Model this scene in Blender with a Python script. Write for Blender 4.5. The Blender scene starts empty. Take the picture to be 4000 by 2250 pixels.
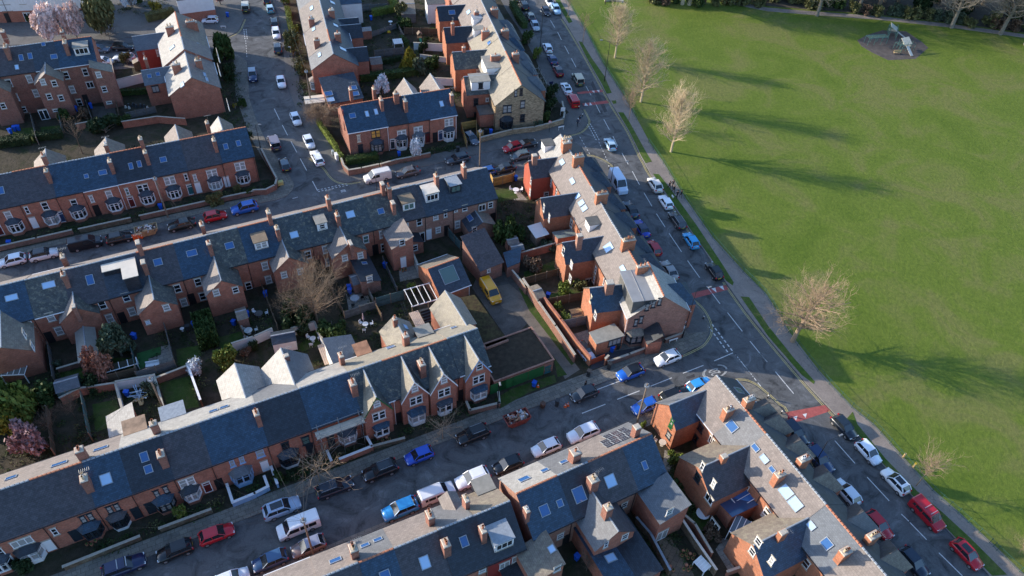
import bpy, math, random
from mathutils import Vector, Matrix
R = math.radians
rnd = random.Random(7)
scene = bpy.context.scene
col = scene.collection

# ------------------------------------------------------------------ camera, world, sun, exposure
CAM_H, CAM_PITCH, CAM_ROLL, CAM_F = 86.8, 44.7, 3.75, 3000.0       # F in pixels of a 4000 px wide frame
_p, _r = R(CAM_PITCH), R(CAM_ROLL)
FWD = Vector((0, math.cos(_p), -math.sin(_p)))
_rt = Vector((1, 0, 0)); _up = _rt.cross(FWD)
RT = math.cos(_r) * _rt + math.sin(_r) * _up
UP = -math.sin(_r) * _rt + math.cos(_r) * _up
cam_d = bpy.data.cameras.new("camera"); cam_d.sensor_width = 36; cam_d.lens = CAM_F / 4000 * 36
cam_d.clip_start = 1; cam_d.clip_end = 3000
cam = bpy.data.objects.new("camera", cam_d); col.objects.link(cam)
m = Matrix((RT, UP, -FWD)).transposed().to_4x4(); m.translation = Vector((0, 0, CAM_H))
cam.matrix_world = m
scene.camera = cam

SUN_AZ, SUN_EL = 168.5, 18.0          # direction towards the sun, degrees from +X, and its height
w = bpy.data.worlds.new("World"); scene.world = w; w.use_nodes = True
wn = w.node_tree.nodes; sky = wn.new("ShaderNodeTexSky"); sky.sky_type = 'NISHITA'; sky.sun_disc = False
sky.sun_elevation = R(SUN_EL); sky.sun_rotation = R(90 - SUN_AZ); sky.dust_density = 1.0; sky.ozone_density = 4.0
w.node_tree.links.new(sky.outputs[0], wn["Background"].inputs[0]); wn["Background"].inputs[1].default_value = 0.15
sd = bpy.data.lights.new("sun", 'SUN'); sd.energy = 3.2; sd.angle = R(0.6); sd.color = (1.0, 0.88, 0.72)
sun = bpy.data.objects.new("sun", sd); col.objects.link(sun)
sv = Vector((math.cos(R(SUN_AZ)) * math.cos(R(SUN_EL)), math.sin(R(SUN_AZ)) * math.cos(R(SUN_EL)), math.sin(R(SUN_EL))))
sun.rotation_euler = sv.to_track_quat('Z', 'Y').to_euler(); sun.location = (0, 0, 150)
scene.view_settings.view_transform = 'Standard'; scene.view_settings.look = 'None'
scene.view_settings.exposure = 1.25; scene.view_settings.gamma = 1

# ------------------------------------------------------------------ survey helpers: photo point -> ray -> real surface
def ray(x, y):
    return (FWD + (x - 2000) / CAM_F * RT - (y - 1125) / CAM_F * UP)
def T(c, r, x, y):                        # survey sheet coordinates -> 4000 px frame
    return (1000 * c + x / 2.415, (0, 550, 1100, 1650)[r] + y / 2.415)
def G(p, z=0.0):
    d = ray(*p); t = (z - CAM_H) / d.z
    return Vector((0, 0, CAM_H)) + t * d
def GT(c, r, x, y, z=0.0): return G(T(c, r, x, y), z)

# ------------------------------------------------------------------ materials
MATS = {}
def new_mat(name):
    mt = bpy.data.materials.new(name); mt.use_nodes = True
    nt = mt.node_tree; b = nt.nodes["Principled BSDF"]
    return mt, nt, b
def srgb(h):
    v = [int(h[i:i + 2], 16) / 255 for i in (0, 2, 4)]
    return tuple(c / 12.92 if c <= .04045 else ((c + .055) / 1.055) ** 2.4 for c in v)
def ramp(nt, fac, stops):
    n = nt.nodes.new("ShaderNodeValToRGB"); e = n.color_ramp.elements
    while len(e) < len(stops): e.new(.5)
    for i, (p, c) in enumerate(stops):
        e[i].position = p; e[i].color = (*c, 1)
    nt.links.new(fac, n.inputs[0]); return n.outputs[0]
def noise(nt, vec, scale, detail=4, rough=.6, dist=0):
    n = nt.nodes.new("ShaderNodeTexNoise"); n.inputs["Scale"].default_value = scale
    n.inputs["Detail"].default_value = detail; n.inputs["Roughness"].default_value = rough
    n.inputs["Distortion"].default_value = dist
    if vec is not None: nt.links.new(vec, n.inputs["Vector"])
    return n.outputs["Fac"]
def coord(nt, kind="Object"):
    if kind == "World":
        return nt.nodes.new("ShaderNodeNewGeometry").outputs["Position"]
    return nt.nodes.new("ShaderNodeTexCoord").outputs[kind]
def mixc(nt, fac, a, b, mode='MIX'):
    n = nt.nodes.new("ShaderNodeMix"); n.data_type = 'RGBA'; n.blend_type = mode
    for i, v in ((0, fac), (6, a), (7, b)):
        if hasattr(v, 'is_linked'): nt.links.new(v, n.inputs[i])
        elif i == 0: n.inputs[i].default_value = v
        else: n.inputs[i].default_value = (*v, 1)
    return n.outputs[2]
def bump(nt, b, h, s, d=.05):
    n = nt.nodes.new("ShaderNodeBump"); n.inputs["Strength"].default_value = s; n.inputs["Distance"].default_value = d
    nt.links.new(h, n.inputs["Height"]); nt.links.new(n.outputs[0], b.inputs["Normal"])
def sc(c, k): return tuple(min(1, x * k) for x in c)
def mat(name, c, rough=.7, var=.25, scale=2.0, spec=.5, metal=0, bmp=0, space="Object", detail=5):
    key = (name, c)
    if key in MATS: return MATS[key]
    mt, nt, b = new_mat(name)
    b.inputs["Roughness"].default_value = rough; b.inputs["Metallic"].default_value = metal
    b.inputs["Specular IOR Level"].default_value = spec
    if var:
        f = noise(nt, coord(nt, space), scale, detail, .65)
        nt.links.new(ramp(nt, f, [(.3, sc(c, 1 - var)), (.7, sc(c, 1 + var))]), b.inputs["Base Color"])
        if bmp: bump(nt, b, f, bmp)
    else: b.inputs["Base Color"].default_value = (*c, 1)
    MATS[key] = mt; return mt
def tiles(name, c, w=.28, h=.2, rough=.5, var=.3, mortar=None, spec=.5, blot=.35, moss=0, msz=.012, bst=.4):
    """courses of slates, tiles or bricks in the surface's own UV metres"""
    key = (name, c, w, h, moss)
    if key in MATS: return MATS[key]
    mt, nt, b = new_mat(name); uv = coord(nt, "UV")
    t = nt.nodes.new("ShaderNodeTexBrick"); nt.links.new(uv, t.inputs["Vector"])
    t.inputs["Scale"].default_value = 1; t.inputs["Brick Width"].default_value = w; t.inputs["Row Height"].default_value = h
    t.inputs["Mortar Size"].default_value = msz; t.inputs["Mortar Smooth"].default_value = .2; t.inputs["Bias"].default_value = 0
    t.inputs["Color1"].default_value = (*sc(c, 1 - var), 1); t.inputs["Color2"].default_value = (*sc(c, 1 + var), 1)
    t.inputs["Mortar"].default_value = (*(mortar or sc(c, .35)), 1)
    wc = coord(nt, "World")
    n1 = noise(nt, wc, .9, 5, .7, .6); n2 = noise(nt, wc, 5, 4, .6)
    k = ramp(nt, n1, [(.28, (1 - blot,) * 3), (.75, (1 + blot * .6,) * 3)])
    o = mixc(nt, 1.0, t.outputs["Color"], k, 'MULTIPLY')
    k2 = ramp(nt, n2, [(.3, (.9,) * 3), (.7, (1.09,) * 3)])
    o = mixc(nt, 1.0, o, k2, 'MULTIPLY')
    if moss:
        f = ramp(nt, noise(nt, wc, 1.7, 6, .75), [(.56 - moss * .2, (0,) * 3), (.70, (.75,) * 3)])
        o = mixc(nt, f, o, (.30, .27, .19) if moss < .9 else (.10, .09, .035))
    nt.links.new(o, b.inputs["Base Color"])
    b.inputs["Roughness"].default_value = rough; b.inputs["Specular IOR Level"].default_value = spec
    bump(nt, b, t.outputs["Fac"], -bst, .03)
    MATS[key] = mt; return mt

# brick walls
def brick(c=(.40, .138, .085)): return tiles("brick", c, .23, .078, .85, .22, (.30, .22, .17), .3, .3, 0, .007, .3)
BRICK = brick(); BRICK_DARK = brick((.27, .105, .075)); BRICK_ORANGE = brick((.42, .15, .075)); BRICK_PALE = brick((.36, .18, .13))
BRICK_SHED = brick((.26, .12, .09))
STONE_WALL = tiles("sandstone", (.36, .27, .17), .45, .2, .85, .3, (.16, .12, .08), .3, .3)
PAINT_ORG = mat("orange_red_paint", (.36, .085, .05), .7, .15); PAINT_RED = mat("red_paint", (.27, .035, .03), .6, .12); RENDER = mat("white_render", (.72, .72, .70), .8, .08, 1.2)
PAINT_BLUE = mat("pale_blue_paint", (.26, .42, .62), .6, .1); RENDER_NAVY = mat("navy_render", (.02, .035, .08), .6, .15)
# roofs
def slate(c, moss=0, rough=.48, w=.3, h=.22): return tiles("roof_slate", c, w, h, rough, .26 if c[0] < .1 else .13, None if c[0] < .1 else sc(c, .6), .5, .3 if c[0] < .1 else .2, moss)
SL = dict(  # sunlit slopes mostly get paler slate than shaded ones: light put into colour
    d=slate((.044, .058, .078)), b=slate((.032, .066, .108), 0, .4), n=slate((.066, .060, .066)), g=slate((.072, .076, .070), .22),  # b and d tinted blue: sky reflected in shaded slate, put into colour
    m=slate((.058, .070, .074), .12), k=slate((.026, .033, .044), 0, .45), p=slate((.195, .165, .148), .15, .7, .3, .3), q=slate((.225, .190, .170), 0, .75, .3, .3),
    w=slate((.335, .32, .295), 0, .65, .35, .3), y=slate((.155, .158, .165), 0, .6, .3, .3), o=slate((.20, .165, .13), .4, .7),
    s=slate((.27, .24, .19), .3, .75, .35, .25), t=slate((.125, .14, .158), 0, .5))
FELT = mat("roofing_felt", (.27, .255, .22), .85, .2, 1.0); FELT_DARK = mat("dark_roofing_felt", (.10, .10, .095), .8, .25, 1.0)
FELT_PALE = mat("pale_flat_roofing", (.62, .56, .47), .7, .1, .8)
LEAD = mat("lead_flashing", (.28, .31, .34), .45, .2, 3); TERRA = mat("terracotta", (.45, .17, .09), .8, .3, 6)
BUFF = mat("buff_clay", (.52, .38, .24), .8, .25, 6); CAPM = mat("chimney_cap", (.45, .40, .33), .85, .3, 5)
UPVC = mat("white_plastic", (.80, .80, .80), .35, .04); STONE = mat("stone_lintel", (.40, .36, .29), .8, .2, 4)
DKFRAME = mat("dark_frame", (.02, .03, .04), .4, .1); BLACK = mat("black_plastic", (.018, .018, .02), .45, .1)
GREENP = mat("green_paint", (.02, .12, .035), .5, .15); TIMBER = mat("weathered_timber", (.20, .15, .11), .85, .35, 3)
TIMBER_NEW = mat("new_timber", (.50, .34, .16), .8, .25, 3); TIMBER_GREY = mat("grey_timber", (.19, .185, .17), .9, .3, 3)
STEEL = mat("galvanised_steel", (.35, .35, .34), .4, .2, 3, .5, .7); WHITEP = mat("white_paint", (.78, .78, .78), .5, .06)
def glass(name, c, r=.08):
    mt, nt, b = new_mat(name); b.inputs["Base Color"].default_value = (*c, 1); b.inputs["Roughness"].default_value = r
    b.inputs["Specular IOR Level"].default_value = .9; return mt
GL = dict(d=glass("window_glass", (.02, .024, .028)), c=glass("curtained_glass", (.34, .34, .33), .2), b=glass("sky_rooflight_glass", (.04, .12, .30), .05),  # b: blue of the reflected sky is put into the glass colour
          y=glass("yellow_blind_glass", (.55, .27, .05), .3), w=glass("pale_sky_rooflight_glass", (.38, .56, .78), .1), g=glass("green_glass", (.10, .16, .14), .1))  # w: brighter sky reflection, also put into the glass colour

# ------------------------------------------------------------------ mesh building
class MB:
    def __init__(s): s.v = []; s.f = []; s.m = []; s.mat = None
    def quad(s, *ps, mi=0):
        i = len(s.v); s.v += [tuple(p) for p in ps]; s.f.append(tuple(range(i, i + len(ps)))); s.m.append(mi); return s
    def box(s, x0, x1, y0, y1, z0, z1, mi=0, M=None, top=None):
        tx = top if top else 0
        p = [(x0, y0, z0), (x1, y0, z0), (x1, y1, z0), (x0, y1, z0), (x0 + tx, y0 + tx, z1), (x1 - tx, y0 + tx, z1), (x1 - tx, y1 - tx, z1), (x0 + tx, y1 - tx, z1)]
        if M is not None: p = [tuple(M @ Vector(q)) for q in p]
        i = len(s.v); s.v += p
        for f in ((0, 3, 2, 1), (4, 5, 6, 7), (0, 1, 5, 4), (1, 2, 6, 5), (2, 3, 7, 6), (3, 0, 4, 7)):
            s.f.append(tuple(i + k for k in f)); s.m.append(mi)
        return s
    def prism(s, poly, z0, z1, mi=0, M=None, side=None):
        """poly: list of (x,y) counter-clockwise; z1 may be per-vertex list"""
        n = len(poly); z1s = z1 if isinstance(z1, (list, tuple)) else [z1] * n; z0s = z0 if isinstance(z0, (list, tuple)) else [z0] * n
        p = [(x, y, a) for (x, y), a in zip(poly, z0s)] + [(x, y, z) for (x, y), z in zip(poly, z1s)]
        if M is not None: p = [tuple(M @ Vector(q)) for q in p]
        i = len(s.v); s.v += p
        s.f.append(tuple(i + k for k in range(n - 1, -1, -1))); s.m.append(mi)
        s.f.append(tuple(i + n + k for k in range(n))); s.m.append(mi)
        for k in range(n):
            k2 = (k + 1) % n; s.f.append((i + k, i + k2, i + n + k2, i + n + k)); s.m.append(mi if side is None else side)
        return s
    def slab(s, a, b, c, d, t=.1, mi=0):
        """quad a,b,c,d (ccw seen from outside) thickened inwards by t"""
        a, b, c, d = map(Vector, (a, b, c, d)); n = (b - a).cross(d - a).normalized() * t
        i = len(s.v); s.v += [tuple(q) for q in (a, b, c, d, a - n, b - n, c - n, d - n)]
        for f in ((0, 1, 2, 3), (7, 6, 5, 4), (0, 4, 5, 1), (1, 5, 6, 2), (2, 6, 7, 3), (3, 7, 4, 0)):
            s.f.append(tuple(i + k for k in f)); s.m.append(mi)
        return s
    def tri(s, a, b, c, t=.1, mi=0):
        a, b, c = map(Vector, (a, b, c)); n = (b - a).cross(c - a).normalized() * t
        i = len(s.v); s.v += [tuple(q) for q in (a, b, c, a - n, b - n, c - n)]
        for f in ((0, 1, 2), (5, 4, 3), (0, 3, 4, 1), (1, 4, 5, 2), (2, 5, 3, 0)):
            s.f.append(tuple(i + k for k in f)); s.m.append(mi)
        return s
    def cyl(s, a, b, r0, r1=None, n=8, mi=0, cap=True):
        a, b = Vector(a), Vector(b); r1 = r0 if r1 is None else r1; d = (b - a)
        if d.length < 1e-6: return s
        d.normalize(); x = d.orthogonal().normalized(); y = d.cross(x); i = len(s.v)
        for c, r in ((a, r0), (b, r1)):
            for k in range(n):
                t = 2 * math.pi * k / n; s.v.append(tuple(c + r * (math.cos(t) * x + math.sin(t) * y)))
        for k in range(n):
            k2 = (k + 1) % n; s.f.append((i + k, i + k2, i + n + k2, i + n + k)); s.m.append(mi)
        if cap:
            s.f.append(tuple(i + k for k in range(n - 1, -1, -1))); s.f.append(tuple(i + n + k for k in range(n))); s.m += [mi, mi]
        return s
    def mesh(s, name, mats, smooth=False):
        me = bpy.data.meshes.new(name); me.from_pydata(s.v, [], s.f)
        for mt in (mats if isinstance(mats, (list, tuple)) else [mats]): me.materials.append(mt)
        me.polygons.foreach_set("material_index", s.m)
        if smooth: me.polygons.foreach_set("use_smooth", [True] * len(s.f))
        me.update()
        uvl = me.uv_layers.new(name="UVMap").data
        for pl in me.polygons:
            n = pl.normal; t = Vector((-n.y, n.x, 0)) if abs(n.z) < .985 else Vector((1, 0, 0))
            t.normalize(); bb = n.cross(t)
            for li in pl.loop_indices:
                co = me.vertices[me.loops[li].vertex_index].co; uvl[li].uv = (co.dot(t), co.dot(bb))
        return me
    def build(s, name, mats, parent=None, smooth=False, loc=None, rot=None):
        return put(name, s.mesh(name, mats, smooth), parent, loc, rot)
def put(name, me, parent=None, loc=None, rot=None):
    o = bpy.data.objects.new(name, me); col.objects.link(o)
    if parent is not None: o.parent = parent
    if loc is not None: o.location = loc
    if rot is not None: o.rotation_euler = rot if isinstance(rot, (tuple, list)) else (0, 0, rot)
    return o
def tag(o, label, cat, group=None):
    o["label"] = label; o["category"] = cat
    if group: o["group"] = group
    return o
def thing(name, label, cat, loc=(0, 0, 0), rz=0, group=None):
    o = bpy.data.objects.new(name, None); col.objects.link(o); o.location = loc; o.rotation_euler = (0, 0, rz)
    o.empty_display_size = .5
    return tag(o, label, cat, group)
def struct(o, kind="structure"): o["kind"] = kind; return o
# ================================================================== SETTING: roads, pavements, park
class Frame:
    def __init__(s, c, ang):
        s.c = Vector((c[0], c[1], 0)); s.a = R(ang); s.u = Vector((math.cos(s.a), math.sin(s.a), 0)); s.n = Vector((-s.u.y, s.u.x, 0))
    def W(s, u, n, z=0): return s.c + s.u * u + s.n * n + Vector((0, 0, z))
    def L(s, p):
        d = Vector(p) - s.c; return (d.dot(s.u), d.dot(s.n), p[2])
FA1 = Frame((-65.3, 101.3), 27.3); FA2 = Frame((-32.6, 87.8), 28.3); FA3 = Frame((-38.2, 46.4), 29.5)
def xy(v): return (v[0], v[1])
def asphalt(name, c, patch=.35, sc1=.25, slabs=0):
    mt, nt, b = new_mat(name); wc = coord(nt, "World")
    f = noise(nt, wc, sc1, 8, .68, 1.2)
    o = ramp(nt, f, [(.33, sc(c, 1 - patch)), (.5, c), (.56, sc(c, 1.05)), (.72, sc(c, 1 + patch * 1.3))])
    g = noise(nt, wc, 6, 3, .6)
    o = mixc(nt, 1, o, ramp(nt, g, [(.3, (.85,) * 3), (.7, (1.12,) * 3)]), 'MULTIPLY')
    # crisp patched reinstatements and cracks
    v = nt.nodes.new("ShaderNodeTexVoronoi"); v.feature = 'DISTANCE_TO_EDGE'; v.inputs["Scale"].default_value = .22
    wv = nt.nodes.new("ShaderNodeVectorMath"); wv.operation = 'ADD'
    nz = nt.nodes.new("ShaderNodeTexNoise"); nz.inputs["Scale"].default_value = .6; nt.links.new(wc, nz.inputs["Vector"])
    mu = nt.nodes.new("ShaderNodeVectorMath"); mu.operation = 'SCALE'; mu.inputs[3].default_value = 3.0
    nt.links.new(nz.outputs["Color"], mu.inputs[0]); nt.links.new(wc, wv.inputs[0]); nt.links.new(mu.outputs[0], wv.inputs[1]); nt.links.new(wv.outputs[0], v.inputs["Vector"])
    o = mixc(nt, ramp(nt, v.outputs["Distance"], [(.0, (.55,) * 3), (.012, (0,) * 3)]), o, sc(c, .4))
    if slabs:
        t = nt.nodes.new("ShaderNodeTexBrick"); mp = nt.nodes.new("ShaderNodeMapping"); mp.inputs["Rotation"].default_value[2] = -R(slabs)
        nt.links.new(wc, mp.inputs[0]); nt.links.new(mp.outputs[0], t.inputs["Vector"])
        t.inputs["Scale"].default_value = 1; t.inputs["Brick Width"].default_value = .9; t.inputs["Row Height"].default_value = .65
        t.inputs["Mortar Size"].default_value = .025; t.inputs["Color1"].default_value = (.8, .8, .8, 1); t.inputs["Color2"].default_value = (1.15, 1.12, 1.05, 1); t.inputs["Mortar"].default_value = (.45, .45, .42, 1)
        o = mixc(nt, 1, o, t.outputs["Color"], 'MULTIPLY')
    nt.links.new(o, b.inputs["Base Color"])
    b.inputs["Roughness"].default_value = .8; bump(nt, b, g, .25)
    return mt
ROADM = asphalt("asphalt", (.100, .101, .102), .7, .32)
PAVE = asphalt("pavement_asphalt", (.12, .115, .108), .25); SLABS = asphalt("paving_slabs", (.185, .17, .145), .22, .5, 29.5)
PARKPATH = asphalt("park_path_asphalt", (.24, .20, .17), .22)
KERB = mat("kerb_stone", (.22, .21, .19), .8, .25, 3, space="World")
def grass(name, c1, c2, c3, s=.08, rough=.9):
    mt, nt, b = new_mat(name); wc = coord(nt, "World")
    f = noise(nt, wc, s, 7, .62, .8); g = noise(nt, wc, 1.6, 6, .7); h = noise(nt, wc, 9, 3, .6)
    o = ramp(nt, f, [(.30, c1), (.48, c2), (.62, c3), (.75, c2)])
    o = mixc(nt, .85 if name == 'park_grass' else 1, o, ramp(nt, g, [(.3, (.72, .75, .7)), (.7, (1.28, 1.22, 1.2))]), 'MULTIPLY')
    o = mixc(nt, .8, o, ramp(nt, h, [(.3, (.7, .7, .7)), (.7, (1.3, 1.3, 1.3))]), 'MULTIPLY')
    if name == "park_grass":
        mu = nt.nodes.new("ShaderNodeTexNoise"); mu.inputs["Scale"].default_value = .05; mu.inputs["Detail"].default_value = 10; mu.inputs["Roughness"].default_value = .72; nt.links.new(wc, mu.inputs["Vector"])
        o = mixc(nt, ramp(nt, mu.outputs["Fac"], [(.62, (0,) * 3), (.75, (.55,) * 3)]), o, (.14, .115, .06))
    nt.links.new(o, b.inputs["Base Color"]); b.inputs["Roughness"].default_value = rough; b.inputs["Specular IOR Level"].default_value = .2
    bump(nt, b, g, .9, .12); return mt
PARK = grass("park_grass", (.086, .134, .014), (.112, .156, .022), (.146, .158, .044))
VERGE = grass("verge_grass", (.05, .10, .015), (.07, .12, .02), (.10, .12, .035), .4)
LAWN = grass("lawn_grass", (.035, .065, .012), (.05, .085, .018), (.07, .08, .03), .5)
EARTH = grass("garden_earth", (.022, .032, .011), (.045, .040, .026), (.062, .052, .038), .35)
WOODG = mat("leaf_litter", (.06, .05, .035), .95, .4, .5, space="World")
def flat(name, pts, z, mt, z0=None, kind="structure", kerb=False):
    """a sheet or a raised slab from world outline (any winding)"""
    P = [xy(p) for p in pts]; A = sum(P[i][0] * P[(i + 1) % len(P)][1] - P[(i + 1) % len(P)][0] * P[i][1] for i in range(len(P)))
    if A < 0: P.reverse()
    b = MB()
    if z0 is None: b.quad(*[(x, y, z) for x, y in P])
    else: b.prism(P, z0, z, 0, side=1 if kerb else None)
    o = b.build(name, [mt, KERB] if kerb else mt)
    if kind: o["kind"] = kind
    return o
E_ = 260
flat("ground", [(-420, -40), (420, -40), (420, 520), (-420, 520)], -.25, EARTH)
road = flat("road", [(-330, -20), (120, -20), (75, 60), (40, 160), (6, 300), (-330, 420)], 0, ROADM)
BL_RK = [T(2,0,400,0), T(2,0,475,175), T(2,0,550,290), T(2,0,690,530), T(2,0,840,800), T(2,0,950,1000), T(2,0,1100,1240), T(2,0,1200,1449), T(2,1,1250,210), T(2,1,1310,320), T(2,1,1540,640), T(2,1,1700,880), T(2,1,1830,1060), T(2,1,2010,1330), T(2,2,2200,270), T(2,2,2415,540), (3150,1500), (3290,1650), T(3,3,850,130), T(3,3,1080,400), T(3,3,1350,690), T(3,3,1700,1030), T(3,3,2090,1449)]
RK = [Vector((-14, 260, 0)), Vector((-1, 218, 0))] + [G(p) for p in BL_RK] + [Vector((72, 22, 0)), Vector((90, -10, 0))]
FE = [Vector((-8, 262, 0)), Vector((3, 218, 0))] + [GT(*a) for a in [(2,0,520,0),(2,0,700,290),(2,0,860,600),(2,0,1060,910),(2,0,1150,1070),(2,0,1300,1350),(2,1,1440,220),(2,1,1640,550),(2,1,1900,920),(2,1,2190,1240),(2,1,2400,1449)]] + \
     [G(p) for p in [(3085,1300),(3200,1450),(3330,1590)]] + [GT(*a) for a in [(3,3,1000,20),(3,3,1250,300),(3,3,1560,640),(3,3,1800,850),(3,3,2100,1130),(3,3,2380,1400)]] + [Vector((79, 22, 0)), Vector((98, -10, 0))]
flat("park_pavement", RK + FE[::-1], .10, PARKPATH, -.2, kerb=True)
flat("park_grass", FE + [Vector((330, -10, 0)), Vector((330, 420, 0)), Vector((-40, 420, 0))], .12, PARK, -.2)
for i, pts in enumerate([[T(2,0,405,0),T(2,0,450,0),T(2,0,570,210),T(2,0,535,222)], [T(2,0,628,392),T(2,0,660,400),T(2,0,750,550),T(2,0,870,720),T(2,0,940,880),T(2,0,892,888),T(2,0,850,800),T(2,0,700,540)],
    [T(2,0,938,955),T(2,0,980,950),T(2,0,985,978),T(2,0,955,985)], [T(2,0,1000,1062),T(2,0,1050,1065),T(2,0,1110,1160),T(2,0,1270,1449),T(2,1,1320,200),T(2,1,1260,215),T(2,1,1210,130),T(2,0,1195,1420),T(2,0,1100,1230)],
    [T(2,1,1330,315),T(2,1,1385,320),T(2,1,1480,440),T(2,1,1740,800),T(2,1,1990,1180),T(2,1,2090,1340),T(2,1,2080,1368),T(2,1,2020,1325),T(2,1,1840,1060),T(2,1,1710,880),T(2,1,1550,640)],
    [(2892,1160),(2925,1162),(3000,1275),(3100,1400),(3182,1492),(3178,1502),(3130,1465),(3000,1315)],
    [(3295,1650),(3330,1610),T(3,3,840,20),T(3,3,1100,340),T(3,3,1400,650),T(3,3,1640,850),T(3,3,1900,1090),T(3,3,2250,1440),T(3,3,2110,1449),T(3,3,1710,1030),T(3,3,1360,690),T(3,3,1090,400),T(3,3,860,130)]]):
    flat("grass_verge", [G(p) for p in pts], .125, VERGE, .05)
# top of the park: path, wood floor, playground
tp = [(2780,-12),(3000,32),(3160,45),(3420,64),(3700,94),(3905,122),(4100,150)]
flat("park_path", [G(p) for p in tp] + [G((x, y + 14)) for x, y in tp[::-1]], .15, PARKPATH, .0)
flat("woodland_floor", [G((x, y - 6)) for x, y in tp] + [Vector((330, 200, 0)), Vector((330, 420, 0)), Vector((0, 420, 0))], .135, WOODG, .0)
flat("playground_surface", [G(T(3,0,*p)) for p in [(840,385),(930,335),(1080,290),(1300,300),(1450,400),(1510,455),(1390,560),(1130,572),(980,500),(880,440)]], .14, mat("rubber_surface", (.085, .07, .062), .9, .3, .8, space="World"), .0)
# ---- city blocks (kerbed pavements), gardens laid on them
def a2(u, n): return FA2.W(u, n)
def a3(u, n): return FA3.W(u, n)
V3 = lambda *a: Vector((a[0], a[1], 0))
B1 = [a2(-80, 12.6), a2(56.5, 12.4), a2(59, 11.2), a2(60.4, 8.6), V3(18.0, 121.9), V3(18.4, 113.7), V3(19.2, 110), V3(20.8, 105.7), V3(22.5, 101), V3(24.5, 94.5), V3(26.3, 89.6), V3(29, 87.4), V3(30.4, 85.3), V3(31, 82.6), V3(30.8, 80.8), V3(30.1, 79.4), V3(29, 78), V3(26.2, 76.1), a3(58, -5.5), a3(45, -5.1), a3(-80, -4.9)]
C2K = [GT(2,2,1900,985), G((2890,1490)), G((2940,1502)), G((2985,1535)), G((3040,1585)), G((3073,1622)), V3(41.6, 53.8), V3(50.1, 38.8), V3(62, 18), V3(78, -12)]
B2 = [a3(-80, -12.5), a3(60, -12.7), a3(72, -12.8)] + C2K + [V3(0, -12), V3(-110, -12)]
B3 = [a2(10.2, 27.1), a2(10.5, 24.5), a2(11.1, 22.4), a2(12.6, 21), a2(22, 20.5), a2(37, 20.4), a2(55, 19.8), V3(9.1, 132.6), V3(11.3, 133.8), V3(12.6, 135.5), V3(13.4, 138), V3(13.1, 140), V3(12.1, 143), V3(10.1, 143.1), V3(8.7, 147.9), V3(6.8, 154.9), V3(4.6, 163.3), V3(1.1, 176.4), V3(-3, 186.8), V3(-6.5, 200), V3(-14, 225), V3(-24, 260),
      V3(-95, 270), V3(-76, 218), V3(-64.4, 184.3), V3(-60.7, 176), V3(-57.4, 166.6), V3(-54.1, 155.4), V3(-51.3, 146.5), V3(-48.9, 140.7), V3(-45.5, 133.3), V3(-41.9, 126.8), V3(-39.7, 122.8)]
B4 = [a2(-95, 23), a2(-34, 22.4), a2(-13, 21.9), a2(-4, 21.1), a2(-.3, 20.8), a2(1.7, 21.3), a2(3, 22.6), a2(3.7, 24.2), a2(3.5, 26.8), V3(-49.2, 123.1), V3(-53.4, 130.8), V3(-57, 138.4), V3(-60.1, 148.1), V3(-61.9, 153.4), V3(-64.8, 156.2), V3(-68, 157.2), GT(0,0,1300,610), GT(0,0,700,680), V3(-170, 120)]
B5 = [V3(-69.5, 163.8), V3(-68.2, 166), V3(-67.9, 168), V3(-68.4, 173.2), V3(-71.9, 183.2), V3(-82, 215), V3(-98, 262), V3(-260, 262), V3(-240, 130), GT(0,0,400,420), GT(0,0,900,395), GT(0,0,1250,350), GT(0,0,1980,346)]
for nm, bl in (("pavement", B1), ("pavement", B2), ("pavement", B3), ("pavement", B4), ("pavement", B5)):
    flat(nm, bl, .10, SLABS if bl in (B1, B2, B4) else PAVE, -.2, kerb=True)
Z1 = .104
flat("corner_pavement", [a2(48, 12.2), a2(56.3, 12.2), a2(58.8, 11), a2(60.1, 8.5), V3(17.7, 121.8), V3(18.1, 113.6), V3(20.5, 105.6), V3(24.2, 94.5), V3(26.1, 89.4), V3(28.8, 87.1), V3(30.1, 85.2), V3(30.7, 82.6), V3(30.5, 80.9), V3(27.5, 80.3), V3(18, 90), V3(9, 113)], .104, PAVE)
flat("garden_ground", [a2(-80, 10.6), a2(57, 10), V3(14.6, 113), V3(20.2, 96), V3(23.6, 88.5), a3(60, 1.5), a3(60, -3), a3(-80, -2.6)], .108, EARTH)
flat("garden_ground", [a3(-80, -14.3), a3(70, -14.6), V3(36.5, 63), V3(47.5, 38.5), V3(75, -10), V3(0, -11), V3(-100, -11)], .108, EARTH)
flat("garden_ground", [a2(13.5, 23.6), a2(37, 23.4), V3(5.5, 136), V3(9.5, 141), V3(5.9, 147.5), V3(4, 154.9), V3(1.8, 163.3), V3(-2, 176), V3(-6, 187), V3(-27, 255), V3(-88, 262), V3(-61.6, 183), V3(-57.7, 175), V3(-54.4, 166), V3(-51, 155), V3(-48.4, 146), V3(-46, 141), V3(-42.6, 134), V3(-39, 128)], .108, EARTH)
flat("garden_ground", [a2(-95, 24.9), a2(-1, 23.2), a2(1.2, 24.2), V3(-48.6, 118), V3(-53, 125), V3(-56.3, 131.5), V3(-60, 139), V3(-63, 148), V3(-65, 154), V3(-70, 154.6), GT(0,0,1300,640), GT(0,0,700,700), V3(-165, 118)], .108, EARTH)
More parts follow.
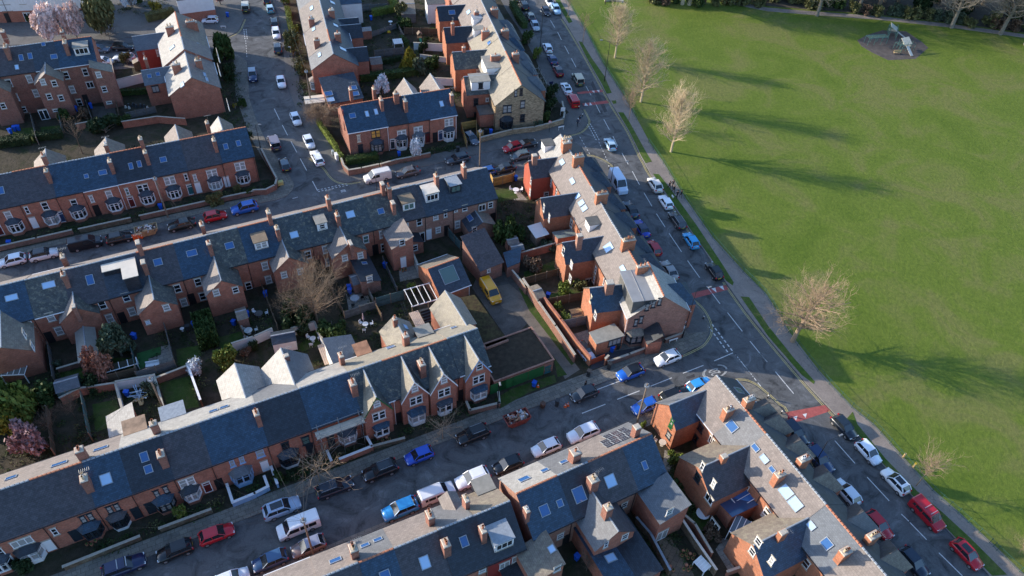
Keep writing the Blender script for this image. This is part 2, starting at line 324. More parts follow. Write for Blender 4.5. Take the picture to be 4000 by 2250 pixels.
# ---- road paint
YEL = mat("yellow_road_paint", (.52, .42, .16), .7, .3, 4, space="World"); WLINE = mat("white_road_paint", (.62, .62, .60), .7, .25, 3, space="World")
REDS = mat("red_surfacing", (.36, .085, .075), .85, .25, 2, space="World"); TAR = mat("dark_tar_patch", (.045, .043, .045), .8, .3, 1, space="World")
def strip(b, pts, wd, z=.004, off=0):
    pts = [Vector(xy(p)) for p in pts]; nrm = []
    for i in range(len(pts)):
        d = (pts[min(i + 1, len(pts) - 1)] - pts[max(i - 1, 0)]).normalized(); nrm.append(Vector((-d.y, d.x)))
    for i in range(len(pts) - 1):
        a, c = pts[i] + nrm[i] * off, pts[i + 1] + nrm[i + 1] * off; na, nc = nrm[i] * wd / 2, nrm[i + 1] * wd / 2
        b.quad((*(a - na), z), (*(c - nc), z), (*(c + nc), z), (*(a + na), z))
def smooth_line(pts, k=3):
    P = [Vector(xy(p)) for p in pts]; out = []
    for i in range(len(P) - 1):
        p0, p1, p2, p3 = P[max(i - 1, 0)], P[i], P[i + 1], P[min(i + 2, len(P) - 1)]
        for j in range(k):
            t = j / k; out.append(.5 * ((2 * p1) + (p2 - p0) * t + (2 * p0 - 5 * p1 + 4 * p2 - p3) * t * t + (3 * p1 - p0 - 3 * p2 + p3) * t ** 3))
    return out + [P[-1]]
dl = MB()
def dyl(pts):
    p = smooth_line(pts)
    for o in (.25, .48): strip(dl, p, .09, .004, o)
dyl(RK[3:14][::-1]); dyl(RK[15:21][::-1]); dyl([V3(8, 132.1), V3(9.1, 132.6), V3(11.3, 133.8), V3(12.6, 135.5), V3(13.4, 138), V3(13.1, 140), V3(12.4, 142.6)][::-1])
dyl([V3(26.3, 89.6), V3(29, 87.4), V3(30.4, 85.3), V3(31, 82.6), V3(30.8, 80.8), V3(30.1, 79.4), V3(29, 78), V3(26.2, 76.1), V3(24.6, 75.2)])
dyl(C2K[:7]); dyl([a2(56.5, 12.4), a2(59, 11.2), a2(60.4, 8.6), a2(60.7, 6)])
dyl([a2(8.6, 31), a2(10.2, 27.1), a2(10.5, 24.5), a2(11.1, 22.4), a2(12.6, 21), a2(15, 20.7)][::-1]); dyl([a2(-2.5, 21), a2(-.3, 20.8), a2(1.7, 21.3), a2(3, 22.6), a2(3.7, 24.2), a2(3.5, 26.8)][::-1][::-1])
dyl([V3(-60.1, 148.1), V3(-61.9, 153.4), V3(-64.8, 156.2), V3(-68, 157.2)]); dyl([V3(-69.5, 163.8), V3(-68.2, 166), V3(-67.9, 168), V3(-68.4, 173.2)][::-1])
struct(dl.build("double_yellow_lines", YEL))
wl = MB()
def seg(c, r, x0, y0, x1, y1, wd=.12): strip(wl, [GT(c, r, x0, y0), GT(c, r, x1, y1)], wd)
for a in [(2,0,362,190,403,260),(2,0,430,303,466,375),(2,0,497,433,537,508),(2,0,560,550,603,632),(2,0,697,812,746,898),(2,0,778,958,832,1065),(2,0,866,1125,918,1223),(2,0,952,1285,998,1380),
          (2,1,1037,115,1096,222),(2,1,1135,288,1203,415),(2,1,1245,490,1320,617),(2,1,1362,687,1444,814),(2,1,1481,872,1600,1048),(2,1,1656,1130,1770,1290),(2,2,1838,45,1963,210),(2,2,2033,292,2173,470),(2,2,2245,562,2405,758),
          (3,3,630,172,820,386),(3,3,935,516,1143,740),(3,3,1258,865,1328,932),(3,3,1338,944,1495,1105),(3,3,1612,1230,1835,1449),
          (2,2,660,1243,880,1157),(2,2,992,1111,1203,1030),(2,2,1307,987,1508,907),(2,2,1612,865,1806,790),(2,2,1908,748,2085,672),(2,2,805,1018,1020,937),
          (1,0,172,1025,222,1128),(1,0,248,1180,298,1276),(1,0,330,1335,386,1438),(1,1,417,168,478,280),(1,1,532,380,580,470)]: seg(*a)
for a in [(3100/1,1),]: pass
def sq(x, y): return ((2700 + x / 6.0375), (1380 + y / 6.0375))
for x0, y0, x1, y1 in [(1045,30,1108,108),(1142,152,1212,238),(1245,285,1318,370),(1355,418,1425,505),(1465,558,1532,642),(1570,692,1642,778),(1620,0,1795,205),(1988,435,2225,725),(2235,735,2415,950)]:
    strip(wl, [G(sq(x0, y0)), G(sq(x1, y1))], .12)
for L_ in ([(1887,402),(1930,450),(1975,515),(2010,565),(2045,610),(2090,668)],):
    for o in (0, .8):
        P = [GT(2,2,x,y) for x, y in L_]; A, Bv = P[0], P[-1]; d = (Bv - A); n_ = Vector((-d.y, d.x, 0)).normalized(); N = 7
        for k in range(N): strip(wl, [A + d * (k / N) - n_ * o, A + d * ((k + .6) / N) - n_ * o], .2)
for A, Bv, N, o2 in ((T(2,0,712,1170), T(2,0,800,1330), 8, .6), (T(1,1,585,480), T(1,1,880,415), 9, .5), (T(0,0,2300,275), T(0,0,2312,375), 6, .5)):
    A, Bv = G(A), G(Bv); d = Bv - A; n_ = Vector((-d.y, d.x, 0)).normalized()
    for o in (0, o2):
        for k in range(N): strip(wl, [A + d * (k / N) + n_ * o, A + d * ((k + .55) / N) + n_ * o], .16)
for A, Bv, N in ((T(2,2,2110,690), T(2,2,2300,930), 6), (T(2,0,640,1290), T(2,0,760,1500), 7), (T(2,0,820,1340), T(2,0,905,1530), 7), (T(0,0,2318,380), T(0,0,2330,550), 7)):
    A, Bv = G(A), G(Bv); d = Bv - A
    for k in range(N): strip(wl, [A + d * (k / N), A + d * ((k + .5) / N)], .1)
seg(1,1,345,545,395,530,.1); seg(1,1,365,540,372,540,.1)
struct(wl.build("white_road_markings", WLINE))
# painted 20 roundel on the lower street
def text_on_ground(name, txt, loc, rz, size, mt, sx=1, sy=1, parent=None):
    cu = bpy.data.curves.new("t", 'FONT'); cu.body = txt; cu.size = size; cu.align_x = 'CENTER'; cu.align_y = 'CENTER'; cu.offset = .02 * size
    o = bpy.data.objects.new("t", cu); col.objects.link(o); dg = bpy.context.evaluated_depsgraph_get()
    me = bpy.data.meshes.new_from_object(o.evaluated_get(dg)); bpy.data.objects.remove(o)
    me.materials.clear(); me.materials.append(mt)
    ob = put(name, me, parent, loc, rz); ob.scale = (sx, sy, 1); return ob
cc = G(sq(560, 435)); ax = FA3.a
rd = MB(); N = 40
for k in range(N):
    t0, t1 = 2 * math.pi * k / N, 2 * math.pi * (k + 1) / N
    if 5 < k < 13 or 35 < k < 38: continue
    f = lambda t, q: cc + FA3.u * (math.cos(t) * 2.15 * q) + FA3.n * (math.sin(t) * 1.15 * q) + Vector((0, 0, .006))
    wi = .80 if 12 < k < 36 else .86
    rd.quad(f(t0, wi), f(t0, 1.0), f(t1, 1.0), f(t1, wi))
WORN = mat("worn_road_paint", (.33, .33, .31), .75, .45, 3, space="World"); struct(rd.build("roundel_road_marking", WORN))
struct(text_on_ground("speed_number_marking", "20", cc + Vector((0, 0, .006)), ax + R(90), 1.35, WORN, .8, 1.7))
c3 = G((1180 + 1300 / 8.05, 650 + 770 / 8.05)); struct(text_on_ground("speed_number_marking", "20", c3 + Vector((0, 0, .006)), FA2.a + R(90), 1.0, WLINE, .7, 1.2))
# speed table surfacing with white triangles
rs = MB(); tr = MB()
def rquad(pts): rs.quad(*[tuple(G(p, .003)) for p in pts])
def z4(x, y): return (2100 + x / 4.025, 200 + y / 4.025)
def ccw(ps):
    A = sum(ps[i][0] * ps[(i + 1) % len(ps)][1] - ps[(i + 1) % len(ps)][0] * ps[i][1] for i in range(len(ps))); return ps if A > 0 else ps[::-1]
for q in ([z4(612,645),z4(1010,603),z4(1035,640),z4(640,672)], [z4(700,822),z4(1095,775),z4(1125,815),z4(730,862)], [T(2,2,1640,122),T(2,2,2022,30),T(2,2,2042,75),T(2,2,1690,165)],
          [(3045,1615),(3222,1582),(3245,1605),(3095,1655)]):
    rs.quad(*ccw([tuple(G(p, .004)) for p in q]))
for q in ([z4(848,622),z4(893,620),z4(893,655)], [z4(925,613),z4(970,610),z4(970,648)], [z4(735,858),z4(795,855),z4(750,808)], [z4(815,850),z4(860,848),z4(822,802)],
          [T(2,2,1882,66),T(2,2,1918,57),T(2,2,1930,103)], [T(2,2,1952,47),T(2,2,1988,38),T(2,2,2003,82)], [(3098,1628),(3115,1624),(3110,1642)], [(3135,1618),(3152,1614),(3147,1632)]):
    tr.quad(*ccw([tuple(G(p, .008)) for p in q]))
struct(rs.build("speed_table_surfacing", REDS)); struct(tr.build("speed_table_markings", WLINE))
# darker resurfaced bands and patches on the carriageways
pt = MB()
for q in ([T(2,0,760,760),T(2,0,800,840),T(2,0,900,1050),T(2,0,870,1060),T(2,0,745,800)], [T(2,2,1040,1090),T(2,2,1120,1070),T(2,2,1260,1070),T(2,2,1250,1160),T(2,2,1150,1110)], [T(2,2,1640,900),T(2,2,1720,870),T(2,2,1725,900),T(2,2,1660,920)]):
    pt.quad(*ccw([tuple(G(p, .002)) for p in q]))
struct(pt.build("road_patches", TAR))
# ================================================================== HOUSES
ROOT = {}
def root_m(o): return ROOT[o.name]
def mk_root(name, label, cat, loc, rz, group=None):
    o = thing(name, label, cat, loc, rz, group); ROOT[o.name] = Matrix.Translation(loc) @ Matrix.Rotation(rz, 4, 'Z'); return o
def place(root, me, name, Mw, parent=None, Mp=None):
    """object with world matrix Mw, child of root (or of a part whose world matrix is Mp)"""
    o = bpy.data.objects.new(name, me); col.objects.link(o); o.parent = parent or root
    o.matrix_local = (Mp if Mp is not None else root_m(root)).inverted() @ Mw; return o
def wallM(P, N, off=0.0):
    rz = math.atan2(N.x, -N.y); return Matrix.Translation(P + N * off) @ Matrix.Rotation(rz, 4, 'Z')
def hit(px, P0, N):
    d = ray(*px); o = Vector((0, 0, CAM_H)); t = (P0 - o).dot(N) / d.dot(N); return o + d * t
FRM = dict(w=UPVC, k=DKFRAME, g=GREENP, b=PAINT_BLUE, r=mat("dark_red_paint", (.12, .015, .015), .5, .1), c=mat("cream_paint", (.6, .55, .42), .6, .08), n=mat("navy_paint", (.02, .05, .12), .5, .1), t=mat("teal_paint", (.02, .12, .13), .5, .1), y=TIMBER_NEW)
WK = dict(s=(.95, 1.5), n=(.58, 1.35), d=(1.75, 1.55), t=(2.1, 1.25), q=(.62, .7), l=(1.3, 1.3), D=(.95, 2.15), F=(1.6, 2.1), P=(1.05, 2.25), G=(2.3, 2.1), h=(1.0, .45), v=(.9, 1.15))
WM = {}
def win_mesh(k, c):
    if (k, c) in WM: return WM[(k, c)]
    w, h = WK[k]; f = MB(); fr = .09; x0, x1, z0, z1 = -w / 2, w / 2, -h / 2, h / 2
    for a in ((x0, x1, z0, z0 + fr), (x0, x1, z1 - fr, z1), (x0, x0 + fr, z0 + fr, z1 - fr), (x1 - fr, x1, z0 + fr, z1 - fr)):
        f.box(a[0], a[1], -.06, .02, a[2], a[3])
    if k in 'snvq': f.box(x0 + fr, x1 - fr, -.05, .0, -.035, .035)
    if k == 'd':
        f.box(-.10, .10, -.06, .02, z0 + fr, z1 - fr)
        for s in (-1, 1): f.box(min(s * .10, s * (w / 2 - fr)), max(s * .10, s * (w / 2 - fr)), -.05, .0, .05, .12)
    if k == 't':
        for x in (-.36, .36): f.box(x - .04, x + .04, -.06, .0, z0 + fr, z1 - fr)
    if k == 'l': f.box(-.04, .04, -.06, 0, z0 + fr, z1 - fr)
    if k in 'FG': f.box(-.06, .06, -.06, 0, z0 + fr, z1 - fr)
    if k == 'D': f.box(x0 + fr, x1 - fr, -.05, 0, z1 - .5, z1 - .42)
    if k not in 'DFPG':
        f.box(x0 - .1, x1 + .1, -.12, .02, z0 - .14, z0 - .003, 1); f.box(x0 - .1, x1 + .1, -.035, .02, z1 + .003, z1 + .2, 1)
    else: f.box(x0 - .05, x1 + .05, -.04, .02, z1 + .003, z1 + .2, 1)
    p = MB(); p.box(x0 + fr * .8, x1 - fr * .8, -.022, .01, z0 + fr * .8, z1 - fr * .8)
    WM[(k, c)] = (f.mesh("window_" + k, [FRM[c], STONE if c == 'w' else FRM.get(c)]), p.mesh("pane_" + k, GL['d']))
    return WM[(k, c)]
def win(root, px, P0, N, k, c='w', g=None):
    P = hit(px, P0, N); M = wallM(P, N); fm, pm = win_mesh(k, c)
    if k in 'DFPG': M.translation.z = .12 + WK[k][1] / 2 + (.25 if k == 'D' else 0)
    nm = {'D': 'door', 'F': 'french_door', 'P': 'opening_shade_panel', 'G': 'patio_door'}.get(k, 'window')
    if k == 'P':
        b = MB(); b.box(-.5, .5, -.02, .01, -1.12, 1.12); me = WM.setdefault('P', b.mesh("passage", BLACK)); return place(root, me, nm, M)  # black sheet on the wall stands for the shade inside the opening
    o = place(root, fm, nm, M)
    q = place(root, pm, 'door_panel' if k == 'D' else 'pane', M, o, M)
    gg = g or (rnd.choice('ddddcc') if k not in 'D' else None)
    mt = GL[gg] if gg in GL else None
    if k == 'D': mt = {'w': UPVC, 'k': DKFRAME}.get(c, FRM.get(c)) if g is None else FRM.get(g, DKFRAME)
    if k == 'D' and c == 'w' and g is None: mt = rnd.choice((DKFRAME, FRM['n'], FRM['r'], UPVC))
    if mt is not GL['d']: q.material_slots[0].link = 'OBJECT'; q.material_slots[0].material = mt
    return o
SKM = {}
def skylight(root, px, P0, N, w=.8, h=1.1, g='b', name='rooflight'):
    P = hit(px, P0, N); tx = Vector((0, 0, 1)).cross(N).normalized(); ty = N.cross(tx)
    M = Matrix((tx, ty, N)).transposed().to_4x4(); M.translation = P
    key = (w, h)
    if key not in SKM:
        f = MB(); x, y = w / 2, h / 2
        for a in ((-x, x, -y, -y + .08), (-x, x, y - .08, y), (-x, -x + .08, -y + .08, y - .08), (x - .08, x, -y + .08, y - .08)): f.box(a[0], a[1], a[2], a[3], -.05, .12)
        p = MB(); p.box(-x + .07, x - .07, -y + .07, y - .07, -.05, .09)
        SKM[key] = (f.mesh("rooflight", LEAD), p.mesh("rooflight_pane", GL['b']))
    o = place(root, SKM[key][0], name, M); q = place(root, SKM[key][1], 'pane', M, o, M)
    if g != 'b': q.material_slots[0].link = 'OBJECT'; q.material_slots[0].material = GL[g]
    return o
def chimney(root, px, zt=10.3, zb=6.5, a=.62, b=1.0, pots=2, mt=None, rz=None, cap=CAPM, potm=None):
    P = G(px, zt); rz = rz if rz is not None else root.rotation_euler[2]
    M = Matrix.Translation((P.x, P.y, 0)) @ Matrix.Rotation(rz, 4, 'Z')
    m = MB(); m.box(-a / 2, a / 2, -b / 2, b / 2, zb, zt - .3); m.box(-a / 2 - .06, a / 2 + .06, -b / 2 - .06, b / 2 + .06, zt - .3, zt - .14)
    m.box(-a / 2 - .02, a / 2 + .02, -b / 2 - .02, b / 2 + .02, zt - .14, zt, 1, top=.06)
    c = place(root, m.mesh("chimney", [mt or BRICK_DARK, cap]), 'chimney', M)
    for k in range(pots):
        y = (-b / 2 + .2 + (b - .4) * (k + .5) / pots) if b >= a else 0; x = 0 if b >= a else (-a / 2 + .2 + (a - .4) * (k + .5) / pots)
        if pots == 1: x = y = 0
        hh = rnd.choice((.35, .5, .6)); pm = potm or rnd.choice((TERRA, TERRA, BUFF, WHITEP if rnd.random() < .4 else BUFF))
        q = MB(); q.cyl((x, y, zt - .02), (x, y, zt + hh), .13, .11, 8); q.cyl((x, y, zt + hh - .08), (x, y, zt + hh), .15, .15, 8)
        place(root, q.mesh("chimney_pot", pm), 'chimney_pot', M, c, M)
    if rnd.random() < .3:
        q = MB(); x = a / 2; q.cyl((x, 0, zt - .5), (x, 0, zt + 1.3), .02, n=4); q.cyl((x - .5, 0, zt + 1.25), (x + .7, 0, zt + 1.25), .015, n=4)
        for k in range(6): q.cyl((x - .45 + k * .2, -.25, zt + 1.25), (x - .45 + k * .2, .25, zt + 1.25), .01, n=3)
        place(root, q.mesh("aerial", STEEL), 'aerial', M)
    return c
def bay(root, px, P0, N, c='w', w=2.3, dep=.75, canopy='d', base=None, two=False):
    P = hit(px, P0 + N * dep * .8, N); M = wallM(P - N * dep * .8, N); M.translation.z = .1
    k = ('bay', c, w, dep, canopy, id(base))
    x, i = w / 2, w / 2 - .5; z0, z1 = .75, 2.45
    if k not in WM:
        poly = [(-x, .05), (-i, -dep), (i, -dep), (x, .05)]
        f = MB(); f.prism(poly, 0, z0, 1); g2 = MB(); gp = [(-x + .07, .05), (-i + .05, -dep + .07), (i - .05, -dep + .07), (x - .07, .05)]
        g2.prism(gp, z0 + .003, z1 - .003)
        up = [(-x - .05, .05), (-i - .03, -dep - .06), (i + .03, -dep - .06), (x + .05, .05)]
        f.prism(up, z0 - .12, z0 + .1); f.prism(up, z1 - .2, z1 + .05)
        for (ax_, ay), (bx, by) in zip(poly[:-1], poly[1:]):
            L_ = math.hypot(bx - ax_, by - ay); n = 2 if L_ > 1 else 1
            for t in [j / n for j in range(n + 1)]:
                px_, py = ax_ + (bx - ax_) * t, ay + (by - ay) * t; f.box(px_ - .085, px_ + .085, py - .085, py + .085, z0 + .1, z1 - .12)
            a = Vector((ax_, ay, z0 + 1.1)); b_ = Vector((bx, by, z0 + 1.1)); f.cyl(a, b_, .04, n=4)
        r = MB(); e = .22
        A, B_, C, D = (-x - e, .0, z1 + .05), (-i - e * .6, -dep - e, z1 + .05), (i + e * .6, -dep - e, z1 + .05), (x + e, .0, z1 + .05)
        E2, F2 = (-i + .25, .0, z1 + .75), (i - .25, .0, z1 + .75)
        r.tri(A, B_, E2, .06); r.slab(B_, C, F2, E2, .06); r.tri(C, D, F2, .06)
        WM[k] = (f.mesh("bay", [FRM[c], base or (RENDER if rnd.random() < .35 else BRICK)]), g2.mesh("bay_glass", GL['d']), r.mesh("bay_canopy", SL[canopy]))
    f, g2, r = WM[k]
    o = place(root, f, 'bay_window', M); q = place(root, g2, 'pane', M, o, M); place(root, r, 'bay_roof', M, o, M)
    if rnd.random() < .3: q.material_slots[0].link = 'OBJECT'; q.material_slots[0].material = GL['c']
    return o
class Row:
    def __init__(s, fr, dn, df, he, hr, ov=.25, group=None, h0=.1, chm=BRICK_DARK):
        s.fr, s.dn, s.df, s.he, s.hr, s.ov, s.group, s.H, s.h0, s.chm = fr, dn, df, he, hr, ov, group, [], h0, chm
        s.sn = (hr - he) / dn; s.sf = (hr - he) / (df - dn)
        s.Nn = (-s.fr.n * s.sn + Vector((0, 0, 1))).normalized(); s.Nf = (s.fr.n * s.sf + Vector((0, 0, 1))).normalized()
    def house(s, u0, u1, label, wall=BRICK, near='d', far='p', name="terraced_house", cat="house", dz=None, ew=False, split=None, farov=None):
        um, nm = (u0 + u1) / 2, s.df / 2; dz = rnd.uniform(-.07, .07) if dz is None else dz
        r = mk_root(name, label, cat, s.fr.W(um, nm, 0), s.fr.a, s.group); g = .004
        x0, x1 = u0 - um + g, u1 - um - g; y0, yr, y1 = s.ov - nm, s.dn - nm, s.df - s.ov - nm; he, hr = s.he + dz, s.hr + dz
        zb = he + s.sn * s.ov - .06; zf = he + s.sf * s.ov - .06
        b = MB(); A = [(x0, y0, -.1), (x1, y0, -.1), (x1, y1, -.1), (x0, y1, -.1), (x0, y0, zb), (x1, y0, zb), (x1, yr, hr - .06), (x1, y1, zf), (x0, y1, zf), (x0, yr, hr - .06)]
        i = len(b.v); b.v += A
        for f in ((0, 1, 5, 4), (1, 2, 7, 6, 5), (2, 3, 8, 7), (3, 0, 4, 9, 8), (4, 5, 6, 9), (6, 7, 8, 9)): b.f.append(f); b.m.append(0)
        wo = b.build("wall", wall, r)
        e = .12 if ew else 0
        rf = MB(); X0, X1 = x0 - g - (e if ew in (True, 'W') else 0), x1 + g + (e if ew in (True, 'E') else 0); Y0, Y1 = -nm, s.df - nm
        rf.slab((X0, Y0, he), (X1, Y0, he), (X1, yr, hr), (X0, yr, hr), .055, 0); rf.slab((X1, Y1, he), (X0, Y1, he), (X0, yr, hr), (X1, yr, hr), .055, 1)
        n = max(2, int((X1 - X0) / .45))
        for k in range(n):
            a, c = X0 + (X1 - X0) * k / n, X0 + (X1 - X0) * (k + .92) / n; rf.box(a, c, yr - .13, yr + .13, hr - .03, hr + .07, 2, top=.05)
        ro = rf.build("roof", [SL[near], SL[far], TERRA if rnd.random() < .4 else LEAD], r)
        gm = BLACK if rnd.random() < .75 else UPVC
        gt = MB(); gt.box(X0, X1, Y0 - .1, Y0 - .005, he - .13, he - .02); gt.build("gutter", gm, r)
        gt = MB(); gt.box(X0, X1, Y1 + .005, Y1 + .1, he - .13, he - .02); gt.build("gutter", gm, r)
        gt = MB(); gt.cyl((x1 - .15, y0 - .08, .1), (x1 - .15, y0 - .08, he - .1), .045, n=6); gt.build("downpipe", gm, r)
        s.H.append((u0, u1, r, dz)); return r
    def at(s, u):
        best = min(s.H, key=lambda h: 0 if h[0] <= u <= h[1] else min(abs(u - h[0]), abs(u - h[1]))); return best
    def planeN(s, off=0): return s.fr.W(0, s.ov - off, 0), -s.fr.n
    def planeF(s, off=0): return s.fr.W(0, s.df - s.ov + off, 0), s.fr.n
    def roofN(s): return s.fr.W(0, 0, s.he), s.Nn
    def roofF(s): return s.fr.W(0, s.df, s.he), s.Nf
    def rootat(s, px, pl): P = hit(px, *pl); return s.at(s.fr.L(P)[0])
    def wins(s, c, r, items, side='N'):
        pl = dict(N=s.planeN(), F=s.planeF(), E=(s.fr.W(s.H[-1][1], 0, 0), s.fr.u), W=(s.fr.W(s.H[0][0], 0, 0), -s.fr.u))[side]
        for it in items:
            px = T(c, r, it[0], it[1]); h = s.H[-1] if side == 'E' else s.H[0] if side == 'W' else s.rootat(px, pl)
            win(h[2], px, pl[0], pl[1], it[2], *(it[3:]))
    def bays(s, c, r, items, **kw):
        pl = s.planeN()
        for it in items:
            px = T(c, r, it[0], it[1]); h = s.rootat(px, pl); bay(h[2], px, pl[0], pl[1], *(it[2:]), **kw)
    def skies(s, c, r, items, side='N'):
        pl = s.roofN() if side == 'N' else s.roofF()
        for it in items:
            px = T(c, r, it[0], it[1]); h = s.rootat(px, pl); skylight(h[2], px, pl[0] + Vector((0, 0, h[3])), pl[1], *(it[2:]))
    def chims(s, c, r, items):
        """(x, y of top centre, top height, pots[, a, b])"""
        for it in items:
            px = T(c, r, it[0], it[1]); best = None; tg = 1.75 if -80 < math.degrees(s.fr.a) < -50 else 2.1
            for k in range(60):
                zt = s.hr - 1.6 + k * .08; u, n, _ = s.fr.L(G(px, zt)); n = min(max(n, .3), s.df - .3); zr = s.he + s.sn * n if n < s.dn else s.he + s.sf * (s.df - n); e = abs(zt - zr - tg)
                if best is None or e < best[0]: best = (e, zt, u, zr - .5)
            _, zt, u, zr = best; h = s.at(u); it = (it[0], it[1], zt) + tuple(it[3:])
            a, b = (it[4], it[5]) if len(it) > 5 else (.6, 1.05)
            chimney(h[2], px, it[2], min(zr, it[2] - .8), a, b, it[3], s.chm)
    def dormer(s, c, r, x, y, w=1.6, h=1.3, side='N', k='l', fc='w', top=FELT, cheek=None, g=None, peak=False):
        """x, y: middle of the foot of its front face on the slates"""
        px = T(c, r, x, y); pl = s.roofN() if side == 'N' else s.roofF(); P = hit(px, *pl); u, n, z = s.fr.L(P); hs = s.at(u)
        root = hs[2]; sl = s.sn if side == 'N' else s.sf; sg = 1 if side == 'N' else -1
        rz = s.fr.a if side == 'N' else s.fr.a + math.pi; M = Matrix.Translation(P) @ Matrix.Rotation(rz, 4, 'Z'); d = h / sl
        b = MB(); i = w / 2; ck = 1
        b.v += [(-i, 0, -.05), (i, 0, -.05), (-i, 0, h), (i, 0, h), (-i, d, h), (i, d, h)]
        b.f += [(0, 1, 3, 2), (1, 5, 3), (0, 2, 4), (0, 4, 5, 1), (2, 3, 5, 4)]; b.m += [0, 1, 1, 1, 1]
        o = place(root, b.mesh("dormer", [FRM.get(fc, UPVC), cheek or SL['k']]), 'dormer', M)
        t = MB()
        if peak:
            t.slab((-i - .15, -.2, h - .05), (0, -.2, h + w * .4), (0, d + w * .4 / sl, h + w * .4), (-i - .15, d, h - .05), .06); t.slab((i + .15, d, h - .05), (0, d + w * .4 / sl, h + w * .4), (0, -.2, h + w * .4), (i + .15, -.2, h - .05), .06)
            t.tri((-i, -.02, h), (i, -.02, h), (0, -.02, h + w * .38), .04)
        else: t.box(-i - .12, i + .12, -.15, d + .02, h + .004, h + .1)
        place(root, t.mesh("dormer_roof", top), 'dormer_roof', M, o, M)
        if k:
            N = -s.fr.n * sg; fm, pm = win_mesh(k, fc if fc in FRM else 'w'); Mw = wallM(P + Vector((0, 0, h * .52)), N, .03)
            wo = place(root, fm, 'window', Mw, o, M)
            sx = min(1.0, (w - .12) / (WK[k][0] + .2)) if w < WK[k][0] + .3 else (w - .3) / WK[k][0] if k in 'tl' else 1; wo.scale = (sx, 1, min(1, (h - .2) / (WK[k][1] + .35)))
            q = place(root, pm, 'pane', Mw, o, M); q.scale = wo.scale
            if g: q.material_slots[0].link = 'OBJECT'; q.material_slots[0].material = GL[g]
        return o
    def wing(s, px, zr=6.7, ze=4.7, hw=2.3, side='N', kind='gable', wall=None, near='p', right=None, L=None, root=None, barge=None, chim=None, name='rear_wing', zroof=None, base=-.1):
        """block at right angles to the row; px = top of its outer gable at height zr"""
        P = G(px, zr); u, n, _ = s.fr.L(P); sg = 1 if side == 'N' else -1
        L = L if L is not None else max(.2, (-n if side == 'N' else n - s.df))
        h = s.at(u); root = root or h[2]
        O = s.fr.W(u, 0 if side == 'N' else s.df, 0); rz = s.fr.a if side == 'N' else s.fr.a + math.pi
        M = Matrix.Translation(O) @ Matrix.Rotation(rz, 4, 'Z'); sl = s.sn if side == 'N' else s.sf
        wall = wall or BRICK; b = MB(); y0, y1 = -L, s.ov + .05; yi = max(.3, (zr - s.he) / sl + .1) if zr > s.he else .35
        zl = zrr = ze
        if kind == 'monoL': zl, zrr = ze, zr       # low on the left
        if kind == 'monoR': zl, zrr = zr, ze
        if kind in ('gable', 'hip'):
            A = [(-hw, y0, base), (hw, y0, base), (hw, y1, base), (-hw, y1, base), (-hw, y0, ze - .05), (hw, y0, ze - .05), (hw, y1, ze - .05), (-hw, y1, ze - .05), (0, y0, zr - .06), (0, y1, zr - .06)]
            if kind == 'gable': F = [(0, 1, 5, 8, 4), (1, 2, 6, 5), (3, 0, 4, 7), (2, 3, 7, 9, 6)]
            else: F = [(0, 1, 5, 4), (1, 2, 6, 5), (3, 0, 4, 7), (2, 3, 7, 9, 6)]
            b.v += A; b.f += F; b.m += [0] * len(F)
        else:
            b.v += [(-hw, y0, base), (hw, y0, base), (hw, y1, base), (-hw, y1, base), (-hw, y0, zl - .05), (hw, y0, zrr - .05), (hw, y1, zrr - .05), (-hw, y1, zl - .05)]
            b.f += [(0, 1, 5, 4), (1, 2, 6, 5), (3, 0, 4, 7), (2, 3, 7, 6)]; b.m += [0] * 4
        w = place(root, b.mesh("wing", wall), name, M)
        t = MB(); e = .15; m2 = right or near; es = e * (zr - ze) / hw
        if kind == 'gable':
            t.slab((-hw - e, y0 - e, ze - es), (0, y0 - e, zr), (0, yi, zr), (-hw - e, .35, ze - es), .06, 0)
            t.slab((hw + e, .35, ze - es), (0, yi, zr), (0, y0 - e, zr), (hw + e, y0 - e, ze - es), .06, 1)
            t.box(-.1, .1, y0 - e, yi, zr - .01, zr + .07, 2, top=.04)
        elif kind == 'hip':
            yh = y0 + hw * .9
            t.slab((-hw - e, y0 - e, ze - es), (0, yh, zr), (0, yi, zr), (-hw - e, .35, ze - es), .06, 0); t.slab((hw + e, .35, ze - es), (0, yi, zr), (0, yh, zr), (hw + e, y0 - e, ze - es), .06, 1)
            t.tri((-hw - e, y0 - e, ze - es), (hw + e, y0 - e, ze - es), (0, yh, zr), .06, 1)
        elif kind == 'flat': t.box(-hw - .1, hw + .1, y0 - .1, .2, ze - .05, ze + .1)
        else:
            es2 = e * (zr - ze) / (2 * hw); a, c = (zl, zrr)
            da = -es2 if a < c else es2
            t.slab((-hw - e, y0 - e, a + da), (hw + e, y0 - e, c - da), (hw + e, .35, c - da), (-hw - e, .35, a + da), .06, 0)
        place(root, t.mesh("wing_roof", [SL[near] if isinstance(near, str) else near, SL[m2] if isinstance(m2, str) else m2, LEAD]), 'wing_roof', M, w, M)  # near and right slates differ mostly by sun: lit slope coloured paler
        if barge:
            t = MB()
            for sx in (-1, 1):
                a, c = Vector((sx * (hw + e), y0 - e - .05, ze - es)), Vector((0, y0 - e - .05, zr)); t.quad(a + Vector((0, 0, .08)), a - Vector((0, 0, .22)), c - Vector((0, 0, .22)), c + Vector((0, 0, .08))); t.quad(c + Vector((0, .04, .08)), c + Vector((0, .04, -.22)), a + Vector((0, .04, -.22)), a + Vector((0, .04, .08)))
            place(root, t.mesh("bargeboard", barge), 'bargeboard', M, w, M)
        R3 = M.to_3x3()
        pls = dict(f=(M @ Vector((0, y0, 0)), R3 @ Vector((0, -1, 0))), l=(M @ Vector((-hw, 0, 0)), R3 @ Vector((-1, 0, 0))), r=(M @ Vector((hw, 0, 0)), R3 @ Vector((1, 0, 0))))
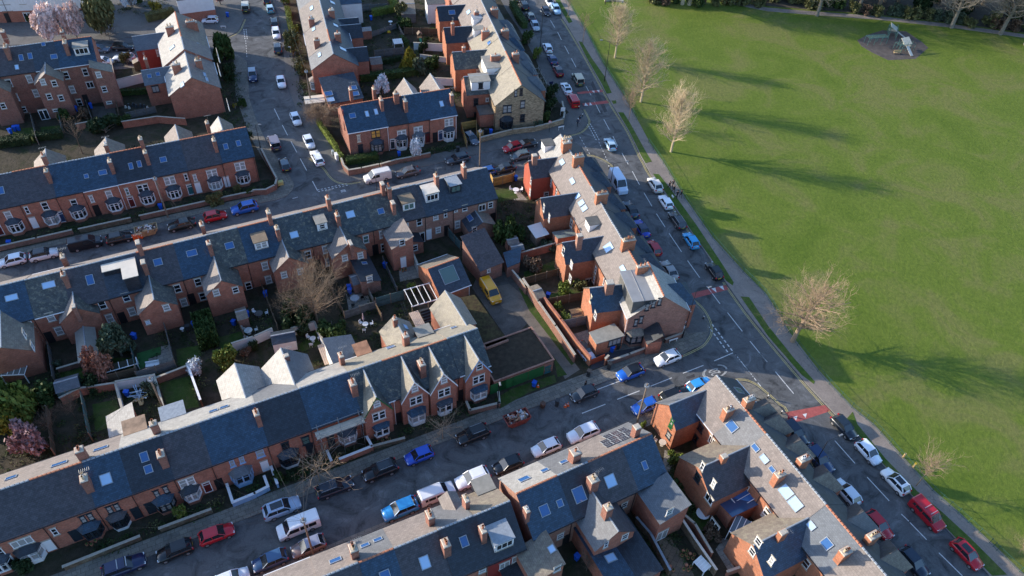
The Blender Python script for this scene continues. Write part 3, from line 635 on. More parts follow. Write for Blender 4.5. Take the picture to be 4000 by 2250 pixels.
        vL = R3 @ Vector((-(zr - ze), 0, hw)).normalized(); vR = R3 @ Vector((zr - ze, 0, hw)).normalized()
        pls['L'] = (M @ Vector((0, 0, zr)), vL); pls['R'] = (M @ Vector((0, 0, zr)), vR)
        if kind == 'monoL': v = R3 @ Vector((-(zr - ze), 0, 2 * hw)).normalized(); pls['R'] = pls['L'] = (M @ Vector((hw, 0, zr)), v)
        if kind == 'monoR': v = R3 @ Vector(((zr - ze), 0, 2 * hw)).normalized(); pls['R'] = pls['L'] = (M @ Vector((-hw, 0, zr)), v)
        return WingObj(root, pls, s)
class WingObj:
    def __init__(s, root, pls, row): s.root, s.pls, s.row = root, pls, row
    def wins(s, c, r, items, side='f'):
        for it in items: win(s.root, T(c, r, it[0], it[1]), s.pls[side][0], s.pls[side][1], it[2], *(it[3:]))
        return s
    def sky(s, c, r, items, side='L'):
        for it in items: skylight(s.root, T(c, r, it[0], it[1]), s.pls[side][0], s.pls[side][1], *(it[2:]))
        return s
    def chim(s, c, r, x, y, zt=7.8, pots=1, a=.5, b=.9, zb=4.5, mt=None):
        chimney(s.root, T(c, r, x, y), zt, zb, a, b, pots, mt or s.row.chm, s.row.fr.a); return s
# ------------------------------------------------------------------ upper-left terrace (fronts seen)
A1 = Row(FA1, 4.8, 9.6, 5.6, 8.8, group="houses of the upper-left brick terrace")
BW = {}
for u0, u1, nr, lab in [(-33, -27.5, 'd', "far left end house of the upper-left terrace, cut by the picture edge"), (-27.5, -22, 'd', "upper-left terrace house left of the blue wheelie bin"), (-22, -16.5, 'n', "upper-left terrace house with a square rooflight at the left edge"),
        (-16.5, -11.2, 'n', "upper-left terrace house with a tall ridge chimney and dark grey slates"), (-11.2, -7.2, 'b', "narrow upper-left terrace house with bright blue-black slates"),
        (-7.2, -1.8, 'b', "upper-left terrace house with an arched passage and two rooflights"), (-1.8, 3.9, 'k', "upper-left terrace house with a pair of slim blue rooflights and very dark slates"),
        (3.9, 9.4, 'd', "upper-left terrace house with green door and creeper beside its bay"), (9.4, 15.2, 'n', "upper-left terrace house behind the clipped bush, brown slates"), (15.2, 20.6, 'b', "right-hand end house of the upper-left terrace with sky-tinted blue slates")]:
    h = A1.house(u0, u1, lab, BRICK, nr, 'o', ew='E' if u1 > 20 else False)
A1.wins(0, 1, [(80,705,'s'),(255,655,'n'),(425,615,'s'),(700,590,'s'),(865,548,'n'),(1030,508,'s'),(1200,480,'n','w','g'),(1350,448,'d'),(1602,375,'d'),(1755,342,'n'),(1840,350,'n'),(2000,310,'d','w','c'),(2265,240,'d','w','c'),
    (-60,700,'n'),(-210,720,'s'),(345,820,'D'),(930,690,'P'),(1265,640,'D'),(1808,500,'D','w','t'),(1888,500,'D'),(2155,440,'D'),(10,870,'D'),(-120,920,'D'),(600,760,'D')])
A1.bays(0, 1, [(160,850),(500,775),(765,745),(1095,650),(1410,600),(1660,540),(2045,450),(2308,395),(-170,900)])
A1.skies(0, 1, [(10,470,.9,1.3),(815,335,.7,.8),(970,300,1.3,.9),(1235,240,.7,1.2),(1315,220,.7,1.2),(1540,178,1.1,1.0),(2130,55,.8,1.1),(2250,25,.8,1.1)])
A1.chims(0, 1, [(430,275,10.2,3),(1030,185,9.6,1),(1365,100,10.0,2),(2015,-15,10.0,3),(400,130,10.4,2),(990,25,10.4,1)])
A1.chims(0, 0, [(1320,1300,10.2,2),(1950,1150,10.3,2)])
for c, r, x, y, hw, nr, rt in [(0,0,1660,1190,2.3,'q','o'), (0,1,430,90,2.4,'q','o'), (0,1,1005,5,2.4,'q','o'), (0,0,2060,1085,2.0,'w','o')]:
    A1.wing(T(c, r, x, y + 18), 6.5, 4.5, hw, 'F', 'gable', BRICK_SHED, rt, nr, L=4.0)
# ------------------------------------------------------------------ long middle terrace (backs seen)
A2 = Row(FA2, 4.85, 9.65, 5.6, 8.8, group="houses of the long middle brick terrace")
for u0, u1, nr, lab in [(-52.5, -47.5, 'b', "far left house of the long middle terrace, mostly outside the picture"), (-47.5, -42.6, 'b', "long middle terrace house with one wide rooflight in sky-tinted blue slates"), (-42.6, -37.9, 'b', "blue-slated middle terrace house beside the navy rendered wing"),
        (-37.9, -33.2, 'g', "middle terrace house with grey-green slates and a white rooflight"), (-33.2, -28.2, 'n', "middle terrace house left of the cream flat-roofed dormer"), (-28.2, -23.2, 'd', "middle terrace house carrying the big cream flat-roofed dormer"),
        (-23.2, -18, 'n', "middle terrace house with stained brown slates and one square rooflight"), (-18, -13.3, 'b', "middle terrace house with smooth blue slates and a deep blue rooflight"), (-13.3, -8.6, 'g', "middle terrace house with mossy patched slates right of the antenna"),
        (-8.6, -3.4, 'b', "middle terrace house with a brown-roofed box dormer in blue slates"), (-3.4, 1.4, 'm', "middle terrace house with green-stained slates behind the bare birch"), (1.4, 6.2, 'm', "middle terrace house with a small white dormer and mossy slates"),
        (6.2, 11.3, 'm', "middle terrace house with a pale blue rooflight and patched slates"), (11.3, 16.2, 'g', "middle terrace house with a dark blue rooflight above the blue drainpipe"), (16.2, 20.2, 'n', "middle terrace house with a brown-topped dormer and turquoise blind"),
        (20.2, 25.2, 'd', "middle terrace house with the white box dormer"), (25.2, 29.8, 'd', "middle terrace house with the glazed grey dormer"), (29.8, 33.1, 'd', "right-hand end house of the middle terrace by the yellow fence")]:
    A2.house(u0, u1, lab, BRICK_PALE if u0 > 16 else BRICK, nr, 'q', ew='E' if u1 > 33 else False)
A2.wins(0, 2, [(270,400,'s'),(478,335,'s'),(342,528,'s'),(558,465,'s'),(966,220,'s'),(1035,345,'s'),(1190,150,'s'),(1245,282,'s'),(1675,65,'s'),(1735,195,'s'),(1868,5,'s'),(1912,138,'s'),(455,500,'P'),(1150,330,'P'),(1820,190,'P'),(2345,40,'s')])
A2.wins(1, 1, [(85,1180,'s','w','c'),(118,1310,'s','w','c'),(490,1075,'s'),(655,1025,'s'),(680,1145,'s'),(1037,928,'s','w','g'),(1190,882,'s'),(1205,1005,'s'),(1422,790,'q'),(1540,765,'s'),(1695,720,'v'),(1787,690,'n'),(1885,655,'q'),(1970,635,'v'),(1900,790,'s'),(2132,630,'l'),(2212,605,'v'),(1718,842,'v'),(1550,905,'F'),(1632,900,'D','w','w'),(2235,700,'P'),(590,1200,'P'),(1130,1050,'P'),(1800,850,'P')])
A2.skies(0, 1, [(850,1312,1.0,1.5),(1490,1145,1.2,1.1),(1810,1060,1.5,1.0),(2165,990,1.3,1.1,'b'),(460,1360,1.7,1.0,'w'),(110,1480,1.6,.9,'w')])
A2.skies(1, 1, [(360,887,1.3,1.1,'w'),(890,695,1.4,1.2,'w'),(1178,665,1.1,1.0)])
A2.dormer(1, 1, 630, 840, 1.6, 1.4, k='v', top=FELT); A2.dormer(1, 1, 60, 1020, 2.0, 1.5, k='d', g='c', top=mat("brown_felt", (.20, .15, .10), .85, .2, 1)); A2.dormer(1, 1, 1445, 655, 2.1, 1.6, k='l', g='g', top=mat("brown_felt", (.20, .15, .10), .85, .2, 1))
A2.dormer(1, 1, 1665, 570, 2.3, 1.7, k='t', top=FELT_PALE, cheek=UPVC); A2.dormer(1, 1, 1885, 490, 2.0, 1.6, k='l', fc='k', top=LEAD, g='g', cheek=FELT_DARK)
A2.chims(0, 1, [(590,1250,10.4,3),(585,1085,10.5,1),(1295,950,10.0,0),(1345,1135,9.6,0),(1900,780,10.4,2),(1965,955,9.8,1)])
A2.chims(1, 1, [(115,665,10.4,1),(195,815,10.0,2),(675,530,10.2,2),(765,690,9.9,3),(1190,395,10.4,0,.6,1.0),(1250,430,10.2,2),(1290,575,9.4,0),(1700,320,10.0,2),(1960,230,10.2,2,.6,1.2)])
# L-shaped cream dormer
def big_dormer():
    u, n, z = FA2.L(hit(T(0,1,1345,1330), FA2.W(0, 0, 8.4), Vector((0, 0, 1))))
    h = A2.at(-26)[2]; M = Matrix.Translation(FA2.W(-25.6, .5, 0)) @ Matrix.Rotation(FA2.a, 4, 'Z')
    b = MB(); b.box(-2.35, 1.95, 2.3, 4.8, 6.5, 8.42); b.box(.1, 1.94, -.3, 2.3, 5.9, 8.42); o = place(h, b.mesh("dormer", SL['k']), 'dormer', M)
    t = MB(); t.prism([(-2.5, 2.15), (0, 2.15), (0, -.45), (2.1, -.45), (2.1, 4.95), (-2.5, 4.95)], 8.424, 8.52); place(h, t.mesh("flat_roof", FELT_PALE), 'dormer_roof', M, o, M)
    win(h, T(0,1,1130,1310), FA2.W(0, 2.75, 0), -FA2.n, 'l')
big_dormer()
ww = A2.wing
ww(T(0,2,0,265), 6.9, 4.8, 3.2, kind='gable', near='o', right='o', L=5.2).wins(0, 2, [(228,495,'v'),(305,610,'v')], 'r')
ww(T(0,2,700,240), 6.9, 4.8, 2.5, near='q', right='g').wins(0, 2, [(980,515,'v')]).chim(0, 2, 690, 225, 7.5, 0, .5, .8)
w3 = ww(T(0,2,1450,165), 6.7, 4.7, 2.6, near='q', right='g'); w3.wins(0, 2, [(1570,245,'v'),(1395,385,'q','w','w')])
ww(T(0,2,2085,-15), 6.9, 4.8, 2.6, near='q', right='g').wins(0, 2, [(2040,105,'v'),(2222,78,'v')])
ww(T(1,1,308,1095), 6.9, 4.8, 2.6, near='q', right='g').wins(1, 1, [(265,1265,'v','w','c'),(420,1232,'v','w','c')])
ww(T(1,1,868,970), 6.9, 4.8, 2.7, near='q', right='g').wins(1, 1, [(838,1105,'v','w','c'),(985,1082,'v','w','c')]).chim(1, 1, 890, 955, 7.3, 0, .5, 1.3)
ww(T(1,1,1355,885), 6.4, 5.0, 1.75, kind='monoL', near='q', L=4.6).wins(1, 1, [(1378,960,'v'),(1388,1110,'D','w','w')])
# ground-floor additions on the middle terrace
def lean(row, px, zr, ze, hw, kind='gable', near='k', **kw): return row.wing(px, zr, ze, hw, kind=kind, near=near, name='lean_to', **kw)
lean(A2, T(1,1,1040,1215), 3.5, 2.6, 1.5, 'monoR', 'k', L=8.2, wall=BRICK_SHED).sky(1, 1, [(1022,1155,.6,.9)]).wins(1, 1, [(1072,1305,'v')])
lean(A2, T(1,1,1500,900), 3.4, 2.5, 1.1, 'monoR', 'k', L=2.2).wins(1, 1, [(1500,1010,'v')])
lean(A2, T(1,1,2112,725), 4.0, 2.7, 2.4, 'gable', 'd', right='o', L=3.0, wall=BRICK_PALE).wins(1, 1, [(2060,840,'v')]).sky(1, 1, [(2020,730,1.5,.9)])
lean(A2, T(0,2,800,560), 3.0, 2.3, 1.2, 'gable', mat("polycarbonate", (.30, .30, .27), .3, .1), L=7.3)
# ------------------------------------------------------------------ lower-left terrace (fronts seen)
A3 = Row(FA3, 4.4, 9.1, 5.6, 8.8, group="houses of the lower-left brick terrace")
for u0, u1, nr, fr_, wl_, lab in [(-30, -24.5, 'n', 'q', BRICK, "lower-left terrace house outside the left edge with brown slates"), (-24.5, -19, 'n', 'q', BRICK, "lower-left terrace house half cut by the left picture edge"),
        (-19, -13.8, 'n', 'q', BRICK, "lower-left terrace house left of the white verge line, wide bay with long white window"), (-13.8, -8.4, 'n', 'q', BRICK, "lower-left terrace house with dark-framed bay and steep steps, purple-brown slates"),
        (-8.4, -4.5, 'b', 'q', BRICK, "lower-left terrace house with a bright square rooflight beside a tall chimney"), (-4.5, .2, 'k', 'w', BRICK, "lower-left terrace house with two stacked blue rooflights"),
        (.2, 4.5, 'n', 'w', BRICK, "lower-left terrace house with rows of worn brown slates right of the chimney with three pots"), (4.5, 11.2, 'b', 'w', BRICK, "wide lower-left terrace house with pale blue painted bay and garden wall"),
        (11.2, 16.6, 'k', 'y', BRICK, "lower-left terrace house with near-black slates and black bay"), (16.6, 23, 'b', 'w', BRICK, "lower-left terrace house with scaffolding across its front"),
        (23, 27.6, 'm', 's', BRICK, "gabled house with green bargeboards"), (27.6, 32.2, 'm', 's', BRICK, "gabled house with white bargeboards and pale bay"),
        (32.2, 36.8, 'm', 's', BRICK, "gabled house with white bargeboards behind the small bare street tree"), (36.8, 41.3, 'm', 's', BRICK, "right-hand end gabled house with blue bargeboards beside the green garage doors")]:
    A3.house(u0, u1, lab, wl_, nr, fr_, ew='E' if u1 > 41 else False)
A3.wins(0, 3, [(208,1130,'t','w','c'),(485,1185,'D','w','w'),(515,1030,'n'),(785,915,'n','k'),(855,890,'n','k'),(1035,825,'n','k','c'),(1105,800,'n','k','c'),(1480,675,'n','k','c'),(1565,635,'n','k','c'),(1765,565,'d'),(1970,640,'D'),(2190,385,'n','b','c'),(2280,350,'n','b','c'),(740,1100,'D','k'),(1300,870,'D','k'),(2100,650,'P'),(-10,1230,'s'),(1440,840,'D','k')])
A3.bays(0, 3, [(330,1310,'w',2.6,.8,'k'),(900,1090,'k',2.3,.8,'b'),(1160,1000,'k',2.1,.7,'n'),(1580,820,'k',2.3,.8,'b'),(1820,715,'w',2.2,.75,'k'),(2305,560,'b',2.6,.9,'t',PAINT_BLUE),(50,1400,'w',2.2)])
A3.wins(1, 3, [(38,290,'s','b','c'),(95,440,'D','w','w'),(278,225,'s','k'),(470,170,'s','k','g'),(520,290,'D','k'),(720,230,'D','k')])
A3.bays(1, 3, [(335,395,'k',2.5,.8,'d'),(885,180,'w',2.4,.8,'d')])
A3.bays(1, 2, [(1190,1425,'w',2.7,1.5,'b'),(1530,1325,'w',2.8,1.5,'b',RENDER),(1785,1230,'w',2.7,1.5,'d'),(2108,1115,'w',2.8,1.5,'b')])
A3.wins(1, 2, [(1355,1330,'P'),(1940,1130,'P')])
A3.skies(0, 3, [(1000,535,1.2,1.3,'w'),(1362,325,.9,1.2),(1400,440,.9,1.0)])
A3.skies(0, 3, [(105,525,1.2,.9),(560,395,1.7,.9),(950,250,1.6,.8)], 'F'); A3.skies(0, 2, [(2015,1222,1.1,.8),(2115,1187,1.1,.8)], 'F'); A3.skies(1, 2, [(1270,622,1.2,1.0),(1865,435,.9,.7)], 'F')
A3.dormer(0, 3, 1290, 35, 2.5, 1.5, 'F', None, 'w', mat("stained_felt", (.30, .20, .13), .8, .5, .7)); A3.dormer(0, 2, 1640, 1230, 2.8, 1.5, 'F', None, 'w', LEAD); A3.dormer(1, 2, 985, 650, 1.9, 1.5, 'F', None, 'w', mat("rusty_felt", (.32, .16, .09), .8, .5, .7))
A3.dormer(1, 2, 1560, 480, 2.2, 1.3, 'F', None, 'k', FELT)
A3.chims(0, 3, [(740,250,10.6,3,.9,.9),(785,520,10.0,3,.8,1.1),(1510,290,10.0,4,.8,1.1)]); A3.chims(0, 2, [(1440,1330,10.6,2,.8,.8)])
A3.chims(1, 2, [(0,1230,9.6,2),(910,945,10.2,2,.8,1.2),(800,685,10.0,1),(1410,500,10.6,1,.8,.9),(1560,760,10.2,2,.8,1.2)])
gabs = [(1132,1085,GREENP,'s',1160,1265), (1490,940,WHITEP,'s',1510,1120), (1765,860,WHITEP,'s',1775,1045), (2100,732,PAINT_BLUE,'s',2100,920)]
for x, y, bm, nr, x2, y2 in gabs:
    g_ = A3.wing(T(1,2,x,y), 8.62, 5.35, 1.85, kind='gable', near=nr, right='m', barge=bm, name='front_gable')
    g_.wins(1, 2, [(x+8,y+68,'v'),(x2,y2,'d')])
def wgF(row, c, r, x, y, zr=6.9, ze=4.8, hw=2.4, near='w', right='w', **kw): return row.wing(T(c, r, x, y), zr, ze, hw, 'F', kw.pop('kind', 'gable'), near=near, right=right, **kw)
wgF(A3, 0, 2, 2215, 775, near='w', right='w', hw=2.7)
wgF(A3, 1, 2, 235, 630, 7.6, 4.8, 3.1, 't', 'w').chim(1, 2, 285, 690, 8.2, 0, .6, .6)
wgF(A3, 1, 2, 760, 500, 5.2, 4.2, 1.9, 't', 't', kind='monoL', wall=RENDER)
wgF(A3, 1, 2, 1300, 330, 6.7, 4.6, 2.2, 's', 's').chim(1, 2, 1310, 345, 7.8, 1, .6, .6).sky(1, 2, [(1410,430,1.0,.8,'w')], 'L')
wgF(A3, 1, 2, 1835, 165, 7.2, 4.6, 2.4, 's', 's', L=5.2)
wgF(A3, 0, 2, 1110, 1190, 4.4, 3.4, 1.6, 'w', 'w', kind='monoR')
# ------------------------------------------------------------------ bottom terraces (backs seen)
A4 = Row(Frame((1.6, 39.7), 28.3), 4.6, 8.95, 5.6, 8.8, group="houses of the bottom middle terrace")
for u0, u1, nr, f_, wl_, lab in [(-36, -30.5, 'd', 'q', BRICK, "bottom terrace house outside the lower picture edge"), (-30.5, -25, 'd', 'q', BRICK, "leftmost visible bottom terrace house with stained pink slates"), (-25, -19.9, 'd', 'q', BRICK, "bottom terrace house with its roof running off the lower edge beside the telegraph pole"),
        (-19.9, -15.5, 'n', 'q', BRICK, "bottom terrace house with pinkish slates and one long rooflight"), (-15.5, -11.6, 'b', 'y', BRICK, "bottom terrace house with two rooflights in smooth grey slates"), (-11.6, -6.6, 'n', 'q', BRICK, "bottom terrace house with worn pink slates and a soil pipe on the roof"),
        (-6.6, -2.4, 'k', 'y', BRICK, "bottom terrace house with the small hipped roof dormer facing the street"), (-2.4, 2.1, 'k', 'o', PAINT_RED, "red painted end house of the bottom terrace with white box dormer")]:
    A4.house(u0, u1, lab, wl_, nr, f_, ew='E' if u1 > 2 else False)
A4.skies(1, 3, [(750,1305,1.3,.9),(1030,1163,1.0,.8),(1150,1110,1.0,.8)], 'F'); A4.skies(1, 3, [(1215,1435,1.1,.9,'b'),(1592,1320,1.1,1.4,'w'),(1962,1122,.9,1.2)])
A4.chims(1, 3, [(915,1175,10.0,4,.8,1.1),(1640,860,10.0,3,.7,1.2),(1980,710,10.0,1,.5,1.1),(1790,1130,10.0,3,.8,1.1),(2140,1000,9.9,1,.6,1.1)])
A4.dormer(1, 3, 2340, 1190, 2.3, 1.7, k='t', top=LEAD, cheek=UPVC); A4.dormer(1, 3, 1810, 740, 2.0, 1.1, 'F', None, 'w', SL['q'], peak=True); A4.dormer(1, 3, 2110, 590, 2.2, 1.5, 'F', None, 'w', FELT)
A4.wins(1, 3, [(2135,1392,'v'),(2345,1345,'l')]); A4.wins(2, 3, [(48,1282,'l')])
A4.wing(T(2,3,40,1370), 3.2, 2.7, 1.6, kind='monoL', near='k', L=3.5, wall=PAINT_RED).wins(2, 3, [(60,1400,'F')])
A4b = Row(Frame((11.9, 46.2), 30.3), 4.55, 8.9, 5.6, 8.8, group="houses of the block right of the narrow passage")
for u0, u1, nr, f_, lab in [(-8.7, -3.4, 'b', 'w', "left end house right of the narrow passage, pale street slope with one rooflight"), (-3.4, .8, 'k', 'y', "house with the big blue rooflight and smooth black slates, second from the passage"),
        (.8, 5.6, 'n', 'q', "house with patched brown slates and a bright rooflight left of the solar panels"), (5.6, 9.9, 'b', 'y', "end house carrying the solar panels")]:
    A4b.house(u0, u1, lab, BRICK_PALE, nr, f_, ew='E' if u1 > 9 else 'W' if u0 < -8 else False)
A4b.skies(2, 3, [(115,537,1.4,1.0),(310,455,1.0,.8),(490,375,1.0,.8)], 'F'); A4b.skies(2, 3, [(305,830,1.2,1.3),(450,762,.8,.9),(632,680,1.5,1.8),(928,552,1.4,1.5,'w'),(1250,405,.7,1.1)])
A4b.chims(2, 3, [(600,270,10.1,1,1.1,1.1),(770,525,10.1,2,1.1,1.1),(140,815,9.4,1,.5,.9),(1182,35,9.9,0,.8,.8)])
A4b.wins(2, 3, [(630,990,'v'),(455,1072,'v'),(1058,780,'v'),(1220,690,'s'),(1192,810,'s'),(600,1130,'l'),(500,1160,'P')])
A4b.wing(T(2,3,310,1330), 6.0, 4.9, 1.9, kind='monoL', near='o', L=4.0).wins(2, 3, [(425,1380,'v')]).sky(2, 3, [(375,1195,.9,.8,'w')])
A4b.wing(T(2,3,1000,1020), 7.1, 4.9, 2.7, near='y', right='n').wins(2, 3, [(887,1150,'n'),(1065,1077,'v')]).chim(2, 3, 910, 790, 9.0, 1, .9, .9, 5)
A4b.wing(T(2,3,1500,770), 6.2, 5.0, 2.0, kind='monoL', near='t', L=4.4).wins(2, 3, [(1487,842,'v','w','g'),(1450,965,'F')])
A4b.wing(T(2,3,950,1290), 3.5, 2.6, 1.9, kind='monoR', near='b', L=9.2, name='lean_to').sky(2, 3, [(930,1280,1.0,1.4,'w')])
A4b.wing(T(2,3,1180,1250), 3.5, 2.6, 1.6, kind='monoL', near='k', L=8.6, name='lean_to')
def solar():
    h = A4b.H[-1][2]; P0, N = A4b.roofF(); P0 = P0 + Vector((0, 0, A4b.H[-1][3])); tx = Vector((0, 0, 1)).cross(N).normalized(); ty = N.cross(tx)
    PV = glass("solar_cells", (.012, .014, .03), .15)
    for (x0, y0), n in (((1000, 75), 3), ((880, 165), 3), ((1085, 100), 2), ((955, 190), 2), ((1105, 175), 2), ((840, 160), 1)):
        for k in range(n):
            px = T(2, 3, x0 - 10 + k * 38 - (n - 1) * 19, y0 + 6 - k * 16 + (n - 1) * 8)
            P = hit(px, P0, N); M = Matrix((tx, ty, N)).transposed().to_4x4(); M.translation = P + N * (.06 + .004 * rnd.random())
    u0, n0, _ = A4b.fr.L(hit(T(2,3,800,165), P0, N)); u1, n1, _ = A4b.fr.L(hit(T(2,3,1150,150), P0, N)); c = hit(T(2,3,985,140), P0, N)
    for j, (cx, cy, nn) in enumerate([(-.2, 1.05, 4), (.0, 0, 4), (.5, -1.05, 3)]):
        for k in range(nn):
            M = Matrix((tx, ty, N)).transposed().to_4x4(); M.translation = c + tx * (-cx + (k - (nn - 1) / 2) * 1.1) * 1.0 + ty * (cy * 1.02) + N * .08
            f = MB(); f.box(-.52, .52, -.5, .5, -.03, .03); f2 = MB(); f2.box(-.48, .48, -.46, .46, .03, .036)
            for q in range(1, 4): f2.box(-.48, .48, -.46 + q * .23 - .012, -.46 + q * .23 + .012, .036, .04, 1)
            for q in range(1, 3): f2.box(-.48 + q * .32 - .01, -.48 + q * .32 + .01, -.46, .46, .04, .044, 1)
            if (j, k) == (0, 0): me = f.mesh("solar_frame", LEAD); mc = f2.mesh("solar_cells", [PV, LEAD]); BW['s'] = (me, mc)
            o = place(h, BW['s'][0], 'solar_panel', M); place(h, BW['s'][1], 'cells', M, o, M)
solar()
# ------------------------------------------------------------------ three houses north of the middle street
A5 = Row(Frame((-22.8, 124.0), 24.5), 4.6, 9.2, 5.6, 8.8, group="houses of the short terrace north of the middle street")
for u0, u1, nr, wl_, lab in [(-10.2, -2.6, 'b', BRICK_DARK, "double-width end house with orange gable wall and yellow blinds"), (-2.6, 1.4, 'k', BRICK, "narrow house with black slates behind the white blossom tree"), (1.4, 5.6, 'b', BRICK, "house with blue slates and white bay, third along the short terrace"), (5.6, 11.0, 'b', BRICK, "right end house of the short terrace with porch canopy and single rooflight")]:
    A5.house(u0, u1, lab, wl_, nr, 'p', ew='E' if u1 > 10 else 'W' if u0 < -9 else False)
A5.wins(1, 0, [(970,1307,'n','c','c'),(1130,1265,'d','k','y'),(1375,1265,'d','w','c'),(1530,1230,'d','w','c'),(1820,1155,'d','w','c'),(1292,1410,'D','w','k'),(1622,1335,'D','k','r'),(1742,1312,'D','w'),(990,1430,'D','k'),(1690,1300,'P')])
A5.bays(1, 0, [(1152,1405,'k',2.5,.8,'d',BRICK_DARK),(1385,1395,'w',2.3,.8,'d'),(1545,1355,'w',2.3,.8,'t'),(1830,1295,'w',2.3,.8,'d')])
A5.wins(1, 0, [(790,1110,'n','r'),(835,1190,'n','r'),(820,1060,'q','r')], 'W')
A5.skies(1, 0, [(910,1092,1.2,1.0),(1047,1075,.7,1.2,'w'),(1132,1055,.7,1.2,'w'),(1750,980,.8,1.2,'w')])
A5.chims(1, 0, [(1178,930,10.3,2,.6,1.3),(1405,940,10.4,2,.7,1.3),(1845,885,10.0,1,.6,.9),(1110,830,10.3,2),(1320,875,10.4,2,1.0,.7),(890,835,9.9,1)])
A5.wing(T(1,0,1445,822), 7.4, 4.8, 2.2, 'F', 'gable', near='w', right='q', L=4); A5.wing(T(1,0,1690,768), 7.4, 4.8, 2.3, 'F', 'gable', near='w', right='q', L=4.2)
# ------------------------------------------------------------------ tall three-storey terrace, top left (backs seen)
def frpx(p, q, z):
    a, b = G(p, z), G(q, z); return Frame((a.x, a.y), math.degrees(math.atan2(b.y - a.y, b.x - a.x)))
A0 = Row(frpx(T(0,0,0,720), T(0,0,850,602), 8.7), 4.6, 9.2, 8.7, 12.0, group="houses of the tall three-storey terrace")
L0 = (G(T(0,0,850,602), 8.7) - G(T(0,0,0,720), 8.7)).length; k0 = L0 / 850
for u0, u1, nr, lab in [(-9, -2.5, 'n', "leftmost tall terrace house, cut by the picture edge, by the red chimney"), (-2.5, 330 * k0, 'n', "tall three-storey terrace house with three pale rooflights"), (330 * k0, 560 * k0, 'd', "tall terrace house with one large rooflight and shared gabled wing"), (560 * k0, 915 * k0, 'b', "right end tall terrace house with white box dormer and satellite dish")]:
    A0.house(u0, u1, lab, BRICK_DARK, nr, 'p', ew='E' if u1 > 500 * k0 + 5 else False)
A0.wins(0, 0, [(85,785,'s'),(278,745,'s','w','c'),(150,920,'s'),(340,880,'s'),(625,712,'s'),(682,845,'s'),(805,680,'s'),(850,800,'l'),(30,1000,'s'),(225,1035,'v'),(750,968,'s'),(172,1062,'D','w','w'),(-20,870,'s'),(815,950,'P')])
A0.skies(0, 0, [(200,545,.8,1.3),(285,530,.8,1.3),(160,635,.7,1.0,'w'),(510,535,1.2,1.0),(410,418,.7,.8)])
A0.dormer(0, 0, 785, 520, 2.6, 1.7, k='t', top=FELT)
A0.chims(0, 0, [(45,430,13.4,3,.7,1.6),(605,390,13.2,3,.7,1.6),(580,290,13.4,2),(20,290,13.4,1,.7,1.2),(640,560,11,0,.01,.01)][:4])
A0.wing(T(0,0,425,640), 9.6, 7.7, 2.4, near='q', right='o', wall=BRICK_DARK, L=3.0).wins(0, 0, [(405,775,'v'),(512,787,'v'),(465,912,'v'),(577,925,'v'),(418,1085,'F'),(525,1040,'h')])
A0.wing(T(0,0,935,555), 9.3, 7.8, 1.7, kind='monoR', near='o', wall=BRICK_DARK, L=2.6).wins(0, 0, [(930,705,'v'),(985,842,'v'),(1030,968,'h')])
A0.wing(T(0,0,-60,800), 8.8, 7.0, 2.0, kind='gable', near='q', right='o', wall=BRICK_DARK, L=3).wins(0, 0, [(30,1000,'v')])
# ------------------------------------------------------------------ terraces along the park road (sunlit backs face left)
def fbay(row, c, r, x, y, z=7.0, hw=1.5, near='t', right='t', L=1.0):
    """two-storey front bay with its hipped roof; x, y = top of its hip"""
    P = G(T(c, r, x, y), z); u, n, _ = row.fr.L(P)
    return row.wing(T(c, r, x, y), z, 5.5, hw, 'F', 'hip', near=near, right=right, L=L, name='front_bay')
B1 = Row(Frame((10.1, 97.6), -71.1), 4.1, 8.4, 5.6, 8.8, group="houses of the park-side terrace north of the corner house", chm=BRICK_ORANGE)
for u0, u1, nr, wl_, lab in [(-21.5, -16.8, 'w', BRICK_ORANGE, "north end park-side house with white slates and a grey-topped dormer"), (-16.8, -11.3, 'q', PAINT_ORG, "park-side house with bright red painted rear wing"), (-11.3, -5.6, 'q', BRICK_ORANGE, "park-side house with one long rooflight between the red wing and the pair of rooflights"),
        (-5.6, 0, 'q', BRICK_ORANGE, "park-side house with three pale rooflights in a cluster"), (0, 4.8, 'q', BRICK_ORANGE, "park-side house with the small felt-topped box dormer"), (4.8, 9.6, 'q', BRICK_ORANGE, "park-side house with a large grey rooflight beside the white-walled yard"), (9.6, 15.8, 'q', BRICK_ORANGE, "park-side house next to the corner house, single slim rooflight")]:
    B1.house(u0, u1, lab, wl_, nr, 'd', ew='W' if u0 < -20 else False)
B1.skies(2, 1, [(473,203,1.5,.9,'w'),(570,382,1.6,.8,'w'),(615,520,1.2,1.1,'w'),(655,588,1.2,1.1,'w'),(683,638,1.2,1.1,'w'),(910,1008,1.6,1.5,'w'),(1048,1213,1.6,.8,'w')])
B1.dormer(2, 1, 705, 830, 1.9, 1.5, k=None, top=FELT_DARK, cheek=UPVC, fc='w'); B1.dormer(2, 0, 290, 1415, 2.0, 1.5, k=None, top=FELT_DARK, cheek=UPVC)
B1.chims(2, 1, [(630,140,10.8,4,.8,1.9),(850,490,10.8,5,.8,2.0),(1105,925,10.8,6,.8,2.1),(1235,1175,10.6,2,.6,1.8),(520,10,10.6,2,.8,1.6)])
B1.chims(2, 0, [(520,1300,10.8,3,.8,1.8)])
wb = B1.wing(T(2,1,160,190), 7.2, 5.0, 2.2, kind='gable', near='p', right='n', wall=PAINT_ORG); wb.wins(2, 1, [(180,375,'n'),(172,485,'n')]).chim(2, 1, 215, 130, 8.6, 0, .8, .9, mt=BRICK_PALE); wb.wins(2, 1, [(322,510,'v')], 'r')
wb = B1.wing(T(2,1,275,540), 7.4, 5.0, 2.3, near='p', right='n', wall=BRICK_ORANGE); wb.wins(2, 1, [(302,635,'n'),(352,730,'n')])
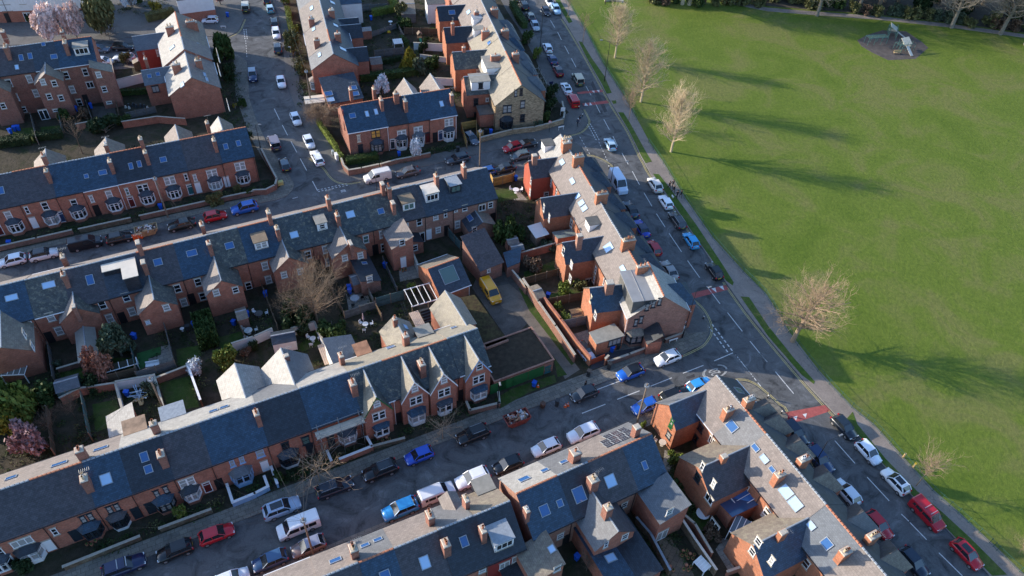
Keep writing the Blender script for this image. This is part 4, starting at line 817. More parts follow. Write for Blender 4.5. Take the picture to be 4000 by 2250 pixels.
wb = B1.wing(T(2,1,480,960), 7.4, 5.0, 2.3, near='q', right='d', wall=BRICK_ORANGE); wb.wins(2, 1, [(562,1170,'v'),(550,1300,'v'),(485,1040,'s')]).chim(2, 1, 640, 885, 9.2, 0, .8, .9, mt=BRICK_PALE); wb.wins(2, 1, [(725,1325,'l')], 'r')
B1.wins(2, 1, [(370,400,'n'),(560,780,'s'),(790,1220,'n'),(775,1310,'n'),(870,1335,'n'),(420,490,'n')])
for x, y in [(745,150),(840,285),(960,495),(1040,670),(1215,895),(1320,1060)]: fbay(B1, 2, 1, x, y, 7.4, 2.0, 'd', 'd', 1.3)
# single-storey additions behind the park-side terrace
B1.wing(T(2,1,470,860), 3.6, 2.7, 1.3, kind='monoL', near=mat("clear_sheeting", (.16, .20, .20), .2, .1), L=3.2, name='lean_to')
# corner house
BC = Row(frpx(T(2,2,965,60), T(2,2,1085,350), 5.7), 4.9, 9.8, 5.7, 9.7, group=None, chm=BRICK_PALE)
ec = BC.fr.L(G(T(2,2,1085,350), 5.7))[0]
hc = BC.house(ec - 7.2, ec, "tall brick corner house at the junction with grey flat-roofed dormer and porch", BRICK_PALE, 'w', 'w', ew='E', name="corner_house")
hcm = Matrix.Translation(BC.fr.W(ec - 3.5, .6, 0)) @ Matrix.Rotation(BC.fr.a, 4, 'Z')
def corner_bits():
    b = MB(); b.box(-3.1, 3.1, 0, 3.6, 6.1, 8.75); o = place(hc, b.mesh("dormer", FELT_DARK), 'dormer', hcm)
    t = MB(); t.box(-3.25, 3.25, -.15, 3.75, 8.754, 8.85); t.box(-3.25, 3.25, 1.5, 1.62, 8.85, 8.9); place(hc, t.mesh("dormer_roof", mat("grey_membrane", (.27, .27, .27), .6, .12, .5)), 'dormer_roof', hcm, o, hcm)
    for x, y in ((990, 125), (1040, 215)): win(hc, T(2,2,x,y), BC.fr.W(0, .6, 0), -BC.fr.n, 'v', 'w')
corner_bits()
BC.wins(2, 2, [(1275,240,'n','k','c'),(1335,212,'n','k','c'),(1392,190,'n','k','c'),(1168,388,'n','k','c'),(1217,360,'n','k','c')], 'E')
bay(hc, T(2,2,1172,535), BC.fr.W(ec, 0, 0), BC.fr.u, 'k', 2.8, .8, 'o', BRICK_PALE)
def porch():
    P = hit(T(2,2,1345,430), BC.fr.W(ec + 1.3, 0, 0), BC.fr.u); u, n, z = BC.fr.L(P); M = Matrix.Translation(BC.fr.W(ec, n, 0)) @ Matrix.Rotation(BC.fr.a, 4, 'Z')
    b = MB(); b.box(0, 2.6, -1.1, 1.1, -.1, 2.7); o = place(hc, b.mesh("porch", BRICK), 'porch', M)
    t = MB(); t.slab((-.0, -1.3, 2.6), (2.8, -1.3, 2.6), (2.8, .9, 4.2), (0, .9, 4.2), .08); t.slab((2.8, 1.3, 3.9), (0, 1.3, 3.9), (0, .9, 4.2), (2.8, .9, 4.2), .08); place(hc, t.mesh("porch_roof", SL['k']), 'porch_roof', M, o, M)
porch()
wc = BC.wing(T(2,2,740,60), 7.4, 4.9, 2.6, kind='gable', near='o', right='b', wall=BRICK_ORANGE); wc.wins(2, 2, [(787,320,'v'),(745,165,'n','c')]).chim(2, 2, 925, 0, 8.8, 0, 1.0, 1.2, mt=BRICK_PALE); wc.wins(2, 2, [(800,300,'n')], 'l')
def flatext():
    pa, pb, pc, pd = [G(T(2,2,*p), 2.9) for p in ((735,480),(960,400),(1055,510),(800,585))]; b = MB(); M0 = root_m(hc); inv = M0.inverted()
    q = [inv @ v for v in (pa, pd, pc, pb)]; poly = [(v.x, v.y) for v in q]
    A = sum(poly[i][0] * poly[(i + 1) % 4][1] - poly[(i + 1) % 4][0] * poly[i][1] for i in range(4)); poly = poly if A > 0 else poly[::-1]
    b.prism(poly, -.1, 2.8); o = b.build("side_extension", BRICK_ORANGE, hc); cx = sum(p[0] for p in poly) / 4; cy = sum(p[1] for p in poly) / 4
    t = MB(); t.prism([(cx + (x - cx) * 1.06, cy + (y - cy) * 1.06) for x, y in poly], 2.8, 2.95); t.build("side_extension_roof", FELT, o)
    N = (pd - pc).cross(Vector((0, 0, 1))).normalized(); N = N if N.y < 0 else -N; win(hc, T(2,2,968,570), pc, N, 't', 'k', 'c')
flatext()
fbay(BC, 2, 2, 1400, 30, 7.9, 2.3, 'b', 'b', 1.6)
# lower park-side terrace
B2r = Row(Frame((30.8, 50.9), -61.2), 4.1, 8.4, 5.6, 8.8, group="houses of the park-side terrace south of the junction", chm=BRICK_ORANGE)
for u0, u1, nr, lab in [(-13.9, -8, 'q', "north end house of the lower park-side terrace at the junction, worn pink slates"), (-8, -3.9, 'y', "lower park-side terrace house with new grey slates"), (-3.9, 1.5, 'q', "lower park-side house with two small rooflights and brown-roofed wing"),
        (1.5, 6.8, 'q', "lower park-side house with two large bright rooflights"), (6.8, 12.5, 't', "lower park-side house with smooth blue-grey slates"), (12.5, 18, 'q', "lower park-side house with worn pink slates at the bottom edge"), (18, 24, 'q', "southernmost park-side house cut by the bottom edge")]:
    B2r.house(u0, u1, lab, BRICK_ORANGE, nr, 'd', ew='W' if u0 < -13 else False)
B2r.skies(2, 2, [(2075,1365,1.5,1.2,'b')]); B2r.skies(2, 3, [(2075,40,1.6,1.1,'b'),(2297,240,1.1,.7,'b'),(2380,345,1.2,.8,'w')][1:])
B2r.skies(3, 3, [(40,445,.9,.6),(170,655,1.6,1.3,'w'),(258,768,1.6,1.3,'w'),(408,975,1.0,.8,'w'),(555,1145,1.2,1.1)]); B2r.skies(2, 2, [(2140,1030,1.0,1.8,'g')], 'F')
B2r.chims(2, 2, [(2050,1195,10.6,4,.8,1.3),(2245,1100,10.6,4,.8,1.5)]); B2r.chims(3, 3, [(345,335,10.6,3,.8,1.5),(120,480,10.5,2,.8,1.3),(740,1210,10.5,3,.8,1.3),(1000,1060,10.6,3,.8,1.5)])
wd = B2r.wing(T(2,2,1490,1160), 7.3, 4.9, 2.3, near='y', right='b', wall=BRICK_ORANGE); wd.wins(2, 2, [(1510,1330,'n','g')]); wd.wins(2, 3, [(1500,20,'n','g'),(1478,120,'v','k')])
wd = B2r.wing(T(2,3,1890,375), 7.2, 4.7, 3.4, near='o', right='n', wall=BRICK_ORANGE, L=5.4); wd.wins(2, 3, [(1797,415,'n'),(1902,580,'n'),(1860,720,'l'),(1965,855,'F'),(1750,520,'s','k')]).chim(2, 3, 2005, 310, 8.2, 0, .7, .8)
wd = B2r.wing(T(3,3,-40,1110), 7.2, 4.7, 3.0, near='o', right='b', wall=BRICK_ORANGE, L=5.8); wd.wins(3, 3, [(35,1305,'n')]).chim(3, 3, 150, 1030, 8.4, 0, .6, 1.0); wd.wins(2, 3, [(2325,1125,'v'),(2268,1220,'v')])
B2r.wins(2, 3, [(1780,55,'v','k'),(1730,150,'v','k'),(1890,180,'l'),(2205,615,'s'),(2390,870,'s')]); B2r.wins(3, 3, [(-10,850,'s'),(360,1330,'s')])
for (c, r, x, y) in [(3,3,300,175),(3,3,560,480),(3,3,880,865),(3,3,1220,1215),(2,2,2330,1190),(2,2,2390,1320)]: fbay(B2r, c, r, x - 60, y + 20, 7.5, 1.75, 'o' if (c, x) != (3, 880) else 't', 'n', 1.6)
B2r.wing(T(2,3,2060,750), 3.3, 2.5, 1.6, kind='monoL', near=glass("blue_glazing", (.05, .10, .20), .1), L=3.6, name='conservatory')
# ------------------------------------------------------------------ stone corner house and terrace running up the park road
B0 = Row(Frame((-9.4, 144.9), -73.7), 5.2, 10.4, 5.8, 10.0, group="houses of the upper park-side terrace", chm=BRICK)
for u0, u1, nr, wl_, lab in [(-45, -38, 'q', BRICK, "most distant house of the upper park-side terrace, at the top edge"), (-38, -32, 'q', BRICK, "upper park-side terrace house under the top edge of the picture"), (-32, -26, 'q', BRICK, "upper park-side terrace house beside the white extension"), (-26, -19.5, 'q', BRICK, "upper park-side house with black-tiled wing and blue rooflight"), (-19.5, -13, 'q', BRICK, "upper park-side house with white-cheeked dormer next to a tall chimney"),
        (-13, -6.5, 's', BRICK, "upper park-side house with pale mottled slates"), (-6.5, -.5, 's', BRICK, "upper park-side house with large felt-roofed dormer"), (-.5, 5.5, 's', BRICK, "upper park-side house adjoining the stone house"), (5.5, 13, 's', STONE_WALL, "sandstone end house with dark bays and lit stone-slate roof")]:
    B0.house(u0, u1, lab, wl_, nr, 'd', ew='E' if u1 > 12 else False)
B0.wins(2, 0, [(35,880,'n','k','c'),(87,868,'n','k'),(100,985,'s','k','c'),(98,1115,'s','k')], 'E')
bay(B0.H[-1][2], T(1,0,2370,1160), B0.fr.W(13, 0, 0), B0.fr.u, 'k', 2.6, .9, 'k', STONE_WALL); B0.wins(1, 0, [(2370,1030,'d','k','c')], 'E')
B0.skies(1, 0, [(2005,115,1.6,1.0,'w'),(2200,405,1.2,.9)]); B0.dormer(1, 0, 2050, 340, 1.8, 1.8, k=None, cheek=UPVC, top=FELT); B0.dormer(1, 0, 2040, 230, 2.0, 1.7, k=None, cheek=UPVC, top=LEAD)
B0.dormer(1, 0, 2150, 690, 5.0, 2.4, k=None, top=FELT, cheek=UPVC)
B0.chims(1, 0, [(2165,285,11.8,2,.9,1.6),(2260,515,11.0,1,.9,2.0),(2080,105,11.4,2),(2250,80,11.6,3,.9,1.6),(2350,280,11.6,3,.9,1.6)]); B0.chims(2, 0, [(35,500,11.4,2,.9,1.4)])
for c, r, x, y, z1, z2, hw, nr, rt in [(1,0,1710,60,7.6,5.4,2.7,'k','k'), (1,0,1775,262,7.6,5.4,2.7,'n','k'), (1,0,1855,492,7.8,5.4,2.9,'g','g'), (1,0,1965,722,7.8,5.4,3.0,'g','g')]:
    w0 = B0.wing(T(c, r, x, y), z1, z2, hw, near='q', right=rt, wall=BRICK_ORANGE if x < 1900 else BRICK)
    if x == 1710: w0.sky(1, 0, [(1848,118,1.5,1.1,'b')], 'R')
    if x == 1775: w0.chim(1, 0, 1855, 215, 9.2, 1, .7, .7)
    if x == 1855: w0.chim(1, 0, 1960, 440, 8.8, 1, .7, .7); w0.wins(1, 0, [(2098,685,'v','c')], 'r')
    if x == 1965:
        w0.wins(1, 0, [(2075,965,'s','k'),(2182,942,'q','w'),(2078,1095,'s','k')], 'r')
        b = MB(); P = hit(T(1,0,2120,850), w0.pls['R'][0], w0.pls['R'][1]); M = Matrix.Translation(P) @ Matrix.Rotation(B0.fr.a + R(90), 4, 'Z'); b.box(-1.9, 1.9, 0, 3.2, -.2, 1.9); o = place(w0.root, b.mesh("dormer", UPVC), 'dormer', M)
        t = MB(); t.box(-2.05, 2.05, -.15, 3.3, 1.904, 2.0); place(w0.root, t.mesh("dormer_roof", FELT), 'dormer_roof', M, o, M); N = (Matrix.Rotation(B0.fr.a + R(90), 3, 'Z') @ Vector((0, -1, 0))); win(w0.root, T(1,0,2120,810), P, N, 'v', 'k')
for x, y in [(60,350),(20,350)][:1]: fbay(B0, 2, 0, x, y, 7.6, 2.0, 'b', 'b', 1.2)
for x, y in [(100,480),(150,570),(200,720),(20,180),(30,250)]: fbay(B0, 2, 0, x, y, 7.6, 1.9, 't', 't', 1.4)
B0.wing(T(1,0,2150,1030), 3.2, 3.0, 1.7, kind='flat', near=FELT_DARK, L=2.6, name='lean_to')
# ------------------------------------------------------------------ terrace right of the climbing side road
BM = Row(Frame((-48.1, 153.4), -71.1), 4.85, 9.7, 5.6, 8.8, group="houses of the terrace right of the climbing road", chm=BRICK)
for u0, u1, nr, f_, lab in [(-40, -33, 'p', 'd', "climbing road terrace house at the top edge of the picture"), (-33, -27, 'p', 'd', "climbing road terrace house near the top edge"), (-27, -21.5, 'p', 'd', "climbing road terrace house under the top edge with grey slates"), (-21.5, -15.5, 'y', 'd', "climbing road terrace house with pale grey slates by the top edge"),
        (-15.5, -9.8, 'p', 'd', "climbing road terrace house with a long rooflight on its sunny slope"), (-9.8, -4.1, 'p', 'd', "climbing road terrace house between the two ridge chimneys"), (-4.1, 1.4, 'q', 'd', "climbing road terrace house with small lit rooflight behind the pollarded tree"), (1.4, 6.9, 'q', 'd', "climbing road terrace house next to the end house, stack with aerial"),
        (6.9, 12.2, 'y', 'd', "end house of the climbing road terrace with a broad blank brick gable")]:
    BM.house(u0, u1, lab, BRICK, nr, f_, ew='E' if u1 > 12 else False)
BM.skies(1, 0, [(525,78,1.8,.9,'w'),(545,275,1.5,.9,'w'),(600,518,1.6,.8,'w')]); BM.skies(1, 0, [(720,25,1.3,1.3,'w'),(750,240,1.2,1.2,'w'),(820,465,1.2,1.5,'w')], 'F')
BM.chims(1, 0, [(520,170,10.2,3,.8,1.2),(570,370,10.4,3,.8,1.2),(710,90,10.4,2,.8,1.2),(768,310,10.2,1,.8,1.2)])
for c, r, x, y, rt in [(1,0,960,165,'t'),(1,0,985,225,'k'),(1,0,1040,440,'k')]:
    BM.wing(T(c, r, x, y), 6.8, 4.8, 2.2, 'F', 'gable', near='k', right='d', wall=BRICK if x != 960 else RENDER)
BM.wins(1, 0, [(385,30,'l'),(395,120,'v'),(410,215,'v'),(430,340,'l'),(445,450,'l'),(460,560,'l'),(485,680,'v','k')]); BM.bays(1, 0, [(525,820,'w',2.2,.8,'q')])
BM.wins(1, 0, [(770,780,'v','k')], 'E')
# ------------------------------------------------------------------ pale-roofed houses left of the climbing road
BL = Row(Frame((-73.9, 139.5), -64.5), 4.9, 9.8, 5.6, 8.8, group="pale-roofed houses left of the climbing road", chm=BRICK)
for u0, u1, nr, f_, lab in [(-17, -10.5, 'w', 'o', "northern pale-roofed house with a tall twin chimney"), (-10.5, -4, 'w', 'o', "pale-roofed house second from the north with red painted wing"), (-4, 1.5, 'w', 'p', "pale-roofed house with a single rooflight between the chimneys"), (1.5, 6.7, 'w', 'p', "pale-roofed house behind the stack beside the cut-in roof terrace"), (6.7, 12.2, 'w', 'p', "southern end pale-roofed house with huge blank brick side wall")]:
    BL.house(u0, u1, lab, BRICK, nr, f_, ew='E' if u1 > 12 else 'W' if u0 < -16 else False, dz={-4: .5}.get(u0, 0))
BL.skies(0, 0, [(1625,450,1.1,1.3,'w'),(1720,800,1.6,.9,'w')]); BL.skies(0, 0, [(1870,425,1.6,.6,'w'),(1930,705,1.6,.6),(1950,750,1.6,.6)], 'F')
BL.chims(0, 0, [(1655,600,10.4,2,.9,1.6),(1865,560,10.4,3,.9,1.2),(1595,245,10.6,2,.9,1.6),(1790,195,10.4,4,.9,1.8),(1820,205,10.4,0,.9,1.5)])
for px, z1, z2, hw, nr, rt, wl_ in [(T(0,0,1250,345), 6.8, 5.0, 2.8, 'd', 't', PAINT_RED), (T(0,0,1335,665), 6.6, 4.9, 2.8, 'd', 't', BRICK)]:
    w0 = BL.wing(px, z1, z2, hw, near=nr, right=rt, wall=wl_)
    if wl_ is PAINT_RED: w0.wins(0, 0, [(1490,500,'n')], 'r')
    else: w0.sky(0, 0, [(1410,720,.8,.9),(1490,700,.8,.9)], 'R').wins(0, 0, [(1468,840,'l','k')], 'r').chim(0, 0, 1368, 550, 8.2, 2, .6, .6)
BL.bays(0, 0, [], ); 
for x, y in [(2055,525),(2065,660),(2150,990)]:
    pl = BL.planeF(); px = T(0, 0, x, y); h = BL.rootat(px, pl); win(h[2], px, pl[0], pl[1], 'l', 'w')
# ------------------------------------------------------------------ white rendered houses at the top edge
def block(name, label, fr, w, d, he, hr, wall, roof, roof2=None, kind='gable', cat='house', ov=.25, group=None, near_ang=None, base=-.1, band=None):
    r = mk_root(name, label, cat, fr.W(w / 2, d / 2, 0), fr.a, group); x, y = w / 2 - ov, d / 2 - ov
    b = MB(); rz = he
    if kind == 'gable':
        b.v += [(-x, -y, base), (x, -y, base), (x, y, base), (-x, y, base), (-x, -y, he), (x, -y, he), (x, 0, hr - .06), (x, y, he), (-x, y, he), (-x, 0, hr - .06)]
        b.f += [(0, 1, 5, 4), (1, 2, 7, 6, 5), (2, 3, 8, 7), (3, 0, 4, 9, 8)]; b.m += [0] * 4
    elif kind == 'mono':
        b.v += [(-x, -y, base), (x, -y, base), (x, y, base), (-x, y, base), (-x, -y, he), (x, -y, he), (x, y, hr), (-x, y, hr)]; b.f += [(0, 1, 5, 4), (1, 2, 6, 5), (2, 3, 7, 6), (3, 0, 4, 7)]; b.m += [0] * 4
    else: b.box(-x, x, -y, y, base, he - .02)
    wo = b.build("wall", wall, r)
    if band: q = MB(); q.box(-x - .02, x + .02, -y - .02, y + .02, band[0], band[1]); q.build("rendered_upper_wall", band[2], r)
    t = MB(); X, Y = w / 2, d / 2
    if kind == 'gable': t.slab((-X, -Y, he - .02), (X, -Y, he - .02), (X, 0, hr), (-X, 0, hr), .055, 0); t.slab((X, Y, he - .02), (-X, Y, he - .02), (-X, 0, hr), (X, 0, hr), .055, 1); t.box(-X, X, -.12, .12, hr - .03, hr + .06, 2, top=.04)
    elif kind == 'mono': t.slab((-X, -Y, he), (X, -Y, he), (X, Y, hr + .08), (-X, Y, hr + .08), .07, 0)
    elif kind == 'hip':
        k = min(X, Y); a, c = (-X + k, 0, hr), (X - k, 0, hr)
        t.slab((-X, -Y, he), (X, -Y, he), c, a, .06, 0); t.slab((X, Y, he), (-X, Y, he), a, c, .06, 1); t.tri((X, -Y, he), (X, Y, he), c, .06, 0); t.tri((-X, Y, he), (-X, -Y, he), a, .06, 0)
    else: t.box(-X, X, -Y, Y, he, he + .12, 0)
    ms = [SL[q] if isinstance(q, str) else q for q in (roof, roof2 or roof)] + [LEAD]
    t.build("roof", ms, r); return r
f5 = frpx(T(0,0,120,215), T(0,0,885,180), 0)
ws = Row(f5, 4.5, 9, 5.6, 8.6, ov=0, group="white rendered houses at the top left edge")
kk = (G(T(0,0,885,180)) - G(T(0,0,120,215))).length / 765
for u0, u1, lab in [(-12 * 1.0, 0 * kk, "white rendered house in the top left corner with a garage opening"), (0 * kk, 365 * kk, "white upper-storey house with left bay and glazed porch door"), (365 * kk, 765 * kk, "white upper-storey house with right bay and brown porch")]:
    h = ws.house(u0, u1, lab, BRICK, 'o', 'o', dz=0); q = MB(); q.box(-(u1 - u0) / 2 - .0, (u1 - u0) / 2 - .02, -4.53, 4.4, 2.75, 5.6); q.build("rendered_upper_wall", RENDER, h)
ws.wins(0, 0, [(255,140,'F'),(765,60,'F','k'),(60,75,'t'),(205,10,'l'),(85,200,'P')]); ws.bays(0, 0, [(430,110,'w',2.6,.8,'k'),(600,85,'w',2.6,.8,'k')])
f6 = frpx(T(0,0,1725,235), T(0,0,2055,190), 0)
block("detached_house", "white rendered house over red brick at the top edge by the white hatchback", f6, (G(T(0,0,2055,190)) - G(T(0,0,1725,235))).length, 8, 5.8, 8.5, BRICK, 'o', ov=.05, band=(2.6, 5.8, RENDER))
# long dark-roofed annex with rooflights beside the blank gable
fx = frpx(T(1,0,680,985), T(1,0,1020,925), 2.9); wx = (G(T(1,0,1020,925), 2.9) - G(T(1,0,680,985), 2.9)).length
ex = block("single_storey_annex", "single-storey annex with dark slates and four rooflights below the blank brick gable", fx, wx, 7.2, 2.9, 4.9, BRICK, 'd', 'd', kind='mono', cat='annex')
n_ = (fx.W(0, 0, 2.9) - fx.W(0, 7.2, 4.98)); Np = Vector((0, 0, 0)); sl_ = 2.08 / 7.2; Np = (-fx.n * sl_ + Vector((0, 0, 1))).normalized()
for x, y, g_ in [(685,885,'b'),(702,940,'w'),(915,830,'b'),(935,885,'b')]: skylight(ex, T(1,0,x,y), fx.W(0, 0, 2.92), Np, 1.6, 1.2, g_)
# ------------------------------------------------------------------ workshops, sheds and garages in the yards
WS = Row(frpx(T(1,2,1740,140), T(1,2,2025,32), 2.5), 4.0, 8.0, 2.5, 5.0, chm=BRICK)
kw_ = (G(T(1,2,2025,32), 2.5) - G(T(1,2,1740,140), 2.5)).length
wsr = WS.house(0, kw_, "brick workshop with a large patent-glazed rooflight in the yard", BRICK_ORANGE, 'd', 'o', name="brick_workshop", cat="workshop", ew=True)
skylight(wsr, T(1,1,1820,1265), *WS.roofN(), 2.6, 2.6, 'g')
fs = frpx(T(1,1,2115,1235), T(1,1,2345,1145), 3.2); wsh = (G(T(1,1,2345,1145), 3.2) - G(T(1,1,2115,1235), 3.2)).length
sh = block("slate_store", "long slate-roofed brick store behind the yellow van", fs, wsh, 6.4, 3.2, 5.6, BRICK_SHED, 'n', kind='mono', cat='store')
win(sh, T(1,1,2195,1225), fs.W(0, .25, 0), -fs.n, 'q', 'w'); 
fg = frpx(T(1,2,2245,955), T(2,2,402,742), 2.6); wg = (G(T(2,2,402,742), 2.6) - G(T(1,2,2245,955), 2.6)).length
gar = block("garage_row", "brick garage row with green doors under a mossy roof", fg, wg, 7.0, 2.5, 2.6, BRICK_SHED, mat("mossy_roofing", (.040, .028, .016), .95, .5, 1.5), kind='flat', cat='garage', ov=.1)
for x, y, k in ((75, 920, 1.9), (225, 870, 2.2), (-130, 1000, 2.2), (-60, 960, 2)):
    P = hit(T(2, 2, x, y), fg.W(0, .1, 0), -fg.n); b = MB(); b.box(-1.25, 1.25, -.06, .01, -1.02, 1.0); b.box(-.02, .02, -.09, -.06, -1.0, .98); M = wallM(P, -fg.n); M.translation.z = 1.15; place(gar, b.mesh("garage_door", GREENP), 'garage_door', M)
q = MB(); [q.box(*a, 2.6, 2.8) for a in ((-wg / 2, wg / 2, -3.5, -3.28), (-wg / 2, wg / 2, 3.28, 3.5), (wg / 2 - .22, wg / 2, -3.28, 3.28), (-wg / 2, -wg / 2 + .22, -3.28, 3.28))]; q.build("parapet", BRICK_PALE, gar)
win(gar, T(2,2,335,828), fg.W(0, .1, 0), -fg.n, 'v', 't', 'g')
pq = [G(T(1,2,*p), 2.6) for p in ((2170,640),(2380,560),(2060,125),(1840,165))]
def polyshed(name, label, cat, pts, z, wall, top, h=.12):
    c = sum(pts, Vector()) / len(pts); r = mk_root(name, label, cat, Vector((c.x, c.y, 0)), 0); poly = [(p.x - c.x, p.y - c.y) for p in pts]
    A = sum(poly[i][0] * poly[(i + 1) % len(poly)][1] - poly[(i + 1) % len(poly)][0] * poly[i][1] for i in range(len(poly))); poly = poly if A > 0 else poly[::-1]
    b = MB(); b.prism([(x * .98, y * .98) for x, y in poly], -.1, z); b.build("wall", wall, r); t = MB(); t.prism(poly, z, z + h); t.build("roof", top, r); return r
rusty = tiles("corrugated_sheeting", (.042, .027, .016), .30, 4, .9, .25, (.05, .035, .02), .2, .5, .95)
cs_ = polyshed("corrugated_store", "low store with rusty moss-streaked corrugated roof between yard and gabled house", "store", pq, 2.5, BRICK_SHED, rusty)
def upstand():
    q = MB(); c = Vector(cs_.location)
    for a, b_ in ((0, 1), (0, 3)):
        A, B_ = pq[a] - c, pq[b_] - c; d = B_ - A; M = Matrix.Translation((A.x, A.y, 0)) @ Matrix.Rotation(math.atan2(d.y, d.x), 4, 'Z'); q.box(0, d.length, -.12, .12, -.1, 2.95, 0, M)
    q.build("parapet", BRICK_PALE, cs_)
upstand()
polyshed("lean_to_store", "small brick store with dark roof right of the yellow van", "store", [G(p, 2.3) for p in (T(1,1,2330,1060),T(2,1,90,1000),T(2,1,75,1150),T(1,1,2370,1200))], 2.3, BRICK_SHED, SL['b'])

aw = frpx(T(2,1,225,920), T(2,1,320,890), 2.6); block("awning_canopy", "pale corrugated canopy behind the park-side wing", aw, 2.6, 3.0, 2.6, 2.9, TIMBER, mat("polycarbonate_roof", (.55, .58, .60), .3, .05), kind='mono', cat='canopy', ov=.5)
# ================================================================== VEHICLES
TYRE = mat("tyre_rubber", (.02, .02, .02), .8, .1); RIM = mat("alloy_rim", (.42, .42, .43), .35, .1, 5, .5, .6)
LAMP = glass("headlamp_glass", (.75, .78, .8), .15); TAIL = glass("tail_lamp_red", (.45, .01, .01), .2); CARGL = glass("car_glass", (.015, .02, .025), .06)
PLW = mat("white_plate", (.75, .75, .72), .5, 0); PLY = mat("yellow_plate", (.72, .55, .06), .5, 0); ROOFBAR = mat("roof_bar_metal", (.5, .5, .5), .3, .1, 3, .5, .6)
PAINTS = {}
def paint(h, metallic=.0):
    if h not in PAINTS:
        mt, nt, b = new_mat("car_paint"); b.inputs["Base Color"].default_value = (*srgb(h), 1); b.inputs["Roughness"].default_value = .32
        b.inputs["Metallic"].default_value = metallic; b.inputs["Coat Weight"].default_value = .7; b.inputs["Coat Roughness"].default_value = .06; PAINTS[h] = mt
    return PAINTS[h]
# L, W, H, bonnet z, shoulder z, windscreen base, roof front, roof rear, rear glass base (x from nose), wheel r, wheelbase
CT = dict(hatch=(4.0, 1.72, 1.48, .92, .98, 1.05, 1.75, 3.35, 3.85, .31, 2.5), super=(3.75, 1.68, 1.5, .92, 1.0, .95, 1.6, 3.25, 3.65, .3, 2.4), mini=(3.75, 1.7, 1.42, .95, .98, 1.25, 1.7, 3.25, 3.6, .31, 2.48),
    estate=(4.65, 1.8, 1.48, .93, .99, 1.3, 2.05, 4.1, 4.5, .33, 2.75), saloon=(4.5, 1.78, 1.42, .93, .99, 1.25, 2.0, 3.35, 3.95, .32, 2.68), suv=(4.5, 1.86, 1.67, 1.05, 1.12, 1.25, 1.95, 3.85, 4.3, .36, 2.65),
    mpv=(4.4, 1.82, 1.8, 1.05, 1.12, 1.0, 1.8, 4.1, 4.32, .32, 2.72), jeep=(4.6, 1.9, 1.95, 1.15, 1.2, 1.35, 1.75, 4.4, 4.5, .4, 2.8), cabrio=(4.3, 1.76, 1.36, .93, .97, 1.3, 1.95, 2.9, 3.5, .32, 2.6), juke=(4.15, 1.77, 1.58, 1.02, 1.08, 1.1, 1.75, 3.3, 3.95, .35, 2.55))
VT = dict(van=(4.95, 1.92, 1.97, 1.15, .85, 1.75, .34, 3.0), bigvan=(5.7, 2.03, 2.5, 1.25, .8, 1.75, .35, 3.6), combi=(4.6, 1.85, 1.84, 1.1, .9, 1.65, .32, 2.8), camper=(5.0, 1.92, 1.99, 1.15, .8, 1.5, .34, 3.0))
CM = {}
def ringloft(b, rings, mi=0):
    i = len(b.v); n = len(rings[0])
    for r in rings: b.v += r
    for k in range(len(rings) - 1):
        for j in range(n):
            j2 = (j + 1) % n; b.f.append((i + k * n + j, i + k * n + j2, i + (k + 1) * n + j2, i + (k + 1) * n + j)); b.m.append(mi)
    b.f.append(tuple(i + j for j in range(n - 1, -1, -1))); b.f.append(tuple(i + (len(rings) - 1) * n + j for j in range(n))); b.m += [mi, mi]
